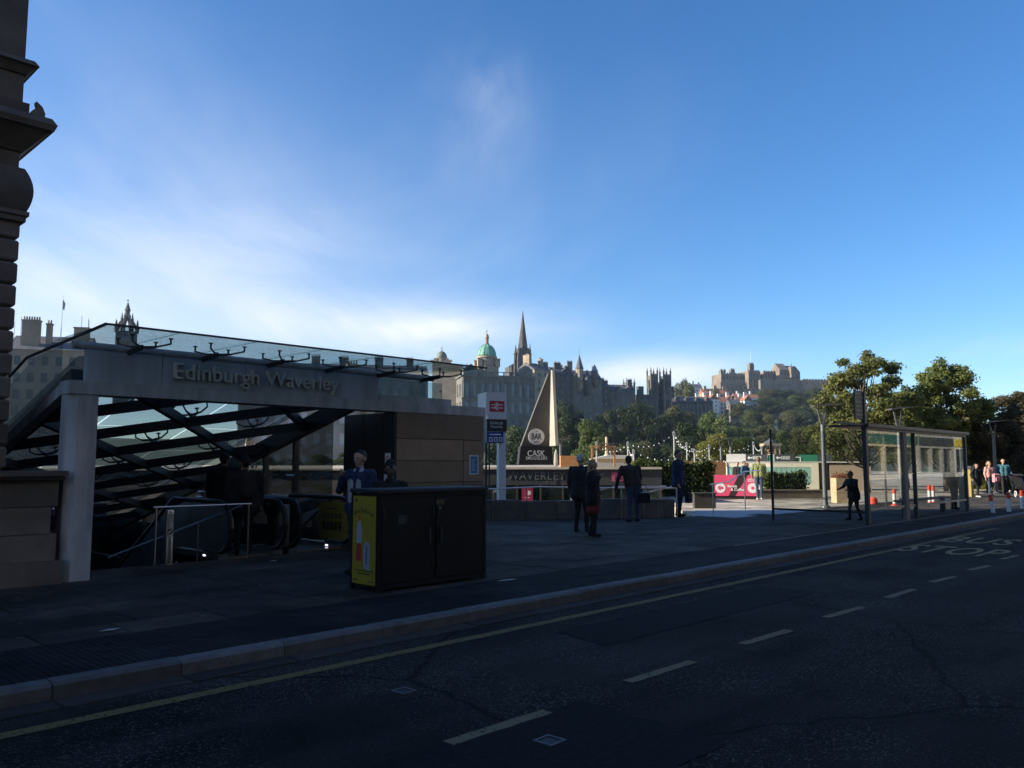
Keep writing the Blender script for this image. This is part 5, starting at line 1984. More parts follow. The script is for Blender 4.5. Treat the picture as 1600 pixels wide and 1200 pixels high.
# parapet signs on top
zs0, zs1 = zt + .072, pv(1200, 709)[1] - .115
MB().box(0, px_(1174), .3, .5, zs0, zs1).build('white_upstand', mat('upstand_white', (0.62, 0.61, 0.56), 0.7), pav)
sgn = mat('sign_charcoal', (0.06, 0.065, 0.07), 0.5)
for a, b, tx_ in ((1174.5, 1207, 'HOTEL'), (1218, 1248, 'CAPITAL')):
    sb = MB().box(px_(a), px_(b), .28, .36, zs0, zs1 - .02).build('direction_sign', sgn, pav)
    q = MB()
    x = px_(a) + .08
    zc2 = (zs0 + zs1) / 2
    q.prism_y([(x, zc2), (x + .12, zc2 - .11), (x + .12, zc2 - .035), (x + .3, zc2 - .035), (x + .3, zc2 + .035), (x + .12, zc2 + .035), (x + .12, zc2 + .11)], .272, .279)
    q.build('arrow', whm, sb)
    q = MB()
    for k in range(6):
        q.box(px_(a) + .40 + k * .085, px_(a) + .46 + k * .085, .272, .279, zc2 - .10, zc2 + .10)
        if k % 2:
            q.box(px_(a) + .46 + k * .085, px_(a) + .48 + k * .085, .272, .279, zc2 - .10 + .06 * (k % 3), zc2 - .06 + .06 * (k % 3))
    q.build('sign_lettering', mat('sign_letters', (0.55, 0.56, 0.56), 0.5), sb)
grn = mat('green_panel', (0.03, 0.20, 0.12), 0.5)
MB().box(px_(1208), px_(1217.5), .32, .36, zs0, zs1 - .03).build('green_panel', grn, pav)
MB().box(px_(1255), px_(1283), .32, .36, zs0, zs1 - .05).build('green_panel', grn, pav)
MB().box(px_(1283.5), px_(1305), .32, .36, zs0, zs1 - .02).build('dark_panel', sgn, pav)
q = MB().box(px_(1208), px_(1218), .29, .31, zs1 - .06, zs1 - .02).box(px_(1216.5), px_(1218), .29, .31, zs0, zs1 - .061)
q.box(px_(1250), px_(1258), .29, .31, zs0 + .24, zs0 + .28).box(px_(1256.7), px_(1258), .29, .31, zs0, zs0 + .239)
q.build('white_bracket', whm, pav)

# wooden crates with flowers by the shelter
p0 = P(1308, 790, 33); p1 = P(1323, 790, 33)
t = thing('flower_crate', 'pale timber crate planter with red flowers beside the bus shelter', 'planter', (p0.x, 33, .115))
w = P(1336, 790, 33).x - p0.x
h1 = P(1310, 747, 33).z - .115
for k in range(5):
    MB().box(0, w, 0, .6, k * h1 / 5 + .003, (k + 1) * h1 / 5 - .003).build('board', palewood, t)
rs = np.random.RandomState(9)
n = 420
pts = np.stack([rs.uniform(.02, w - .02, n), rs.uniform(.05, .55, n), h1 + np.abs(rs.normal(0, .10, n))], 1)
nr = rs.normal(size=(n, 3)); nr /= np.linalg.norm(nr, axis=1, keepdims=True)
inst('flowers', leaf_mesh('flowers', pts, nr, .07, rs.rand(n), leaf_mat('leaf_flowers', (0.25, 0.04, 0.04), (0.30, 0.18, 0.06)), rs), t)

# concrete pylons among the maples
for i, (u, vt) in enumerate(((1501, 645), (1513, 628), (1525, 660))):
    p = P(u, vt, 55)
    lb = ['pale pylon of the trio by the hedge, nearest the shelter', 'tallest of the three pale pylons by the hedge', 'shortest of the three pale pylons by the hedge'][i]
    t = thing('stone_pylon', lb, 'pylon', (p.x, 55, .115), R(20), 'stone pylons by the hedge')
    hh = p.z - .115
    for k in range(4):
        MB().bbox(-.19, .19, -.19, .19, k * hh / 4 + .004, (k + 1) * hh / 4, .012).build('block', mat('pylon_stone', (0.36, 0.33, 0.28), 0.85, nscale=3, namt=0.2, bump=0.2, island=True), t)

# ------------------------------------------------------------------ bus shelter (street frame)
s0, n0 = toS(G(1350, 820)); s1, n1 = toS(G(1503, 799))
n_f = 8.15
for _ in range(30):
    s0 += (1350 - (800 + F * S(s0, n_f).x / S(s0, n_f).y)) * 0.004
sh = thing('bus_shelter', 'glass bus shelter with dark roof, flag sign and grey posts', 'bus shelter', S(s0, n_f, .122), SRZ)
SL = s1 - s0
gs = glass_mat('shelter_glass', (0.92, 0.94, 0.92), 0.36, 0.015, (0.5, 0.5, 0.48))
RZ = P(1350, 661, S(s0, n_f).y).z - .122
MB().box(-.06, .06, -.05, .05, 0, P(1350, 612, S(s0, n_f).y).z - .122).build('flag_post', dsteel, sh)
cols = [2.8, 3.6, SL]
widths = [0.26, 0.06, 0.09]
for x, w in zip(cols, widths):
    MB().box(x - w / 2, x + w / 2, -.05, .05, 0, RZ - .1).build('column', dsteel if w < .2 else mat('column_panel', (0.16, 0.15, 0.14), 0.6), sh)
for a, b in ((.08, 2.62), (2.96, 3.55), (3.65, SL - .08)):
    MB().box(a, b, -.006, .006, .42, RZ - .18).build('glass_pane', gs, sh)
    MB().box(a, b, -.02, .02, .36, .415).build('bottom_rail', steel, sh)
    MB().box(a, b, -.012, .012, 1.28, 1.30).build('mid_strip', steel, sh)
MB().box(-.03, .03, 2.55, 2.6, 0, RZ - .1).build('end_post', blackp, sh)
MB().box(-.006, .006, .06, 2.54, .36, RZ - .18).build('end_pane', glass_mat('end_glass', (0.85, 0.87, 0.85), 0.7, 0.03), sh)
MB().box(-.02, .02, .06, 2.54, .3, .355).build('end_rail', blackp, sh)
MB().box(SL - .03, SL + .03, 2.55, 2.6, 0, RZ - .1).build('end_post', blackp, sh)
MB().box(-.08, SL + .12, -.10, 0.9, RZ - .085, RZ - .03).build('roof', dsteel, sh)
MB().box(-.08, SL + .12, -.14, -.102, RZ - .10, RZ - .01).build('roof_edge', dsteel, sh)
MB().box(-1.9, -.085, -.06, .02, RZ - .07, RZ - .02).build('roof_arm', blackp, sh)
MB().box(-.045, SL, -.07, .07, RZ - .17, RZ - .092).build('head_beam', dsteel, sh)
fl = MB().box(-.60, -.08, -.02, .02, P(1350, 656, S(s0, n_f).y).z - .122, P(1350, 612, S(s0, n_f).y).z - .122).build('flag_sign', mat('flag_dark', (0.06, 0.06, 0.065), 0.5), sh)
z0, z1 = P(1350, 656, S(s0, n_f).y).z - .122, P(1350, 612, S(s0, n_f).y).z - .122
q = MB()
for k in range(6):
    q.box(-.55, -.15, -.024, -.0205, z1 - .08 - k * .11, z1 - .05 - k * .11)
q.build('route_lines', mat('route_grey', (0.22, 0.22, 0.22), 0.5), fl)
MB().box(-.58, -.1, -.024, -.0205, z1 - .19, z1 - .165).build('white_strip', whm, fl)
MB().box(3.8, SL - .4, .35, .70, .45, .50).build('bench', dsteel, sh)
MB().box(4.2, 4.28, .45, .6, 0, .45).build('bench_leg', dsteel, sh)
MB().box(SL - .8, SL - .72, .45, .6, 0, .45).build('bench_leg', dsteel, sh)
# litter bin / totem beside shelter right end
p = G(1506, 797)
t = thing('shelter_totem', 'grey bus information post with yellow edge beside the shelter', 'post', (p.x, p.y, .118), SRZ)
MB().box(-.12, .12, -.09, .09, 0, P(1506, 742, p.y).z - .118).build('panel', mat('totem_grey', (0.20, 0.19, 0.17), 0.6), t)
MB().box(-.12, .12, -.094, -.0905, P(1506, 742, p.y).z - .118 - .12, P(1506, 742, p.y).z - .118 - .03).build('yellow_tab', mat('tab_yellow', (0.75, 0.5, 0.02), 0.5), t)
MB().cyl((-.05, 0, 0), (-.05, 0, P(1506, 700, p.y).z - .118), .03, seg=8).build('pole', steel, t)
p = G(1513, 776)
t = thing('street_bin', 'narrow yellow street bin behind the bus information post', 'bin', (p.x, p.y, .115), SRZ)
MB().bbox(-.2, .2, -.2, .2, 0, P(1513, 733, p.y).z - .115, .03).build('body', mat('bin_olive', (0.30, 0.23, 0.06), 0.6), t)
MB().bbox(-.23, .23, -.23, .23, P(1513, 733, p.y).z - .112, P(1513, 730, p.y).z - .05, .03).build('lid', dsteel, t)

# flexible traffic posts
rpm = mat('post_red', (0.75, 0.07, 0.03), 0.5)
def tpost(label, u, v, vt, tilt=0.0, z=0.0):
    p = G(u, v, z)
    h = P(u, vt, p.y).z - z
    t = thing('traffic_post', label, 'traffic post', (p.x, p.y, z), 0, 'red and white traffic posts')
    t.rotation_euler = (0, R(tilt), 0)
    MB().lathe([(0.15, 0), (0.14, .03), (0.07, .05), (0.07, h * .12)], 14).build('foot', rpm, t, smooth='auto')
    MB().lathe([(0.062, h * .12), (0.06, h * .72)], 14).build('white_sleeve', whm, t, smooth='auto')
    MB().lathe([(0.062, h * .722), (0.06, h * .98), (0.04, h)], 14).build('red_cap', rpm, t, smooth='auto')
tpost('red and white traffic post leaning left, next to the shelter end', 1553, 807, 773, -7)
tpost('upright red and white traffic post between two others at the kerb', 1577, 805, 769)
tpost('red and white traffic post furthest along the kerb', 1598, 800, 766)
tpost('red and white traffic post seen through the shelter glass near the column', 1398, 790, 764, 0, .115)
tpost('left of two close red and white posts seen through the shelter', 1453, 788, 758, 0, .115)
tpost('right of two close red and white posts seen through the shelter', 1459, 787, 759, 0, .115)
p = G(1365, 788, .115)
t = thing('red_drum', 'squat red plastic drum seen through the shelter glass', 'drum', p)
MB().lathe([(.14, 0), (.16, .02), (.15, .22), (.13, .24)], 16).lathe([(.1, .24), (.09, .27), (.02, .28)], 12).build('body', rpm, t, smooth='auto')
# loose kerb stone at the far right
p = G(1590, 802, 0.0)
q = MB().bbox(-.5, .9, -.15, .15, 0, .13, .02)
o = q.build('loose_kerb_block', kerb_m, loc=p, rz=R(12))
tag(o, 'pale concrete block lying at the kerb between traffic posts', 'kerb block')
# dark railings at the right edge
p0 = P(1575, 770, 46)
t = thing('railing', 'dark iron railing at the hedge beyond the teal jumper man', 'railing', (p0.x, 45.5, .115))
for k in range(16):
    MB().cyl((k * .14, 0, 0), (k * .14, 0, 2.2), .012, seg=5).build('bar', blackp, t)
for z in (.2, 2.0):
    MB().box(-.05, 2.3, -.02, .02, z, z + .05).build('crossbar', blackp, t)
# ------------------------------------------------------------------ far buildings
def bl(name, label, u, vtop, D, w, d, rz, h, rows, cols, ww, wall_m, roof='gable', roof_m=None, rh=3.0, chim=(), sidecols=2, cat='building', grp=None,
       pane_m=None, rev=0.22, dorm=0, marg=1.0, parapet=0.0):
    """block whose nearest upper-left front corner is at pixel (u, vtop); front runs right, turned by rz; left side goes back.
    rows: storeys counted from the eaves down, each (drop_top, height)"""
    top = P(u, vtop, D)
    t = thing(name, label, cat, (top.x, top.y, top.z - h), R(rz), grp)
    W, G_ = MB(), MB()
    rr = [(h - a - b, h - a) for a, b in rows if h - a - b > 0.5]
    facade(W, G_, (0, 0, 0), (1, 0, 0), w, 0, h, grid_rects(w, rr, cols, ww, marg), rev)
    facade(W, G_, (0, d, 0), (0, -1, 0), d, 0, h, grid_rects(d, rr, sidecols, ww, marg), rev)
    facade(W, G_, (w, 0, 0), (0, 1, 0), d, 0, h, grid_rects(d, rr, sidecols, ww, marg), rev)
    facade(W, G_, (w, d, 0), (-1, 0, 0), w, 0, h, [], rev)
    if roof == 'flat' or parapet:
        W.add([(0, 0, h - .05), (w, 0, h - .05), (w, d, h - .05), (0, d, h - .05)], [(0, 1, 2, 3)])
        p = max(parapet, .6)
        for a, b, c, e in ((-.15, w + .15, -.15, .3), (-.15, w + .15, d - .3, d + .15), (-.15, .3, .301, d - .301), (w - .3, w + .15, .301, d - .301)):
            W.box(a, b, c, e, h + .002, h + p)
    W.build('wall', wall_m, t)
    if G_.f:
        tag(G_.build('window_glazing', pane_m or winm, t), kind='stuff')
    rm = roof_m or slate
    q = MB()
    if roof == 'gable':        # ridge along x
        q.prism_x([(-.3, h), (d + .3, h), (d / 2, h + rh)], -.15, w + .15)
    elif roof == 'gablef':     # gable faces front
        q.prism_y([(-.2, h), (w + .2, h), (w / 2, h + rh)], -.02, d)
    elif roof == 'hip':
        e = min(w, d) * .45
        vs = [(-.3, -.3, h), (w + .3, -.3, h), (w + .3, d + .3, h), (-.3, d + .3, h), (e, d / 2, h + rh), (w - e, d / 2, h + rh)]
        q.add(vs, [(3, 2, 1, 0), (0, 1, 5, 4), (1, 2, 5), (2, 3, 4, 5), (3, 0, 4)])
    if q.f:
        q.build('roof', rm, t)
    for (x, y, cw, cd, ch, n) in chim:
        c = MB()
        zb = h + (0 if roof in ('flat',) else rh * .3)
        zt = h + ch
        c.box(x - cw / 2, x + cw / 2, y - cd / 2, y + cd / 2, h - 1, zt)
        c.box(x - cw / 2 - .12, x + cw / 2 + .12, y - cd / 2 - .12, y + cd / 2 + .12, zt + .002, zt + .25)
        ck = c.build('chimney', wall_m, t)
        pt = MB()
        for k in range(n):
            px = x - cw / 2 + cw * (k + .5) / n
            pt.cyl((px, y, zt + .252), (px, y, zt + .95), .17, .13, seg=6)
        tag(pt.build('chimney_pots', mat('clay_pot', (0.26, 0.15, 0.09), 0.8), ck), kind='stuff')
    for k in range(dorm):
        x = w * (k + .5) / dorm
        c, g = MB(), MB()
        facade(c, g, (x - .9, -.05, h), (1, 0, 0), 1.8, 0, 1.9, [(.45, 1.35, .4, 1.6)], .12)
        c.prism_y([(x - 1.1, h + 1.9), (x + 1.1, h + 1.9), (x, h + 3.0)], -.12, d * .4)
        c.box(x - .9, x + .9, .08, d * .4, h, h + 1.898)
        dd = c.build('dormer', wall_m, t)
        g.build('dormer_pane', pane_m or winm, dd)
    return t


def turret(t, x, y, z0, r, h, cone, wall_m, roof_m, seg=10, name='turret'):
    q = MB().lathe([(r * .6, z0), (r, z0 + r), (r, z0 + h), (r * 1.12, z0 + h + .01)], seg, x, y)
    o = q.build(name, wall_m, t)
    MB().lathe([(r * 1.15, z0 + h + .012), (r * .62, z0 + h + cone * .45), (.05, z0 + h + cone)], seg, x, y).build('turret_roof', roof_m, o)
    return o


def pinnacle(t, x, y, z0, r, h, m, name='pinnacle'):
    q = MB()
    q.lathe([(r, z0), (r, z0 + h * .35), (r * 1.3, z0 + h * .37), (r * 1.2, z0 + h * .45), (r * .75, z0 + h * .47), (.05, z0 + h)], 8, x, y)
    return q.build(name, m, t)


ST = [(1.2, 1.7), (4.3, 1.8), (7.4, 1.8), (10.5, 1.8), (13.6, 1.8), (16.7, 1.8), (19.8, 1.8)]
# ---- left: tenement over the canopy with flagpole and aerials
t = bl('tenement', 'sandstone tenement with chimney stacks and flagpole above the canopy corner', 8, 545, 150, 13.5, 12, 14, 26, ST, 5, 1.1, mat('tenement_brown', (0.26, 0.20, 0.15), 0.9, nscale=.3, namt=.25), 'gable', slate, 3.4,
       chim=((3.6, 2, 3.0, 1.2, 5.6, 7), (6.4, 3, .9, 1.0, 5.2, 2), (12.2, 2.5, 2.6, 1.2, 4.6, 0)))
fp = P(78, 512, 150); fq = P(78, 453, 150)
q = MB(); lx = 8.4
q.cyl((lx, 3, 27), (lx, 3, fq.z - (P(8, 545, 150).z - 26)), .10, .05, seg=8)
fo = q.build('flagpole', paint_w, t)
q = MB(); zt = fq.z - (P(8, 545, 150).z - 26)
q.add([(lx + .06, 3, zt - .8), (lx + .5, 3.05, zt - 1.6), (lx + .35, 3.0, zt - 3.0), (lx + .06, 3, zt - 2.6)], [(0, 1, 2, 3)])
q.build('furled_flag', mat('flag_cloth', (0.3, 0.3, 0.35), 0.9), fo)
q = MB()
for x, hh in ((1.5, 6.6), (11.9, 7.2), (13.1, 6.8), (14.0, 6.2), (16.0, 6.4), (.4, 5.6)):
    q.cyl((min(x, 13.2), 3, 27.5), (min(x, 13.2), 3, 26 + hh), .04, seg=5)
q.build('aerial', dsteel, t)
# tenement further right behind the roof glass
bl('tenement', 'hazy tenement row seen through the canopy glass left of the domes', 470, 580, 230, 36, 12, 12, 40, ST, 12, 1.1, stone_far, 'gable', slate, 3,
   chim=((4, 4, 2.4, 1.1, 4.6, 5), (12, 4, 2.4, 1.1, 4.4, 5), (22, 4, 2.4, 1.1, 4.6, 5), (31, 4, 2.0, 1.1, 4.4, 4)))
bl('tenement', 'dark tenement behind the glass wall with rows of sash windows', 372, 630, 120, 17, 10, 10, 24, ST, 8, .95, mat('market_stone', (0.24, 0.225, 0.20), 0.9, nscale=.3, namt=.3), 'gable', slate, 3,
   chim=((5, 4, 2.0, 1.0, 4.2, 4), (13, 4, 2.0, 1.0, 4.2, 4)), pane_m=mat('pale_sash', (0.42, 0.44, 0.46), 0.3))
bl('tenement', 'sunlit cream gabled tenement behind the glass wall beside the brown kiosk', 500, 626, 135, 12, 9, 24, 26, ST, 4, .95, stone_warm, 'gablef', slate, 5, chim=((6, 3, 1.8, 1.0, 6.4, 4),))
# ---- crown spire church tower
sg = P(198, 519, 330)
ch = thing('crown_steeple', 'gothic crown steeple with flying ribs and pinnacles over the canopy', 'church tower', (sg.x, 330, sg.z - 30), R(20))
zt = 30.0
hw = 3.7
W, G_ = MB(), MB()
for o_, ux in (((-hw, -hw, 0), (1, 0, 0)), ((hw, -hw, 0), (0, 1, 0)), ((hw, hw, 0), (-1, 0, 0)), ((-hw, hw, 0), (0, -1, 0))):
    facade(W, G_, o_, ux, 2 * hw, 0, zt, [(1.8, 3.4, zt - 9, zt - 2), (5.2, 6.8, zt - 9, zt - 2)], .5)
W.box(-hw + .6, hw - .6, -hw + .6, hw - .6, zt - 1, zt - .01)
W.build('tower', stone_dark, ch)
tag(G_.build('window_glazing', winm, ch), kind='stuff')
for k in range(8):
    a = math.pi / 4 * k + math.pi / 8
    rr = hw * 1.15
    q = MB()
    last = Vector((rr * math.cos(a), rr * math.sin(a), zt))
    for j in range(1, 6):
        f_ = j / 5
        p = Vector((rr * math.cos(a) * (1 - f_) ** 1.0 * (1 + .35 * f_), rr * math.sin(a) * (1 - f_) * (1 + .35 * f_), zt + 5.6 * math.sin(f_ * math.pi / 2)))
        q.bar(last, p, .7, .9)
        last = p
    q.build('flying_rib', stone_dark, ch)
    pinnacle(ch, rr * math.cos(a), rr * math.sin(a), zt - .2, .55, 5.4, stone_dark)
    pinnacle(ch, rr * .5 * math.cos(a), rr * .5 * math.sin(a), zt + 3.6, .4, 4.2, stone_dark)
q = MB().lathe([(1.3, zt + 5), (1.3, zt + 6.4), (1.7, zt + 6.6), (.9, zt + 7), (.9, zt + 8.6), (1.2, zt + 8.8), (.3, zt + 11.8), (.05, zt + 12.6)], 8)
q.build('lantern', stone_dark, ch)
MB().cyl((0, 0, zt + 12.3), (0, 0, zt + 13.6), .06, seg=5).box(-.5, .3, -.03, .03, zt + 13, zt + 13.3).build('weather_vane', dsteel, ch)

# ---- domed bank headquarters
D = 330.0
bp = P(722, 588, D)
zb = -8.0
HB = bp.z - zb
bk_ = thing('domed_bank', 'baroque bank headquarters with a green copper dome and shaded pedimented front', 'building', (bp.x, D, zb), R(14))
bw_, bd_ = 30.0, 20.0
W, G_ = MB(), MB()
rows = [(HB - 8.0, HB - 2.6), (HB - 14.6, HB - 10.2), (HB - 21.5, HB - 17.5), (HB - 28, HB - 24)]
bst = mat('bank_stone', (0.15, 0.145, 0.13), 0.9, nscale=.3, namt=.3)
facade(W, G_, (0, 0, 0), (1, 0, 0), bw_, 0, HB, grid_rects(bw_, rows, 9, 1.5, .6), .4)
facade(W, G_, (0, bd_, 0), (0, -1, 0), bd_, 0, HB, grid_rects(bd_, rows, 5, 1.5, 1), .4)
facade(W, G_, (bw_, 0, 0), (0, 1, 0), bd_, 0, HB, grid_rects(bd_, rows, 5, 1.5, 1), .4)
W.box(.5, bw_ - .5, .5, bd_, HB - .6, HB - .05)
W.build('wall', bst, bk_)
tag(G_.build('window_glazing', mat('sky_window', (0.12, 0.14, 0.16), 0.05), bk_), kind='stuff')
q = MB()
for z, p in ((HB - 9.2, .4), (HB - 16, .35), (HB - 22.8, .35)):
    q.box(-p, bw_ + p, -p, -.002, z, z + .5)
q.box(-.6, bw_ + .6, -.6, bd_, HB + .002, HB + .7)
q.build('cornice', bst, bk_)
for k in range(10):
    x = .6 + (bw_ - 1.2) * k / 9
    MB().lathe([(.42, HB - 8.6), (.36, HB - 2.2), (.5, HB - 1.9), (.5, HB - .3)], 8, x, -.35).build('column', bst, bk_)
q = MB()
for k in range(13):
    x = -.3 + (bw_ + .3) * k / 12
    q.box(x - .25, x + .25, -.4, .1, HB + .702, HB + 1.9)
q.box(-.6, bw_ + .6, -.5, .15, HB + 1.902, HB + 2.15)
q.build('balustrade', bst, bk_)
for x in (2, 9.5, 20.5, 28):
    pinnacle(bk_, x, -.1, HB + 2.152, .55, 3.4, bst, 'urn')
# small pediment pavilions either side
for x0 in (0.5, 23.5):
    MB().prism_y([(x0, HB + .8), (x0 + 6, HB + .8), (x0 + 6, HB + 3.2), (x0 + 3, HB + 5.2), (x0, HB + 3.2)], -.65, 5).build('pediment', bst, bk_)
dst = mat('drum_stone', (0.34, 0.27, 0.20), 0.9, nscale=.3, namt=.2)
def to_local(t, p):
    return t.matrix_basis.inverted() @ p
cx = to_local(bk_, P(760.5, 560, D + 9))
zl = lambda v: P(760, v, D + 9).z - zb
R_d = 15.0 * (D + 9) / F
MB().box(cx.x - R_d * 1.05, cx.x + R_d * 1.05, cx.y - R_d * 1.05, cx.y + R_d * 1.05, HB - 1, zl(575)).build('dome_base', dst, bk_)
MB().lathe([(R_d * 1.0, zl(575) + .01), (R_d, zl(561)), (R_d * 1.1, zl(560)), (R_d * 1.1, zl(557.5))], 24, cx.x, cx.y).build('drum', dst, bk_, smooth='auto')
prof = []
for k in range(11):
    a = math.pi / 2 * k / 10 * .93
    prof.append((R_d * 1.0 * math.cos(a), zl(557.5) + .01 + (zl(538) - zl(557.5)) * math.sin(a)))
q = MB().lathe(prof, 24, cx.x, cx.y)
dm = q.build('dome', copper, bk_, smooth=True)
q = MB()
for k in range(12):
    a = 2 * math.pi * k / 12
    for (r0, z0), (r1, z1) in zip(prof[:-1], prof[1:]):
        q.bar((cx.x + r0 * 1.01 * math.cos(a), cx.y + r0 * 1.01 * math.sin(a), z0), (cx.x + r1 * 1.01 * math.cos(a), cx.y + r1 * 1.01 * math.sin(a), z1), .22, .22)
q.build('dome_ribs', copper, dm)
q = MB().lathe([(1.15, zl(538.5)), (1.15, zl(537)), (.8, zl(536.8)), (.8, zl(529)), (1.05, zl(528.6)), (1.0, zl(527)), (.7, zl(523)), (.12, zl(521)), (.12, zl(519.5))], 10, cx.x, cx.y)
q.build('lantern', dst, bk_)
MB().lathe([(.10, zl(519.5)), (.25, zl(518.5)), (.22, zl(516.5)), (.13, zl(515.8)), (.13, zl(515)), (.02, zl(514.6))], 8, cx.x, cx.y).build('statue', leadm, bk_)
for sx in (-1, 1):
    for sy in (-1, 1):
        px_2, py_2 = cx.x + sx * R_d * .95, cx.y + sy * R_d * .95
        MB().box(px_2 - .9, px_2 + .9, py_2 - .9, py_2 + .9, zl(575) + .01, zl(563)).box(px_2 - 1.1, px_2 + 1.1, py_2 - 1.1, py_2 + 1.1, zl(563) + .01, zl(562)).build('corner_block', dst, bk_)
# second, smaller lead dome
D2 = 345.0
sp2_ = P(690, 572, D2)
sd = thing('small_dome', 'smaller dark dome with a figure on top beside the copper dome', 'dome', (sp2_.x, D2, -8))
z2 = lambda v: P(690, v, D2).z + 8
r_ = 8.6 * D2 / F
MB().box(-r_ * 1.6, r_ * 3.9, -r_, r_ * 2, 0, z2(571)).box(-r_ * 1.6, r_ * 1.6, -r_ * .98, r_ * 1.9, z2(571) + .01, z2(565)).build('block', dst, sd)
MB().lathe([(r_ * 1.05, z2(565) + .01), (r_ * 1.05, z2(561)), (r_ * 1.15, z2(560.5)), (r_ * 1.12, z2(559.5))], 16).build('drum', dst, sd)
prof = [(r_ * math.cos(math.pi / 2 * k / 9 * .95), z2(559.5) + .01 + (z2(549) - z2(559.5)) * math.sin(math.pi / 2 * k / 9)) for k in range(10)]
MB().lathe(prof, 16).build('dome', mat('dull_copper', (0.16, 0.17, 0.13), 0.7, nscale=.6, namt=.3), sd, smooth=True)
MB().lathe([(.3, z2(549)), (.3, z2(547)), (.18, z2(546.5)), (.26, z2(544)), (.05, z2(541))], 8).build('figure', leadm, sd)
for sx in (-1, 1):
    for v_, xx in ((560.5, .9), (563, 1.45)):
        MB().box(sx * r_ * xx * 1.15 - .7, sx * r_ * xx * 1.15 + .7, -r_, -r_ + 1.4, z2(566), z2(v_)).build('corner_block', dst, sd)

# ---- tall church spire
D = 560.0
hp = P(817, 590, D)
hb = thing('church_spire', 'tall slender dark gothic church spire between the dome and old town', 'church', (hp.x, D, 8), R(15))
zh = lambda v: P(817, v, D).z - 8
kx = D / F
rt = 9.0 * kx
W, G_ = MB(), MB()
q = rt
for o_, ux in (((-q, -q, 0), (1, 0, 0)), ((q, -q, 0), (0, 1, 0)), ((q, q, 0), (-1, 0, 0)), ((-q, q, 0), (0, -1, 0))):
    facade(W, G_, o_, ux, 2 * q, 0, zh(545), [(.8, 2.2, zh(566), zh(550)), (3.2, 3.9, zh(566), zh(550)), (4.8, 6.2, zh(566), zh(550))] if False else
           [(q * .35, q * .8, zh(568), zh(550)), (q * 1.2, q * 1.65, zh(568), zh(550))], .6)
W.build('tower', stone_dark, hb)
tag(G_.build('window_glazing', winm, hb), kind='stuff')
MB().lathe([(q * .86, zh(545)), (q * .80, zh(540)), (.06, zh(485))], 8, rot=math.pi / 8).build('spire', stone_dark, hb)
for sx in (-1, 1):
    for sy in (-1, 1):
        pinnacle(hb, sx * q, sy * q, zh(556), q * .20, zh(537) - zh(556), stone_dark)
        MB().box(sx * q - q * .22, sx * q + q * .22, sy * q - q * .22, sy * q + q * .22, 0, zh(556)).build('buttress', stone_dark, hb)
for u_, v_ in ((804.5, 541), (828.5, 541)):
    x = (u_ - 817) * kx
    MB().box(x - .9, x + .9, -1.5, .5, 0, zh(562)).build('stair_turret', stone_dark, hb)
    pinnacle(hb, x, -.5, zh(562), 1.0, zh(v_) - zh(562), stone_dark)
MB().box(-q * 2.2, q * 1.6, q, q * 4, 0, zh(572)).build('nave', stone_dark, hb)
MB().prism_y([(-q * 2.2, zh(572) + .01), (q * 1.6, zh(572) + .01), (-q * .3, zh(562))], q, q * 4).build('nave_roof', slate, hb)

# ---- old town row right of the bank
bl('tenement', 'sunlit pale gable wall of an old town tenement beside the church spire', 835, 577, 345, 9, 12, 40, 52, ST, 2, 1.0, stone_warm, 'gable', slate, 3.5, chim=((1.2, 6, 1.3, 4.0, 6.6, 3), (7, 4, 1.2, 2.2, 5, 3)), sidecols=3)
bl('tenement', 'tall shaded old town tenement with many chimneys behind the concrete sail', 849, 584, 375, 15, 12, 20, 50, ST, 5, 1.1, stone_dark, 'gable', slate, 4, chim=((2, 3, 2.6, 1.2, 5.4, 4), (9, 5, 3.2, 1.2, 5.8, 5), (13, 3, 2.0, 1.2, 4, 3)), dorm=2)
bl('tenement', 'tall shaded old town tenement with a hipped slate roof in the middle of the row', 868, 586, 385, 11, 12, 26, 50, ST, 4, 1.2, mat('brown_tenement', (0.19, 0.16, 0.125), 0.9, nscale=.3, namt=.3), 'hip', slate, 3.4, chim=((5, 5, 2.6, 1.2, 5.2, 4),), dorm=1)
t = bl('tenement', 'turreted old town mansion with conical roofs and crow stepped gables', 888, 592, 390, 17, 13, 15, 52, ST, 5, 1.1, mat('mansion_stone', (0.17, 0.15, 0.13), 0.9, nscale=.3, namt=.3), 'gable', slate, 5,
       chim=((2.0, 4, 2.6, 1.2, 8.6, 4), (15, 5, 2.0, 1.2, 6.5, 3)), dorm=2)
turret(t, 6.0, 1.0, 46, 1.9, 11.0, 7.2, stone_warm, slate)
turret(t, 9.4, -.4, 44, 1.7, 7.0, 6.0, stone_far, slate)
turret(t, 13.6, .5, 48, 1.6, 8.0, 3.6, stone_far, leadm)
MB().cyl((6, 1, 63), (6, 1, 67), .07, seg=5).build('finial', dsteel, t)
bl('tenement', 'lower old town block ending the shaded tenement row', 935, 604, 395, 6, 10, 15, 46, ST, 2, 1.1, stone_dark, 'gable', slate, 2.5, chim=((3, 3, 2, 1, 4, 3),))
t = bl('assembly_hall', 'low gabled hall between the tenement row and the gothic towers', 943, 612, 400, 16, 12, 12, 40, ST[:3], 5, .9, stone_far, 'gable', slate, 4.2, chim=((2, 2, 1.6, 1, 5.4, 2), (14.5, 3, 2.2, 1.2, 6.2, 3)), dorm=3)
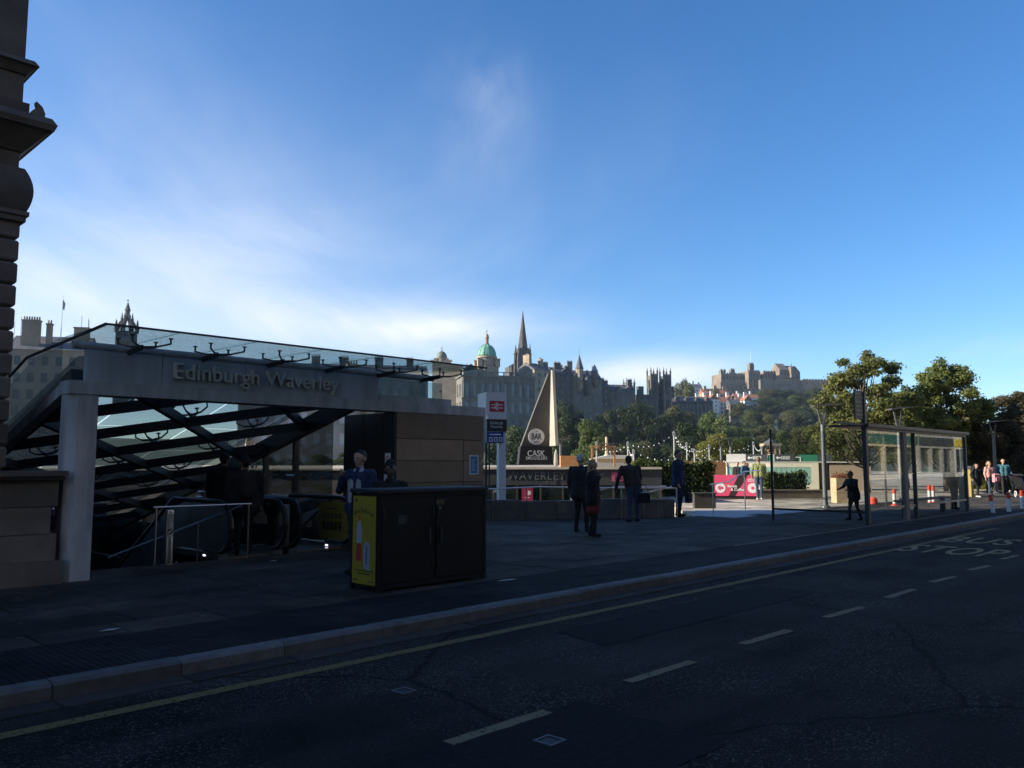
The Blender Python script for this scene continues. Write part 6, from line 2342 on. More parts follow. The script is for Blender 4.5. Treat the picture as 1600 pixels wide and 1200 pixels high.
# gothic college towers
def gothic_tower(label, u0, u1, vtop, vpin, D, dep, rz):
    a, b = P(u0, vtop, D), P(u1, vtop, D)
    w = (b.x - a.x)
    t = thing('gothic_tower', label, 'tower', (a.x, D, 5), R(rz))
    h = a.z - 5
    W, G_ = MB(), MB()
    rows = [(h - 9.5, h - 2.5), (h - 19, h - 12.5)]
    facade(W, G_, (0, 0, 0), (1, 0, 0), w, 0, h, [(w * .3, w * .46, z0, z1) for z0, z1 in rows] + [(w * .54, w * .70, z0, z1) for z0, z1 in rows], .6)
    facade(W, G_, (0, dep, 0), (0, -1, 0), dep, 0, h, [(dep * .3, dep * .7, z0, z1) for z0, z1 in rows], .6)
    facade(W, G_, (w, 0, 0), (0, 1, 0), dep, 0, h, [(dep * .3, dep * .7, z0, z1) for z0, z1 in rows], .6)
    W.box(.2, w - .2, .3, dep, h - .5, h - .02)
    n = 7
    for k in range(n):
        W.box(w * k / n + .1, w * (k + .55) / n + .1, -.05, .35, h + .002, h + .9)
    W.build('wall', mat('college_stone', (0.14, 0.125, 0.105), 0.9, nscale=.3, namt=.35), t)
    tag(G_.build('window_glazing', winm, t), kind='stuff')
    hp_ = P(u0, vpin, D).z - 5 - h
    r_ = w * .13
    for x in (0, w):
        for y in (0, dep):
            MB().lathe([(r_, 0), (r_, h + .5)], 8, x, y).build('corner_turret', mat('college_stone', (0, 0, 0)), t)
            pinnacle(t, x, y, h + .5, r_, hp_ - .5, mat('college_stone', (0, 0, 0)))
    return t


gothic_tower('left of the two tall gothic college towers with pinnacles', 1017, 1028, 586, 572, 430, 4.5, 16)
gothic_tower('right of the two tall gothic college towers with pinnacles', 1037, 1048.5, 587, 573, 432, 4.5, 16)
gothic_tower('smaller gothic college tower with slim pinnacles', 979, 992, 605, 590, 425, 4.0, 14)
bl('college_block', 'dark college block with square turret tops between the gothic towers', 997, 618, 428, 10, 8, 14, 30, ST[:4], 3, .9, stone_dark, 'flat', chim=((1.6, 1, 3.0, 2.5, 4.6, 0), (8, 1, 2.4, 2.0, 4.0, 0)))
bl('college_block', 'dark college range joining the two tall gothic towers', 1024, 602, 434, 8, 6, 16, 34, ST[:4], 2, .9, stone_dark, 'gable', slate, 2.0)
bl('college_block', 'shaded college wing right of the gothic towers with tall windows', 1050, 628, 445, 24, 9, 12, 26, [(1, 2.4), (5, 2.4), (9, 2.4), (13, 2.4)], 10, .9, stone_dark, 'gable', slate, 3.4, dorm=4, chim=((1.4, 4, 2.6, 1.2, 8.5, 3),))
# ---- red roofed white houses below the castle
D = 600
defs = [(1062, 622, 12, 9, 'harled', 'gable'), (1085, 628, 8, 8, 'white', 'gablef'), (1096, 626, 9, 8, 'white', 'gablef'), (1108, 624, 8, 8, 'red', 'gablef'), (1118, 628, 10, 9, 'white', 'gable'),
        (1133, 626, 8, 8, 'white', 'gablef'), (1141, 632, 9, 9, 'dark', 'gable'), (1152, 628, 9, 9, 'white', 'gable'), (1163, 626, 6.5, 9, 'white', 'gablef')]
desc = ['broad house with slate roof left of the white gabled houses', 'white gabled house, first of the row below the castle', 'white gabled house, second of the row below the castle',
        'gabled house with a red tiled roof in the white row', 'white house with a long red tiled roof', 'narrow white gabled house beside the tall white chimney', 'dark stone house set low in the white row',
        'white house with red roof near the end of the row', 'half timbered white gabled house ending the row']
for (u, v, w, d, k, rf), lb in zip(defs, desc):
    wm = {'white': harl, 'harled': stone_warm, 'red': harl, 'dark': stone_far}[k]
    rm = slate if k in ('harled', 'dark') else redtile
    bl('gabled_house', lb, u, v, D + (u % 7) * 3, w, d, 10, 22, [(1.0, 1.4), (4, 1.5), (7, 1.5), (10, 1.5), (13, 1.5)], max(2, int(w / 3)), 1.0, wm, rf, rm, 4.2, chim=((w * .5, d * .6, 2.2, 1.2, 6.4, 3),), grp='gabled houses below the castle', sidecols=2)
bl('gabled_house', 'house with a bare white chimney gable above the white row', 1121, 622, 640, 3.2, 6, 10, 22, ST[:2], 1, .6, harl, 'flat', grp='gabled houses below the castle')
bl('gabled_house', 'red roofed house standing highest behind the white row', 1098, 615, 660, 22, 9, 8, 14, ST[:2], 6, 1.0, stone_warm, 'gable', redtile, 4.6, chim=((3, 3, 2, 1.2, 6, 3), (12, 4, 2.5, 1.2, 6.5, 4), (19, 3, 2, 1.2, 6, 3)), grp='gabled houses below the castle')
bl('gabled_house', 'white outlook house on the ridge left of the castle', 1081, 606, 680, 9, 8, 8, 14, ST[:2], 3, 1.0, harl, 'gable', slate, 3.5, chim=((2, 3, 1.6, 1.2, 5.5, 2), (7, 3, 1.4, 1, 4.5, 2)), grp='gabled houses below the castle')
bl('gabled_house', 'low red roofed house at the right end of the white row', 1148, 622, 650, 20, 8, 8, 14, ST[:2], 5, 1.0, harl, 'gable', redtile, 4.0, chim=((4, 4, 1.6, 1.2, 5.6, 2), (15, 4, 1.6, 1.2, 5.6, 2)), grp='gabled houses below the castle')

# ---- castle
D = 860.0
ca = P(1123, 612, D)
cst = mat('castle_stone', (0.19, 0.15, 0.115), 0.9, nscale=.12, namt=.35)
cas = thing('castle', 'sprawling stone castle with towers and battlements on the wooded rock', 'castle', (ca.x, D, ca.z - 12), 0)
ox, oz = ca.x, ca.z - 12
def cpart(name, u0, u1, v1, v0, y0, dep, rz=20, wins=None, cren=0, roof=None, m=None, ww=1.4):
    a = P(u0, v0, D); b = P(u1, v1, D)
    x0, x1, z0, z1 = a.x - ox, b.x - ox, a.z - oz, b.z - oz
    w = (x1 - x0)
    W, G_ = MB(), MB()
    rects = []
    if wins:
        n, rows = wins
        rects = grid_rects(w, [(z1 - r[0] - r[1], z1 - r[0]) for r in rows], n, ww, 1.0)
    facade(W, G_, (0, 0, 0), (1, 0, 0), w, z0, z1, rects, .6)
    facade(W, G_, (0, dep, 0), (0, -1, 0), dep, z0, z1, [], .6)
    facade(W, G_, (w, 0, 0), (0, 1, 0), dep, z0, z1, [], .6)
    W.add([(0, 0, z1 - .02), (w, 0, z1 - .02), (w, dep, z1 - .02), (0, dep, z1 - .02)], [(0, 1, 2, 3)])
    if cren:
        n = max(2, int(w / cren))
        for k in range(n):
            W.box(w * k / n, w * (k + .55) / n, -.05, .8, z1 + .002, z1 + 1.3)
    if roof == 'gable':
        W.prism_x([(0, z1 + .01), (dep, z1 + .01), (dep / 2, z1 + dep * .45)], 0, w)
    if roof == 'gablef':
        W.prism_y([(0, z1 + .01), (w, z1 + .01), (w / 2, z1 + w * .38)], 0, dep)
    o = W.build(name, m or cst, cas, loc=(x0, y0, 0), rz=R(rz))
    if G_.f:
        tag(G_.build('window_glazing', winm, o), kind='stuff')
    return o
RW = [(3, 3.2), (9, 3.2), (14, 2.5)]
cpart('lower_battery', 1124, 1170, 598, 618, -6, 20, 14, (6, [(4, 2.5)]), 0, ww=1.5)
cpart('palace_block', 1127, 1170, 584, 599, 0, 22, 12, (7, [(2.5, 2.8)]), 3.0, None, None, 2.0)
for u0, u1, v in ((1127, 1130.5, 578), (1132, 1135, 578), (1143, 1149.5, 577)):
    cpart('corner_tower', u0, u1, v, 586, 2, 5, 12, None, 2.0)
cpart('keep', 1169, 1189, 580, 612, -3, 18, 16, (3, RW), 2.6)
cpart('clock_tower', 1170, 1177.5, 569, 582, -3.5, 5, 16, (1, [(2.5, 3)]), 1.6, ww=1.2)
cpart('chapel_block', 1196, 1221, 580, 612, 4, 14, 14, (5, [(2, 7)]), 2.8)
cpart('hall_block', 1219, 1233, 577, 612, 0, 16, 16, (2, RW), 0, 'gable')
cpart('gabled_barrack', 1231, 1255, 580, 612, 2, 16, 18, (4, [(3, 2.6), (8, 2.6), (13, 2.6)]), 0, 'gable', ww=1.2)
cpart('barrack_end', 1236, 1247, 576, 590, -1, 12, 18, None, 0, 'gablef')
cpart('curtain_wall', 1186, 1262, 595, 650, -8, 5, 8, None, 3.0)
cpart('curtain_wall', 1256, 1302, 594, 650, -2, 5, 4, (5, [(2.5, 2)]), 3.0, ww=1.2)
cpart('end_bastion', 1297, 1304, 595, 612, -5, 8, 20, None, 2.5, None, stone_warm)
cpart('retaining_wall', 1124, 1190, 609, 655, -12, 5, 6, None, 0)
fq = P(1172.5, 551, D)
MB().cyl((P(1172.5, 570, D).x - ox, 0, P(1172.5, 570, D).z - oz), (fq.x - ox, 0, fq.z - oz), .18, .1, seg=6).build('flagpole', paint_w, cas)
q = P(1236, 566, D)
MB().lathe([(.8, P(1236, 577, D).z - oz), (.6, P(1236, 572, D).z - oz), (.05, q.z - oz)], 8, q.x - ox, 0).build('spirelet', slate, cas)

# little columned temple kiosk beyond the pavilion
D = 150
a = P(1195, 712, D); b = P(1222, 712, D)
t = thing('garden_temple', 'small stone columned temple with shallow dome in the gardens', 'temple', ((a.x + b.x) / 2, D, -4))
hw = (b.x - a.x) / 2
zt = P(1208, 697, D).z + 4
MB().box(-hw, hw, 0, 3, 0, P(1208, 714, D).z + 4).build('base', stone_warm, t)
for k in range(4):
    MB().lathe([(.22, P(1208, 714, D).z + 4), (.19, zt - .2), (.26, zt)], 8, -hw * .8 + hw * 1.6 * k / 3, .3).build('column', stone_warm, t)
MB().box(-hw * .2, hw * .6, 1.0, 2.6, P(1208, 714, D).z + 4, zt).build('cella', mat('pink_stone', (0.42, 0.23, 0.15), 0.9), t)
MB().box(-hw, hw, 0, 3, zt + .002, zt + .5).build('entablature', stone_warm, t)
MB().lathe([(hw * .9, zt + .502), (hw * .6, zt + .9), (hw * .2, zt + 1.2), (.1, zt + 1.7)], 12, 0, 1.5).build('roof', slate, t)
# pale slope of a white wall in the gardens
a = P(1192, 697, 170)
# ------------------------------------------------------------------ people
skin_m = mat('skin', (0.42, 0.24, 0.17), 0.55, nscale=20, namt=0.08)
skin_d = mat('skin_dark', (0.10, 0.055, 0.035), 0.5, nscale=20, namt=0.08)
eye_m = mat('eye_dark', (0.02, 0.015, 0.012), 0.3)
cloth_n = [0]


def cloth(name, col):
    return mat('cloth_' + name, col, 0.92, nscale=14, namt=0.18, bump=0.35)


def capsule(m, p0, r0, p1, r1, seg=10):
    p0, p1 = Vector(p0), Vector(p1)
    m.cyl(p0, p1, r0, r1, seg)
    m.sphere(p0, r0, seg, 6)
    m.sphere(p1, r1, seg, 6)


def skinned(name, caps, voxel, mats, parent, iters=3):
    """one continuous surface grown over tapered limbs; material per face from the nearest limb"""
    m = MB()
    for p0, r0, p1, r1, lab in caps:
        capsule(m, p0, r0, p1, r1, 10 if max(r0, r1) > .03 else 6)
    me = m.mesh('tmp', [])if False else None
    me = bpy.data.meshes.new('tmp')
    me.from_pydata(m.v, [], m.f)
    o = bpy.data.objects.new('tmp', me)
    COL.objects.link(o)
    md = o.modifiers.new('r', 'REMESH')
    md.mode = 'VOXEL'
    md.voxel_size = voxel
    sm = o.modifiers.new('s', 'SMOOTH')
    sm.factor = 0.5
    sm.iterations = iters
    dg = bpy.context.evaluated_depsgraph_get()
    out = bpy.data.meshes.new_from_object(o.evaluated_get(dg))
    bpy.data.objects.remove(o)
    bpy.data.meshes.remove(me)
    n = len(out.polygons)
    c = np.empty(n * 3)
    out.polygons.foreach_get('center', c)
    c = c.reshape(-1, 3)
    best = np.full(n, 1e9)
    lab = np.zeros(n, int)
    for p0, r0, p1, r1, l in caps:
        a, b = np.array(p0, float), np.array(p1, float)
        d = b - a
        L = (d * d).sum() + 1e-12
        t = np.clip(((c - a) @ d) / L, 0, 1)
        q = a + t[:, None] * d
        e = np.linalg.norm(c - q, axis=1) - (r0 + (r1 - r0) * t)
        w = e < best
        best[w] = e[w]
        lab[w] = l
    # cloth folds: shallow creases on the clothed parts only
    vco = np.empty(len(out.vertices) * 3); out.vertices.foreach_get('co', vco); vco = vco.reshape(-1, 3)
    vno = np.empty(len(out.vertices) * 3); out.vertices.foreach_get('normal', vno); vno = vno.reshape(-1, 3)
    nv = len(out.vertices)
    lt = np.empty(len(out.loops), np.int32); out.loops.foreach_get('vertex_index', lt)
    tot = np.empty(n, np.int32); out.polygons.foreach_get('loop_total', tot)
    fl = np.repeat(np.isin(lab, (2, 3, 6)).astype(float), tot)
    w_ = np.zeros(nv); c_ = np.zeros(nv)
    np.add.at(w_, lt, fl); np.add.at(c_, lt, 1)
    w_ = (w_ / np.maximum(c_, 1)) ** 2
    ph = len(caps) * 1.7 + vco[0, 0] * 50
    x_, y_, z_ = vco.T
    fold = np.sin(z_ * 34 + 9 * np.sin(x_ * 11 + ph) + 6 * np.sin(y_ * 13)) * 0.6 + np.sin(x_ * 60 + z_ * 14 + 5 * np.sin(z_ * 9 + ph)) * 0.4
    vco += vno * (fold * w_ * 0.0065)[:, None]
    out.vertices.foreach_set('co', vco.reshape(-1))
    out.update()
    out.materials.clear()
    for mm in mats:
        out.materials.append(mm)
    out.polygons.foreach_set('material_index', lab.astype(np.int32))
    out.polygons.foreach_set('use_smooth', np.ones(n, bool))
    out.name = name
    return inst(name, out, parent)


SK, HA, TOP, BOT, SHOE, EYE, XTR = range(7)


def person(label, loc, h, heading, top, bottom, hair, shoes=None, skin=None, larm=None, rarm=None, stance=0.10, lean=(0, 0), head=(0, 0), coat=0.0, hairlen=0.0,
           hairtop=True, bulk=1.12, voxel=0.013, fingers=False, extra=None, skirt=None, hat=None, step=0.0, bald=False, bag=None):
    """faces -y when heading = 0 degrees; arms: (elbow offset, wrist offset) from the shoulder in metres for a 1.75 m figure"""
    t = thing('person', label, 'person', loc, R(heading))
    k = h / 1.75
    lx, ly = lean
    caps = []

    def add(p0, r0, p1, r1, l):
        caps.append((tuple(Vector(p0) * k), r0 * k, tuple(Vector(p1) * k), r1 * k, l))
    pel = Vector((0, 0, .95))
    wai = Vector((lx * .3, ly * .3, 1.10))
    che = Vector((lx * .8, ly * .8, 1.32))
    nek = Vector((lx, ly, 1.475))
    B = bulk
    for sx in (-1, 1):
        o_ = Vector((sx * .065 * B, 0, 0))
        add(pel + o_, .118 * B, wai + o_, .108 * B, TOP if coat or bottom is None else BOT)
        add(wai + o_, .108 * B, che + o_ * 1.15, .118 * B, TOP)
        add(che + o_ * 1.15, .115 * B, che + Vector((sx * .13, 0, .09)), .065 * B, TOP)
    add(che, .11 * B, nek + Vector((0, 0, -.02)), .07, TOP)
    # lower hem of the top
    if not coat:
        for sx in (-1, 1):
            o_ = Vector((sx * .07 * B, 0, 0))
            add(pel + o_ + Vector((0, 0, .03)), .122 * B, wai + o_, .116 * B, TOP)
    else:
        for sx in (-1, 1):
            o_ = Vector((sx * .072 * B, 0, 0))
            add(wai + o_, .118 * B, Vector((sx * .085 * B, 0, .95 - coat)), .128 * B, TOP)
        add(wai, .12 * B, Vector((0, 0, .95 - coat)), .12 * B, TOP)
    # neck and head
    hx, hy = head
    hc = nek + Vector((hx * .5, hy * .5 - .01, .155))
    add(nek, .052, hc + Vector((0, .01, -.06)), .05, SK)
    f = Vector((hx, -1 + 0, 0)).normalized()
    add(hc + Vector((0, .018, .025)), .088, hc + Vector((0, -.01, .015)), .086, SK)
    add(hc + Vector((0, -.02, -.02)), .072, hc + Vector((0, -.035, -.075)), .045, SK)
    add(hc + Vector((0, -.09, .0)), .010, hc + Vector((0, -.108, -.03)), .014, SK)
    for sx in (-1, 1):
        add(hc + Vector((sx * .085, .01, .01)), .016, hc + Vector((sx * .086, .012, -.025)), .012, SK)
        add(hc + Vector((sx * .033, -.086, .012)), .011, hc + Vector((sx * .034, -.087, .012)), .011, EYE)
    add(hc + Vector((-.02, -.085, -.058)), .008, hc + Vector((.02, -.085, -.058)), .008, EYE if False else SK)
    if not bald:
        add(hc + Vector((0, .04, .042)), .085, hc + Vector((0, .005, .062)), .070, HA)
        add(hc + Vector((0, .06, .0)), .072, hc + Vector((0, .05, -.04)), .05, HA)
        for sx in (-1, 1):
            add(hc + Vector((sx * .05, .025, .03)), .045, hc + Vector((sx * .04, -.02, .07)), .034, HA)
    if hairlen:
        for sx in (-.07, 0, .07):
            add(hc + Vector((sx, .05, .02)), .055, hc + Vector((sx * 1.2, .085, -hairlen)), .04, HA)
    if hat:
        add(hc + Vector((0, .01, .065)), .092, hc + Vector((0, .0, .085)), .082, XTR)
        add(hc + Vector((0, -.06, .055)), .03, hc + Vector((0, -.14, .05)), .018, XTR)
    # arms
    for sx, arm in ((-1, larm), (1, rarm)):
        sh_ = che + Vector((sx * .185 * B, 0, .085))
        if arm is None:
            arm = ((sx * .05, .02, -.28), (sx * .05, -.04, -.53))
        el = sh_ + Vector(arm[0]); wr = sh_ + Vector(arm[1])
        add(sh_, .066 * B, el, .054, TOP)
        add(el, .054, wr, .042, TOP)
        hd = (wr - el).normalized()
        pm = wr + hd * .075
        add(wr, .030, pm, .036, SK)
        side = hd.cross(Vector((0, 1, 0.01))).normalized()
        up = side.cross(hd)
        if fingers:
            for i in range(4):
                b0 = pm + side * (.030 - .02 * i)
                b1 = b0 + hd * .045 - up * .008
                b2 = b1 + hd * (.03 - .004 * abs(i - 1)) - up * .022
                add(b0, .0105, b1, .010, SK); add(b1, .010, b2, .008, SK)
            th = wr + hd * .03 + side * .032
            add(th, .012, th + hd * .04 + side * .025, .0095, SK)
        else:
            add(pm, .034, pm + hd * .05 - up * .01, .022, SK)
            add(wr + hd * .03 + side * .02, .013, wr + hd * .07 + side * .045, .011, SK)
    # legs
    for sx in (-1, 1):
        hip = Vector((sx * .085, 0, .90))
        fy = sx * step
        an = Vector((sx * stance, fy + .02, .085))
        kn = Vector((sx * (stance * .6 + .035), fy * .5 - .025 - abs(step) * .12, .49))
        lg = BOT
        add(hip, .098 * B, kn, .062, lg)
        add(kn, .062, an, .046, lg)
        add(an + Vector((0, .02, -.035)), .042, an + Vector((sx * .012, -.14, -.050)), .034, SHOE)
        add(an + Vector((0, .02, -.055)), .030, an + Vector((sx * .012, -.14, -.058)), .027, SHOE)
    if skirt:
        add(Vector((0, 0, .95)), .15, Vector((0, 0, skirt)), .16, XTR)
        for sx in (-1, 1):
            add(Vector((sx * .07, 0, .95)), .12, Vector((sx * .09, 0, skirt)), .115, XTR)
    if extra:
        for e in extra:
            add(*e)
    shoes = shoes or cloth('black', (0.012, 0.012, 0.013))
    ms = [skin or skin_m, hair, top, bottom, shoes, eye_m, hat or (skirt and cloth('red', (0.16, 0.018, 0.02))) or top]
    skinned('body', caps, voxel * (1 if not fingers else .72), ms, t)
    return t


black = cloth('black', (0.012, 0.012, 0.013))
charc = cloth('charcoal', (0.022, 0.022, 0.025))
navy = cloth('navy', (0.02, 0.03, 0.075))
jeans = cloth('jeans', (0.045, 0.065, 0.11))
brownj = cloth('brown', (0.035, 0.028, 0.02))
grey_h = mat('grey_hair', (0.38, 0.38, 0.38), 0.8, nscale=40)
dark_h = mat('dark_hair', (0.018, 0.013, 0.01), 0.7, nscale=40)
brown_h = mat('brown_hair', (0.11, 0.065, 0.035), 0.7, nscale=40)
fair_h = mat('fair_hair', (0.30, 0.20, 0.10), 0.7, nscale=40)
red_h = mat('auburn_hair', (0.20, 0.07, 0.03), 0.7, nscale=40)


def hpx(u, vh, vf, z=.12):
    """standing height from head and foot pixel"""
    p = G(u, vf, z)
    return p, P(u, vh, p.y).z - z


p, h = hpx(909, 710, 831)
person('grey haired man in a long dark coat standing next to a woman', p, h, 150, charc, black, grey_h, coat=.12, bulk=1.28, larm=((-.06, .02, -.28), (-.02, -.08, -.52)), rarm=((.06, .03, -.28), (.05, -.05, -.53)),
       head=(.05, -.03), stance=.11, step=.05, fingers=True)
p, h = hpx(927, 718, 838)
person('woman with long fair hair in a dark coat and red skirt', p, h, 70, black, black, fair_h, coat=.14, bulk=1.2, hairlen=.20, skirt=.60, larm=((-.05, -.08, -.24), (.06, -.20, -.06)), rarm=((.05, -.02, -.27), (.0, -.10, -.46)),
       stance=.07, step=.06, fingers=True)
p, h = hpx(990, 712, 815)
person('man in a dark jacket and jeans leaning on the stairwell rail', p, h, 200, brownj, jeans, dark_h, skin=skin_d, lean=(.03, -.14), head=(0, -.1), bulk=1.3, larm=((-.1, -.06, -.27), (-.1, -.26, -.42)), rarm=((.12, .0, -.27), (.12, -.12, -.50)),
       stance=.12, fingers=True)
p, h = hpx(1061, 703, 807)
person('man in a navy suit and pale shirt at the end of the rail', p, h, 62, navy, navy, dark_h, coat=.10, larm=((-.05, .02, -.28), (-.03, -.06, -.52)), rarm=((.06, .06, -.27), (.05, .10, -.52)), stance=.09, fingers=True, bulk=1.22,
       head=(0, -.02), extra=[((0, -.115, 1.40), .03, (0, -.128, 1.24), .012, XTR)])
so_b = thing('shoulder_bag', 'dark bag hanging at the suited man side', 'bag', (p.x + .30, p.y + .0, .52), R(60))
MB().bbox(-.16, .16, -.06, .06, 0, .30, .04).build('body', black, so_b)
q = MB()
for a0 in range(8):
    a1, a2 = math.pi * a0 / 8, math.pi * (a0 + 1) / 8
    q.cyl((.11 * math.cos(a1), 0, .30 + .12 * math.sin(a1)), (.11 * math.cos(a2), 0, .30 + .12 * math.sin(a2)), .008, seg=5)
q.build('handle', black, so_b)
so_b = thing('shoulder_bag', 'black bag at the hip of the man leaning on the rail', 'bag', (G(1003, 815).x + .05, G(1003, 815).y, .62), R(10))
MB().bbox(-.17, .17, -.07, .07, 0, .28, .05).build('body', black, so_b)
MB().path([(-.15, 0, .27), (-.05, 0, .5), (.05, 0, .5), (.15, 0, .27)], .009, 5).build('strap', black, so_b)
p, h = hpx(1187, 714, 781)
person('man in a green vest and jeans standing by the pink banner', p, h, 165, cloth('olive_green', (0.20, 0.22, 0.09)), jeans, brown_h, shoes=cloth('white_shoe', (0.6, 0.6, 0.56)), rarm=((.07, .0, -.27), (.05, -.14, -.46)), larm=((-.05, -.04, -.27), (.0, -.2, -.42)), stance=.08, fingers=True)
# by the shelter
p, h = hpx(1336, 745, 813)
person('person in black leaning back against the shelter flag post', (p.x, p.y, .12), 1.36, -75, black, black, dark_h, lean=(0, -.10), head=(0, -.06), stance=.10, step=.16, larm=((-.06, -.14, -.22), (.0, -.34, -.28)), rarm=((.06, -.1, -.24), (.0, -.3, -.30)), fingers=True, coat=.12, bulk=1.25)
p, h = hpx(1499, 715, 797)
person('man in a black jacket standing behind the bus information post', (p.x + .1, p.y + .5, .118), 1.78, 95, black, charc, dark_h, stance=.09, coat=.06)
p, h = hpx(1528, 724, 777)
person('woman in a wide black poncho walking in the group', p, h, 15, black, black, dark_h, shoes=cloth('white_shoe', (0.6, 0.6, 0.56)), coat=.22, bulk=1.28, hairlen=.1, stance=.08, step=.14,
       larm=((-.14, .0, -.25), (-.16, -.08, -.44)), rarm=((.14, .0, -.25), (.16, -.08, -.44)))
p, h = hpx(1548, 721, 774)
person('person in a pale pink jacket walking beside the black poncho', p, h, 5, cloth('pink', (0.52, 0.28, 0.25)), jeans, fair_h, shoes=black, bulk=1.1, stance=.09, step=.08, hairlen=.06)
q = thing('pink_bag', 'pink rucksack held in front of the pink jacket', 'bag', (p.x + .16, p.y - .28, .78), R(10))
MB().bbox(-.16, .16, -.09, .09, 0, .42, .06).build('body', cloth('pink_bag', (0.50, 0.22, 0.25)), q)
MB().bbox(-.11, .11, -.14, -.092, .06, .24, .03).build('pocket', cloth('pink_bag', (0.50, 0.22, 0.25)), q)
p, h = hpx(1570, 717, 774)
person('bald man in a teal jumper walking with the group', p, h, -10, cloth('teal', (0.06, 0.155, 0.185)), charc, dark_h, bald=True, bulk=1.12, stance=.09, step=.12, larm=((-.08, .02, -.27), (-.07, -.06, -.52)), rarm=((.1, .0, -.27), (.14, -.1, -.48)))
p, h = hpx(1556, 717, 770)
person('dark topped person half hidden behind the pink jacket', (p.x, p.y + .6, .115), 1.78, 0, charc, charc, brown_h)
# pram
p = G(1592, 776, .115)
t = thing('pram', 'dark pushchair with pale wheels beside the teal jumper man', 'pram', (p.x, p.y, .115), R(-15))
for sx in (-.25, .25):
    for y in (-.4, .4):
        q = MB()
        for k in range(12):
            a0, a1 = 2 * math.pi * k / 12, 2 * math.pi * (k + 1) / 12
            q.bar((sx, y + .13 * math.cos(a0), .14 + .13 * math.sin(a0)), (sx, y + .13 * math.cos(a1), .14 + .13 * math.sin(a1)), .03, .03)
        q.box(sx - .012, sx + .012, y - .02, y + .02, .12, .16)
        q.build('wheel', whm, t)
    MB().bar((sx, -.4, .14), (sx, .45, 1.0), .025, .025).bar((sx, .4, .14), (sx, -.3, .6), .025, .025).build('side_frame', steel, t)
MB().prism_x([(-.42, .38), (.25, .38), (.38, .95), (.28, .98), (.12, .52), (-.42, .52)], -.22, .22).build('seat', black, t)
q = MB()
for k in range(5):
    a0, a1 = math.pi * .1 + k * .38, math.pi * .1 + (k + 1) * .38
    q.add([(x, .1 + .38 * math.cos(a), .7 + .38 * math.sin(a)) for x, a in ((-.23, a0), (.23, a0), (.23, a1), (-.23, a1))], [(0, 1, 2, 3)])
q.build('hood', charc, t)
MB().cyl((-.26, .46, 1.01), (.26, .46, 1.01), .018, seg=8).build('handlebar', black, t)
# under the canopy
p = P(562, 760, 12.0)
person('dark haired man in a navy and white jacket with a hand to his mouth', (p.x, p.y, .12), 1.77, -28, navy, charc, dark_h, larm=((-.08, -.10, -.24), (.10, -.26, -.02)), rarm=None, fingers=True, coat=.02,
       extra=[((-.075, -.082, 1.30), .062, (-.075, -.08, 1.02), .06, XTR), ((.075, -.082, 1.30), .062, (.075, -.08, 1.02), .06, XTR), ((-.05, -.02, 1.455), .042, (.05, -.02, 1.455), .042, XTR)], hat=None)
for o_ in [c for c in COL.objects if c.name.startswith('body')][-1:]:
    o_.data.materials[XTR] = cloth('pale_grey', (0.32, 0.33, 0.36))
o_ = None
p = P(645, 760, 13.2)
S_k = toS(Vector((p.x, p.y, 0)))
person('man in a black cap and dark jacket standing behind the bin', (p.x - .1, 11.4, .12), 1.60, 20, black, black, dark_h, hat=cloth('cap_black', (0.015, 0.015, 0.016)), skin=skin_d, fingers=False, bulk=1.1)
p = S(7.05, 14.0)
person('person in a dark hooded coat stepping on to the plain escalator', (p.x, p.y, .135), 1.76, 170, black, black, dark_h, coat=.2, bulk=1.3, stance=.1)
p = S(7.05, 13.25)
person('bulky person with a rucksack at the head of the plain escalator', (p.x, p.y, .135), 1.70, 210, charc, black, dark_h, coat=.1, bulk=1.35, extra=[((0, .2, 1.35), .14, (0, .22, 1.12), .15, TOP)])
p = P(390, 760, 36.0)
person('fair haired woman on the sunlit terrace seen through the glass wall', (p.x, 36.0, 1.42), 1.68, 60, cloth('beige', (0.40, 0.33, 0.25)), jeans, fair_h, hairlen=.15)
p = P(397, 760, 35.6)
person('child in a dark top beside the fair haired woman', (p.x, 35.6, 1.42), 1.15, 40, charc, jeans, dark_h)
for i, (u, c, hh) in enumerate(((1153, black, brown_h), (1161, charc, dark_h), (1168, black, red_h))):
    lab = ['left of three people chatting behind the pink banner', 'middle one of three people chatting behind the pink banner', 'right of three people chatting behind the pink banner'][i]
    p = P(u, 745, 47.5)
    person(lab, (p.x, 47.5 - .3 * (i == 1), .115), (1.66, 1.72, 1.62)[i], (-30, 40, 90)[i], c if i != 1 else cloth('blue', (0.06, 0.12, 0.2)), jeans, hh)
p = P(1096, 745, 42)
person('auburn haired person sitting behind the laurel hedge', (p.x, 42, .115), 1.60, 30, brownj, jeans, red_h)

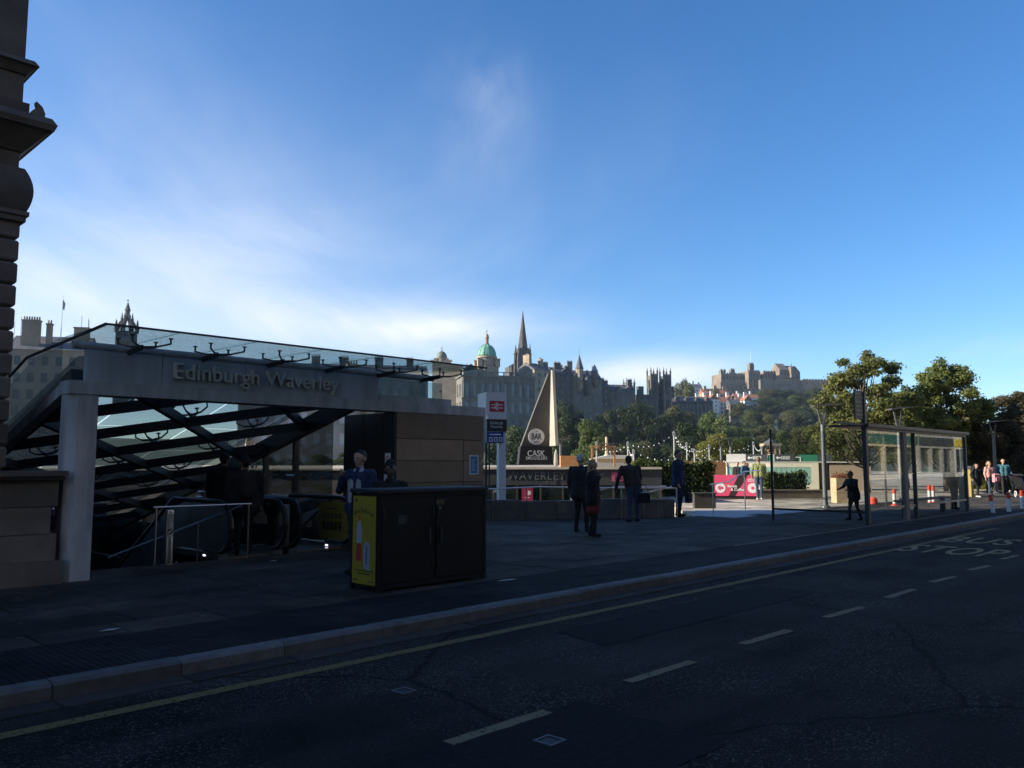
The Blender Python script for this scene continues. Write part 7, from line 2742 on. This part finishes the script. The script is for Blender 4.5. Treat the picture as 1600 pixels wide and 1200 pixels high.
# ------------------------------------------------------------------ shops on the other side of the road (seen mirrored in the shelter glass)
rr3 = random.Random(4)
s_ = -40.0
cols_ = [('pale', (0.46, 0.40, 0.32)), ('buff', (0.52, 0.44, 0.33)), ('grey', (0.36, 0.35, 0.33)), ('white', (0.66, 0.63, 0.57))]
i = 0
lbls = ['stone fronted shop building across the road', 'shop building with wide windows across the road']
while s_ < 130:
    w = rr3.uniform(11, 16)
    hh = rr3.uniform(22, 27)
    nm, c = cols_[i % 4]
    t = thing('shop_building', '%s fronted shop building across the road, number %s of the row' % (nm, ['one', 'two', 'three', 'four', 'five', 'six', 'seven', 'eight', 'nine', 'ten', 'eleven', 'twelve', 'thirteen', 'fourteen', 'fifteen', 'sixteen'][i]), 'building',
              S(s_ + w, -14.02, .1), SRZ + math.pi, 'shops across the road')
    W, G_ = MB(), MB()
    rects = grid_rects(w, [(5.6 + 3.3 * k, 7.8 + 3.3 * k) for k in range(int((hh - 6) / 3.3))], 5, 1.3, .6)
    rects += grid_rects(w, [(.5, 3.3)], 3, w / 3 - .9, .4)
    facade(W, G_, (0, 0, 0), (1, 0, 0), w, 0, hh, rects, .3)
    W.box(0, w, .6, 12, 0, hh - .02)
    W.box(-.0, w, -.35, -.002, hh - .5, hh)
    W.build('wall', mat('shop_stone_' + nm, c, 0.85, nscale=.6, namt=.15), t)
    tag(G_.build('window_glazing', winm, t), kind='stuff')
    MB().box(.3, w - .3, -.12, -.003, 3.6, 4.5).build('shop_fascia', mat('fascia_%d' % (i % 5), [(0.05, 0.05, 0.06), (0.65, 0.5, 0.05), (0.5, 0.05, 0.05), (0.7, 0.7, 0.68), (0.03, 0.12, 0.1)][i % 5], 0.5), t)
    s_ += w + .02
    i += 1

# scraps of paper on the pavement
pap = mat('paper_white', (0.45, 0.45, 0.43), 0.8)
for (u, v, w, lb) in ((792, 907, .16, 'small pale paper scrap lying on the pavement beside the black bin'), (427, 877, .07, 'tiny white paper scrap in front of the plain bollard'), (172, 985, .10, 'crumpled pale wrapper on the slabs near the stone pier')):
    p = G(u, v, .1225)
    q = MB().add([(-w, -.02, 0), (w * .3, -.03, .004), (w, .015, .012), (-w * .2, .03, .006)], [(0, 1, 2, 3)])
    tag(q.build('paper_scrap', pap, loc=(p.x, p.y, .126), rz=rng.uniform(0, .6)), lb, 'litter')

# ------------------------------------------------------------------ haze over the valley
HZ = MB().box(-1300, 1300, -120, 1700, -60, 130)
hz = HZ.build('haze', None)
hm = bpy.data.materials.new('thin_haze')
hm.use_nodes = True
nt = hm.node_tree
nt.nodes.clear()
pvn = nt.nodes.new('ShaderNodeVolumePrincipled')
pvn.inputs['Color'].default_value = (0.72, 0.84, 1.0, 1)
pvn.inputs['Density'].default_value = 0.00011
pvn.inputs['Anisotropy'].default_value = 0.35
oo = nt.nodes.new('ShaderNodeOutputMaterial')
nt.links.new(pvn.outputs[0], oo.inputs['Volume'])
hz.data.materials.clear()
hz.data.materials.append(hm)
tag(hz, 'thin blue autumn haze over the valley', 'haze', kind='stuff')
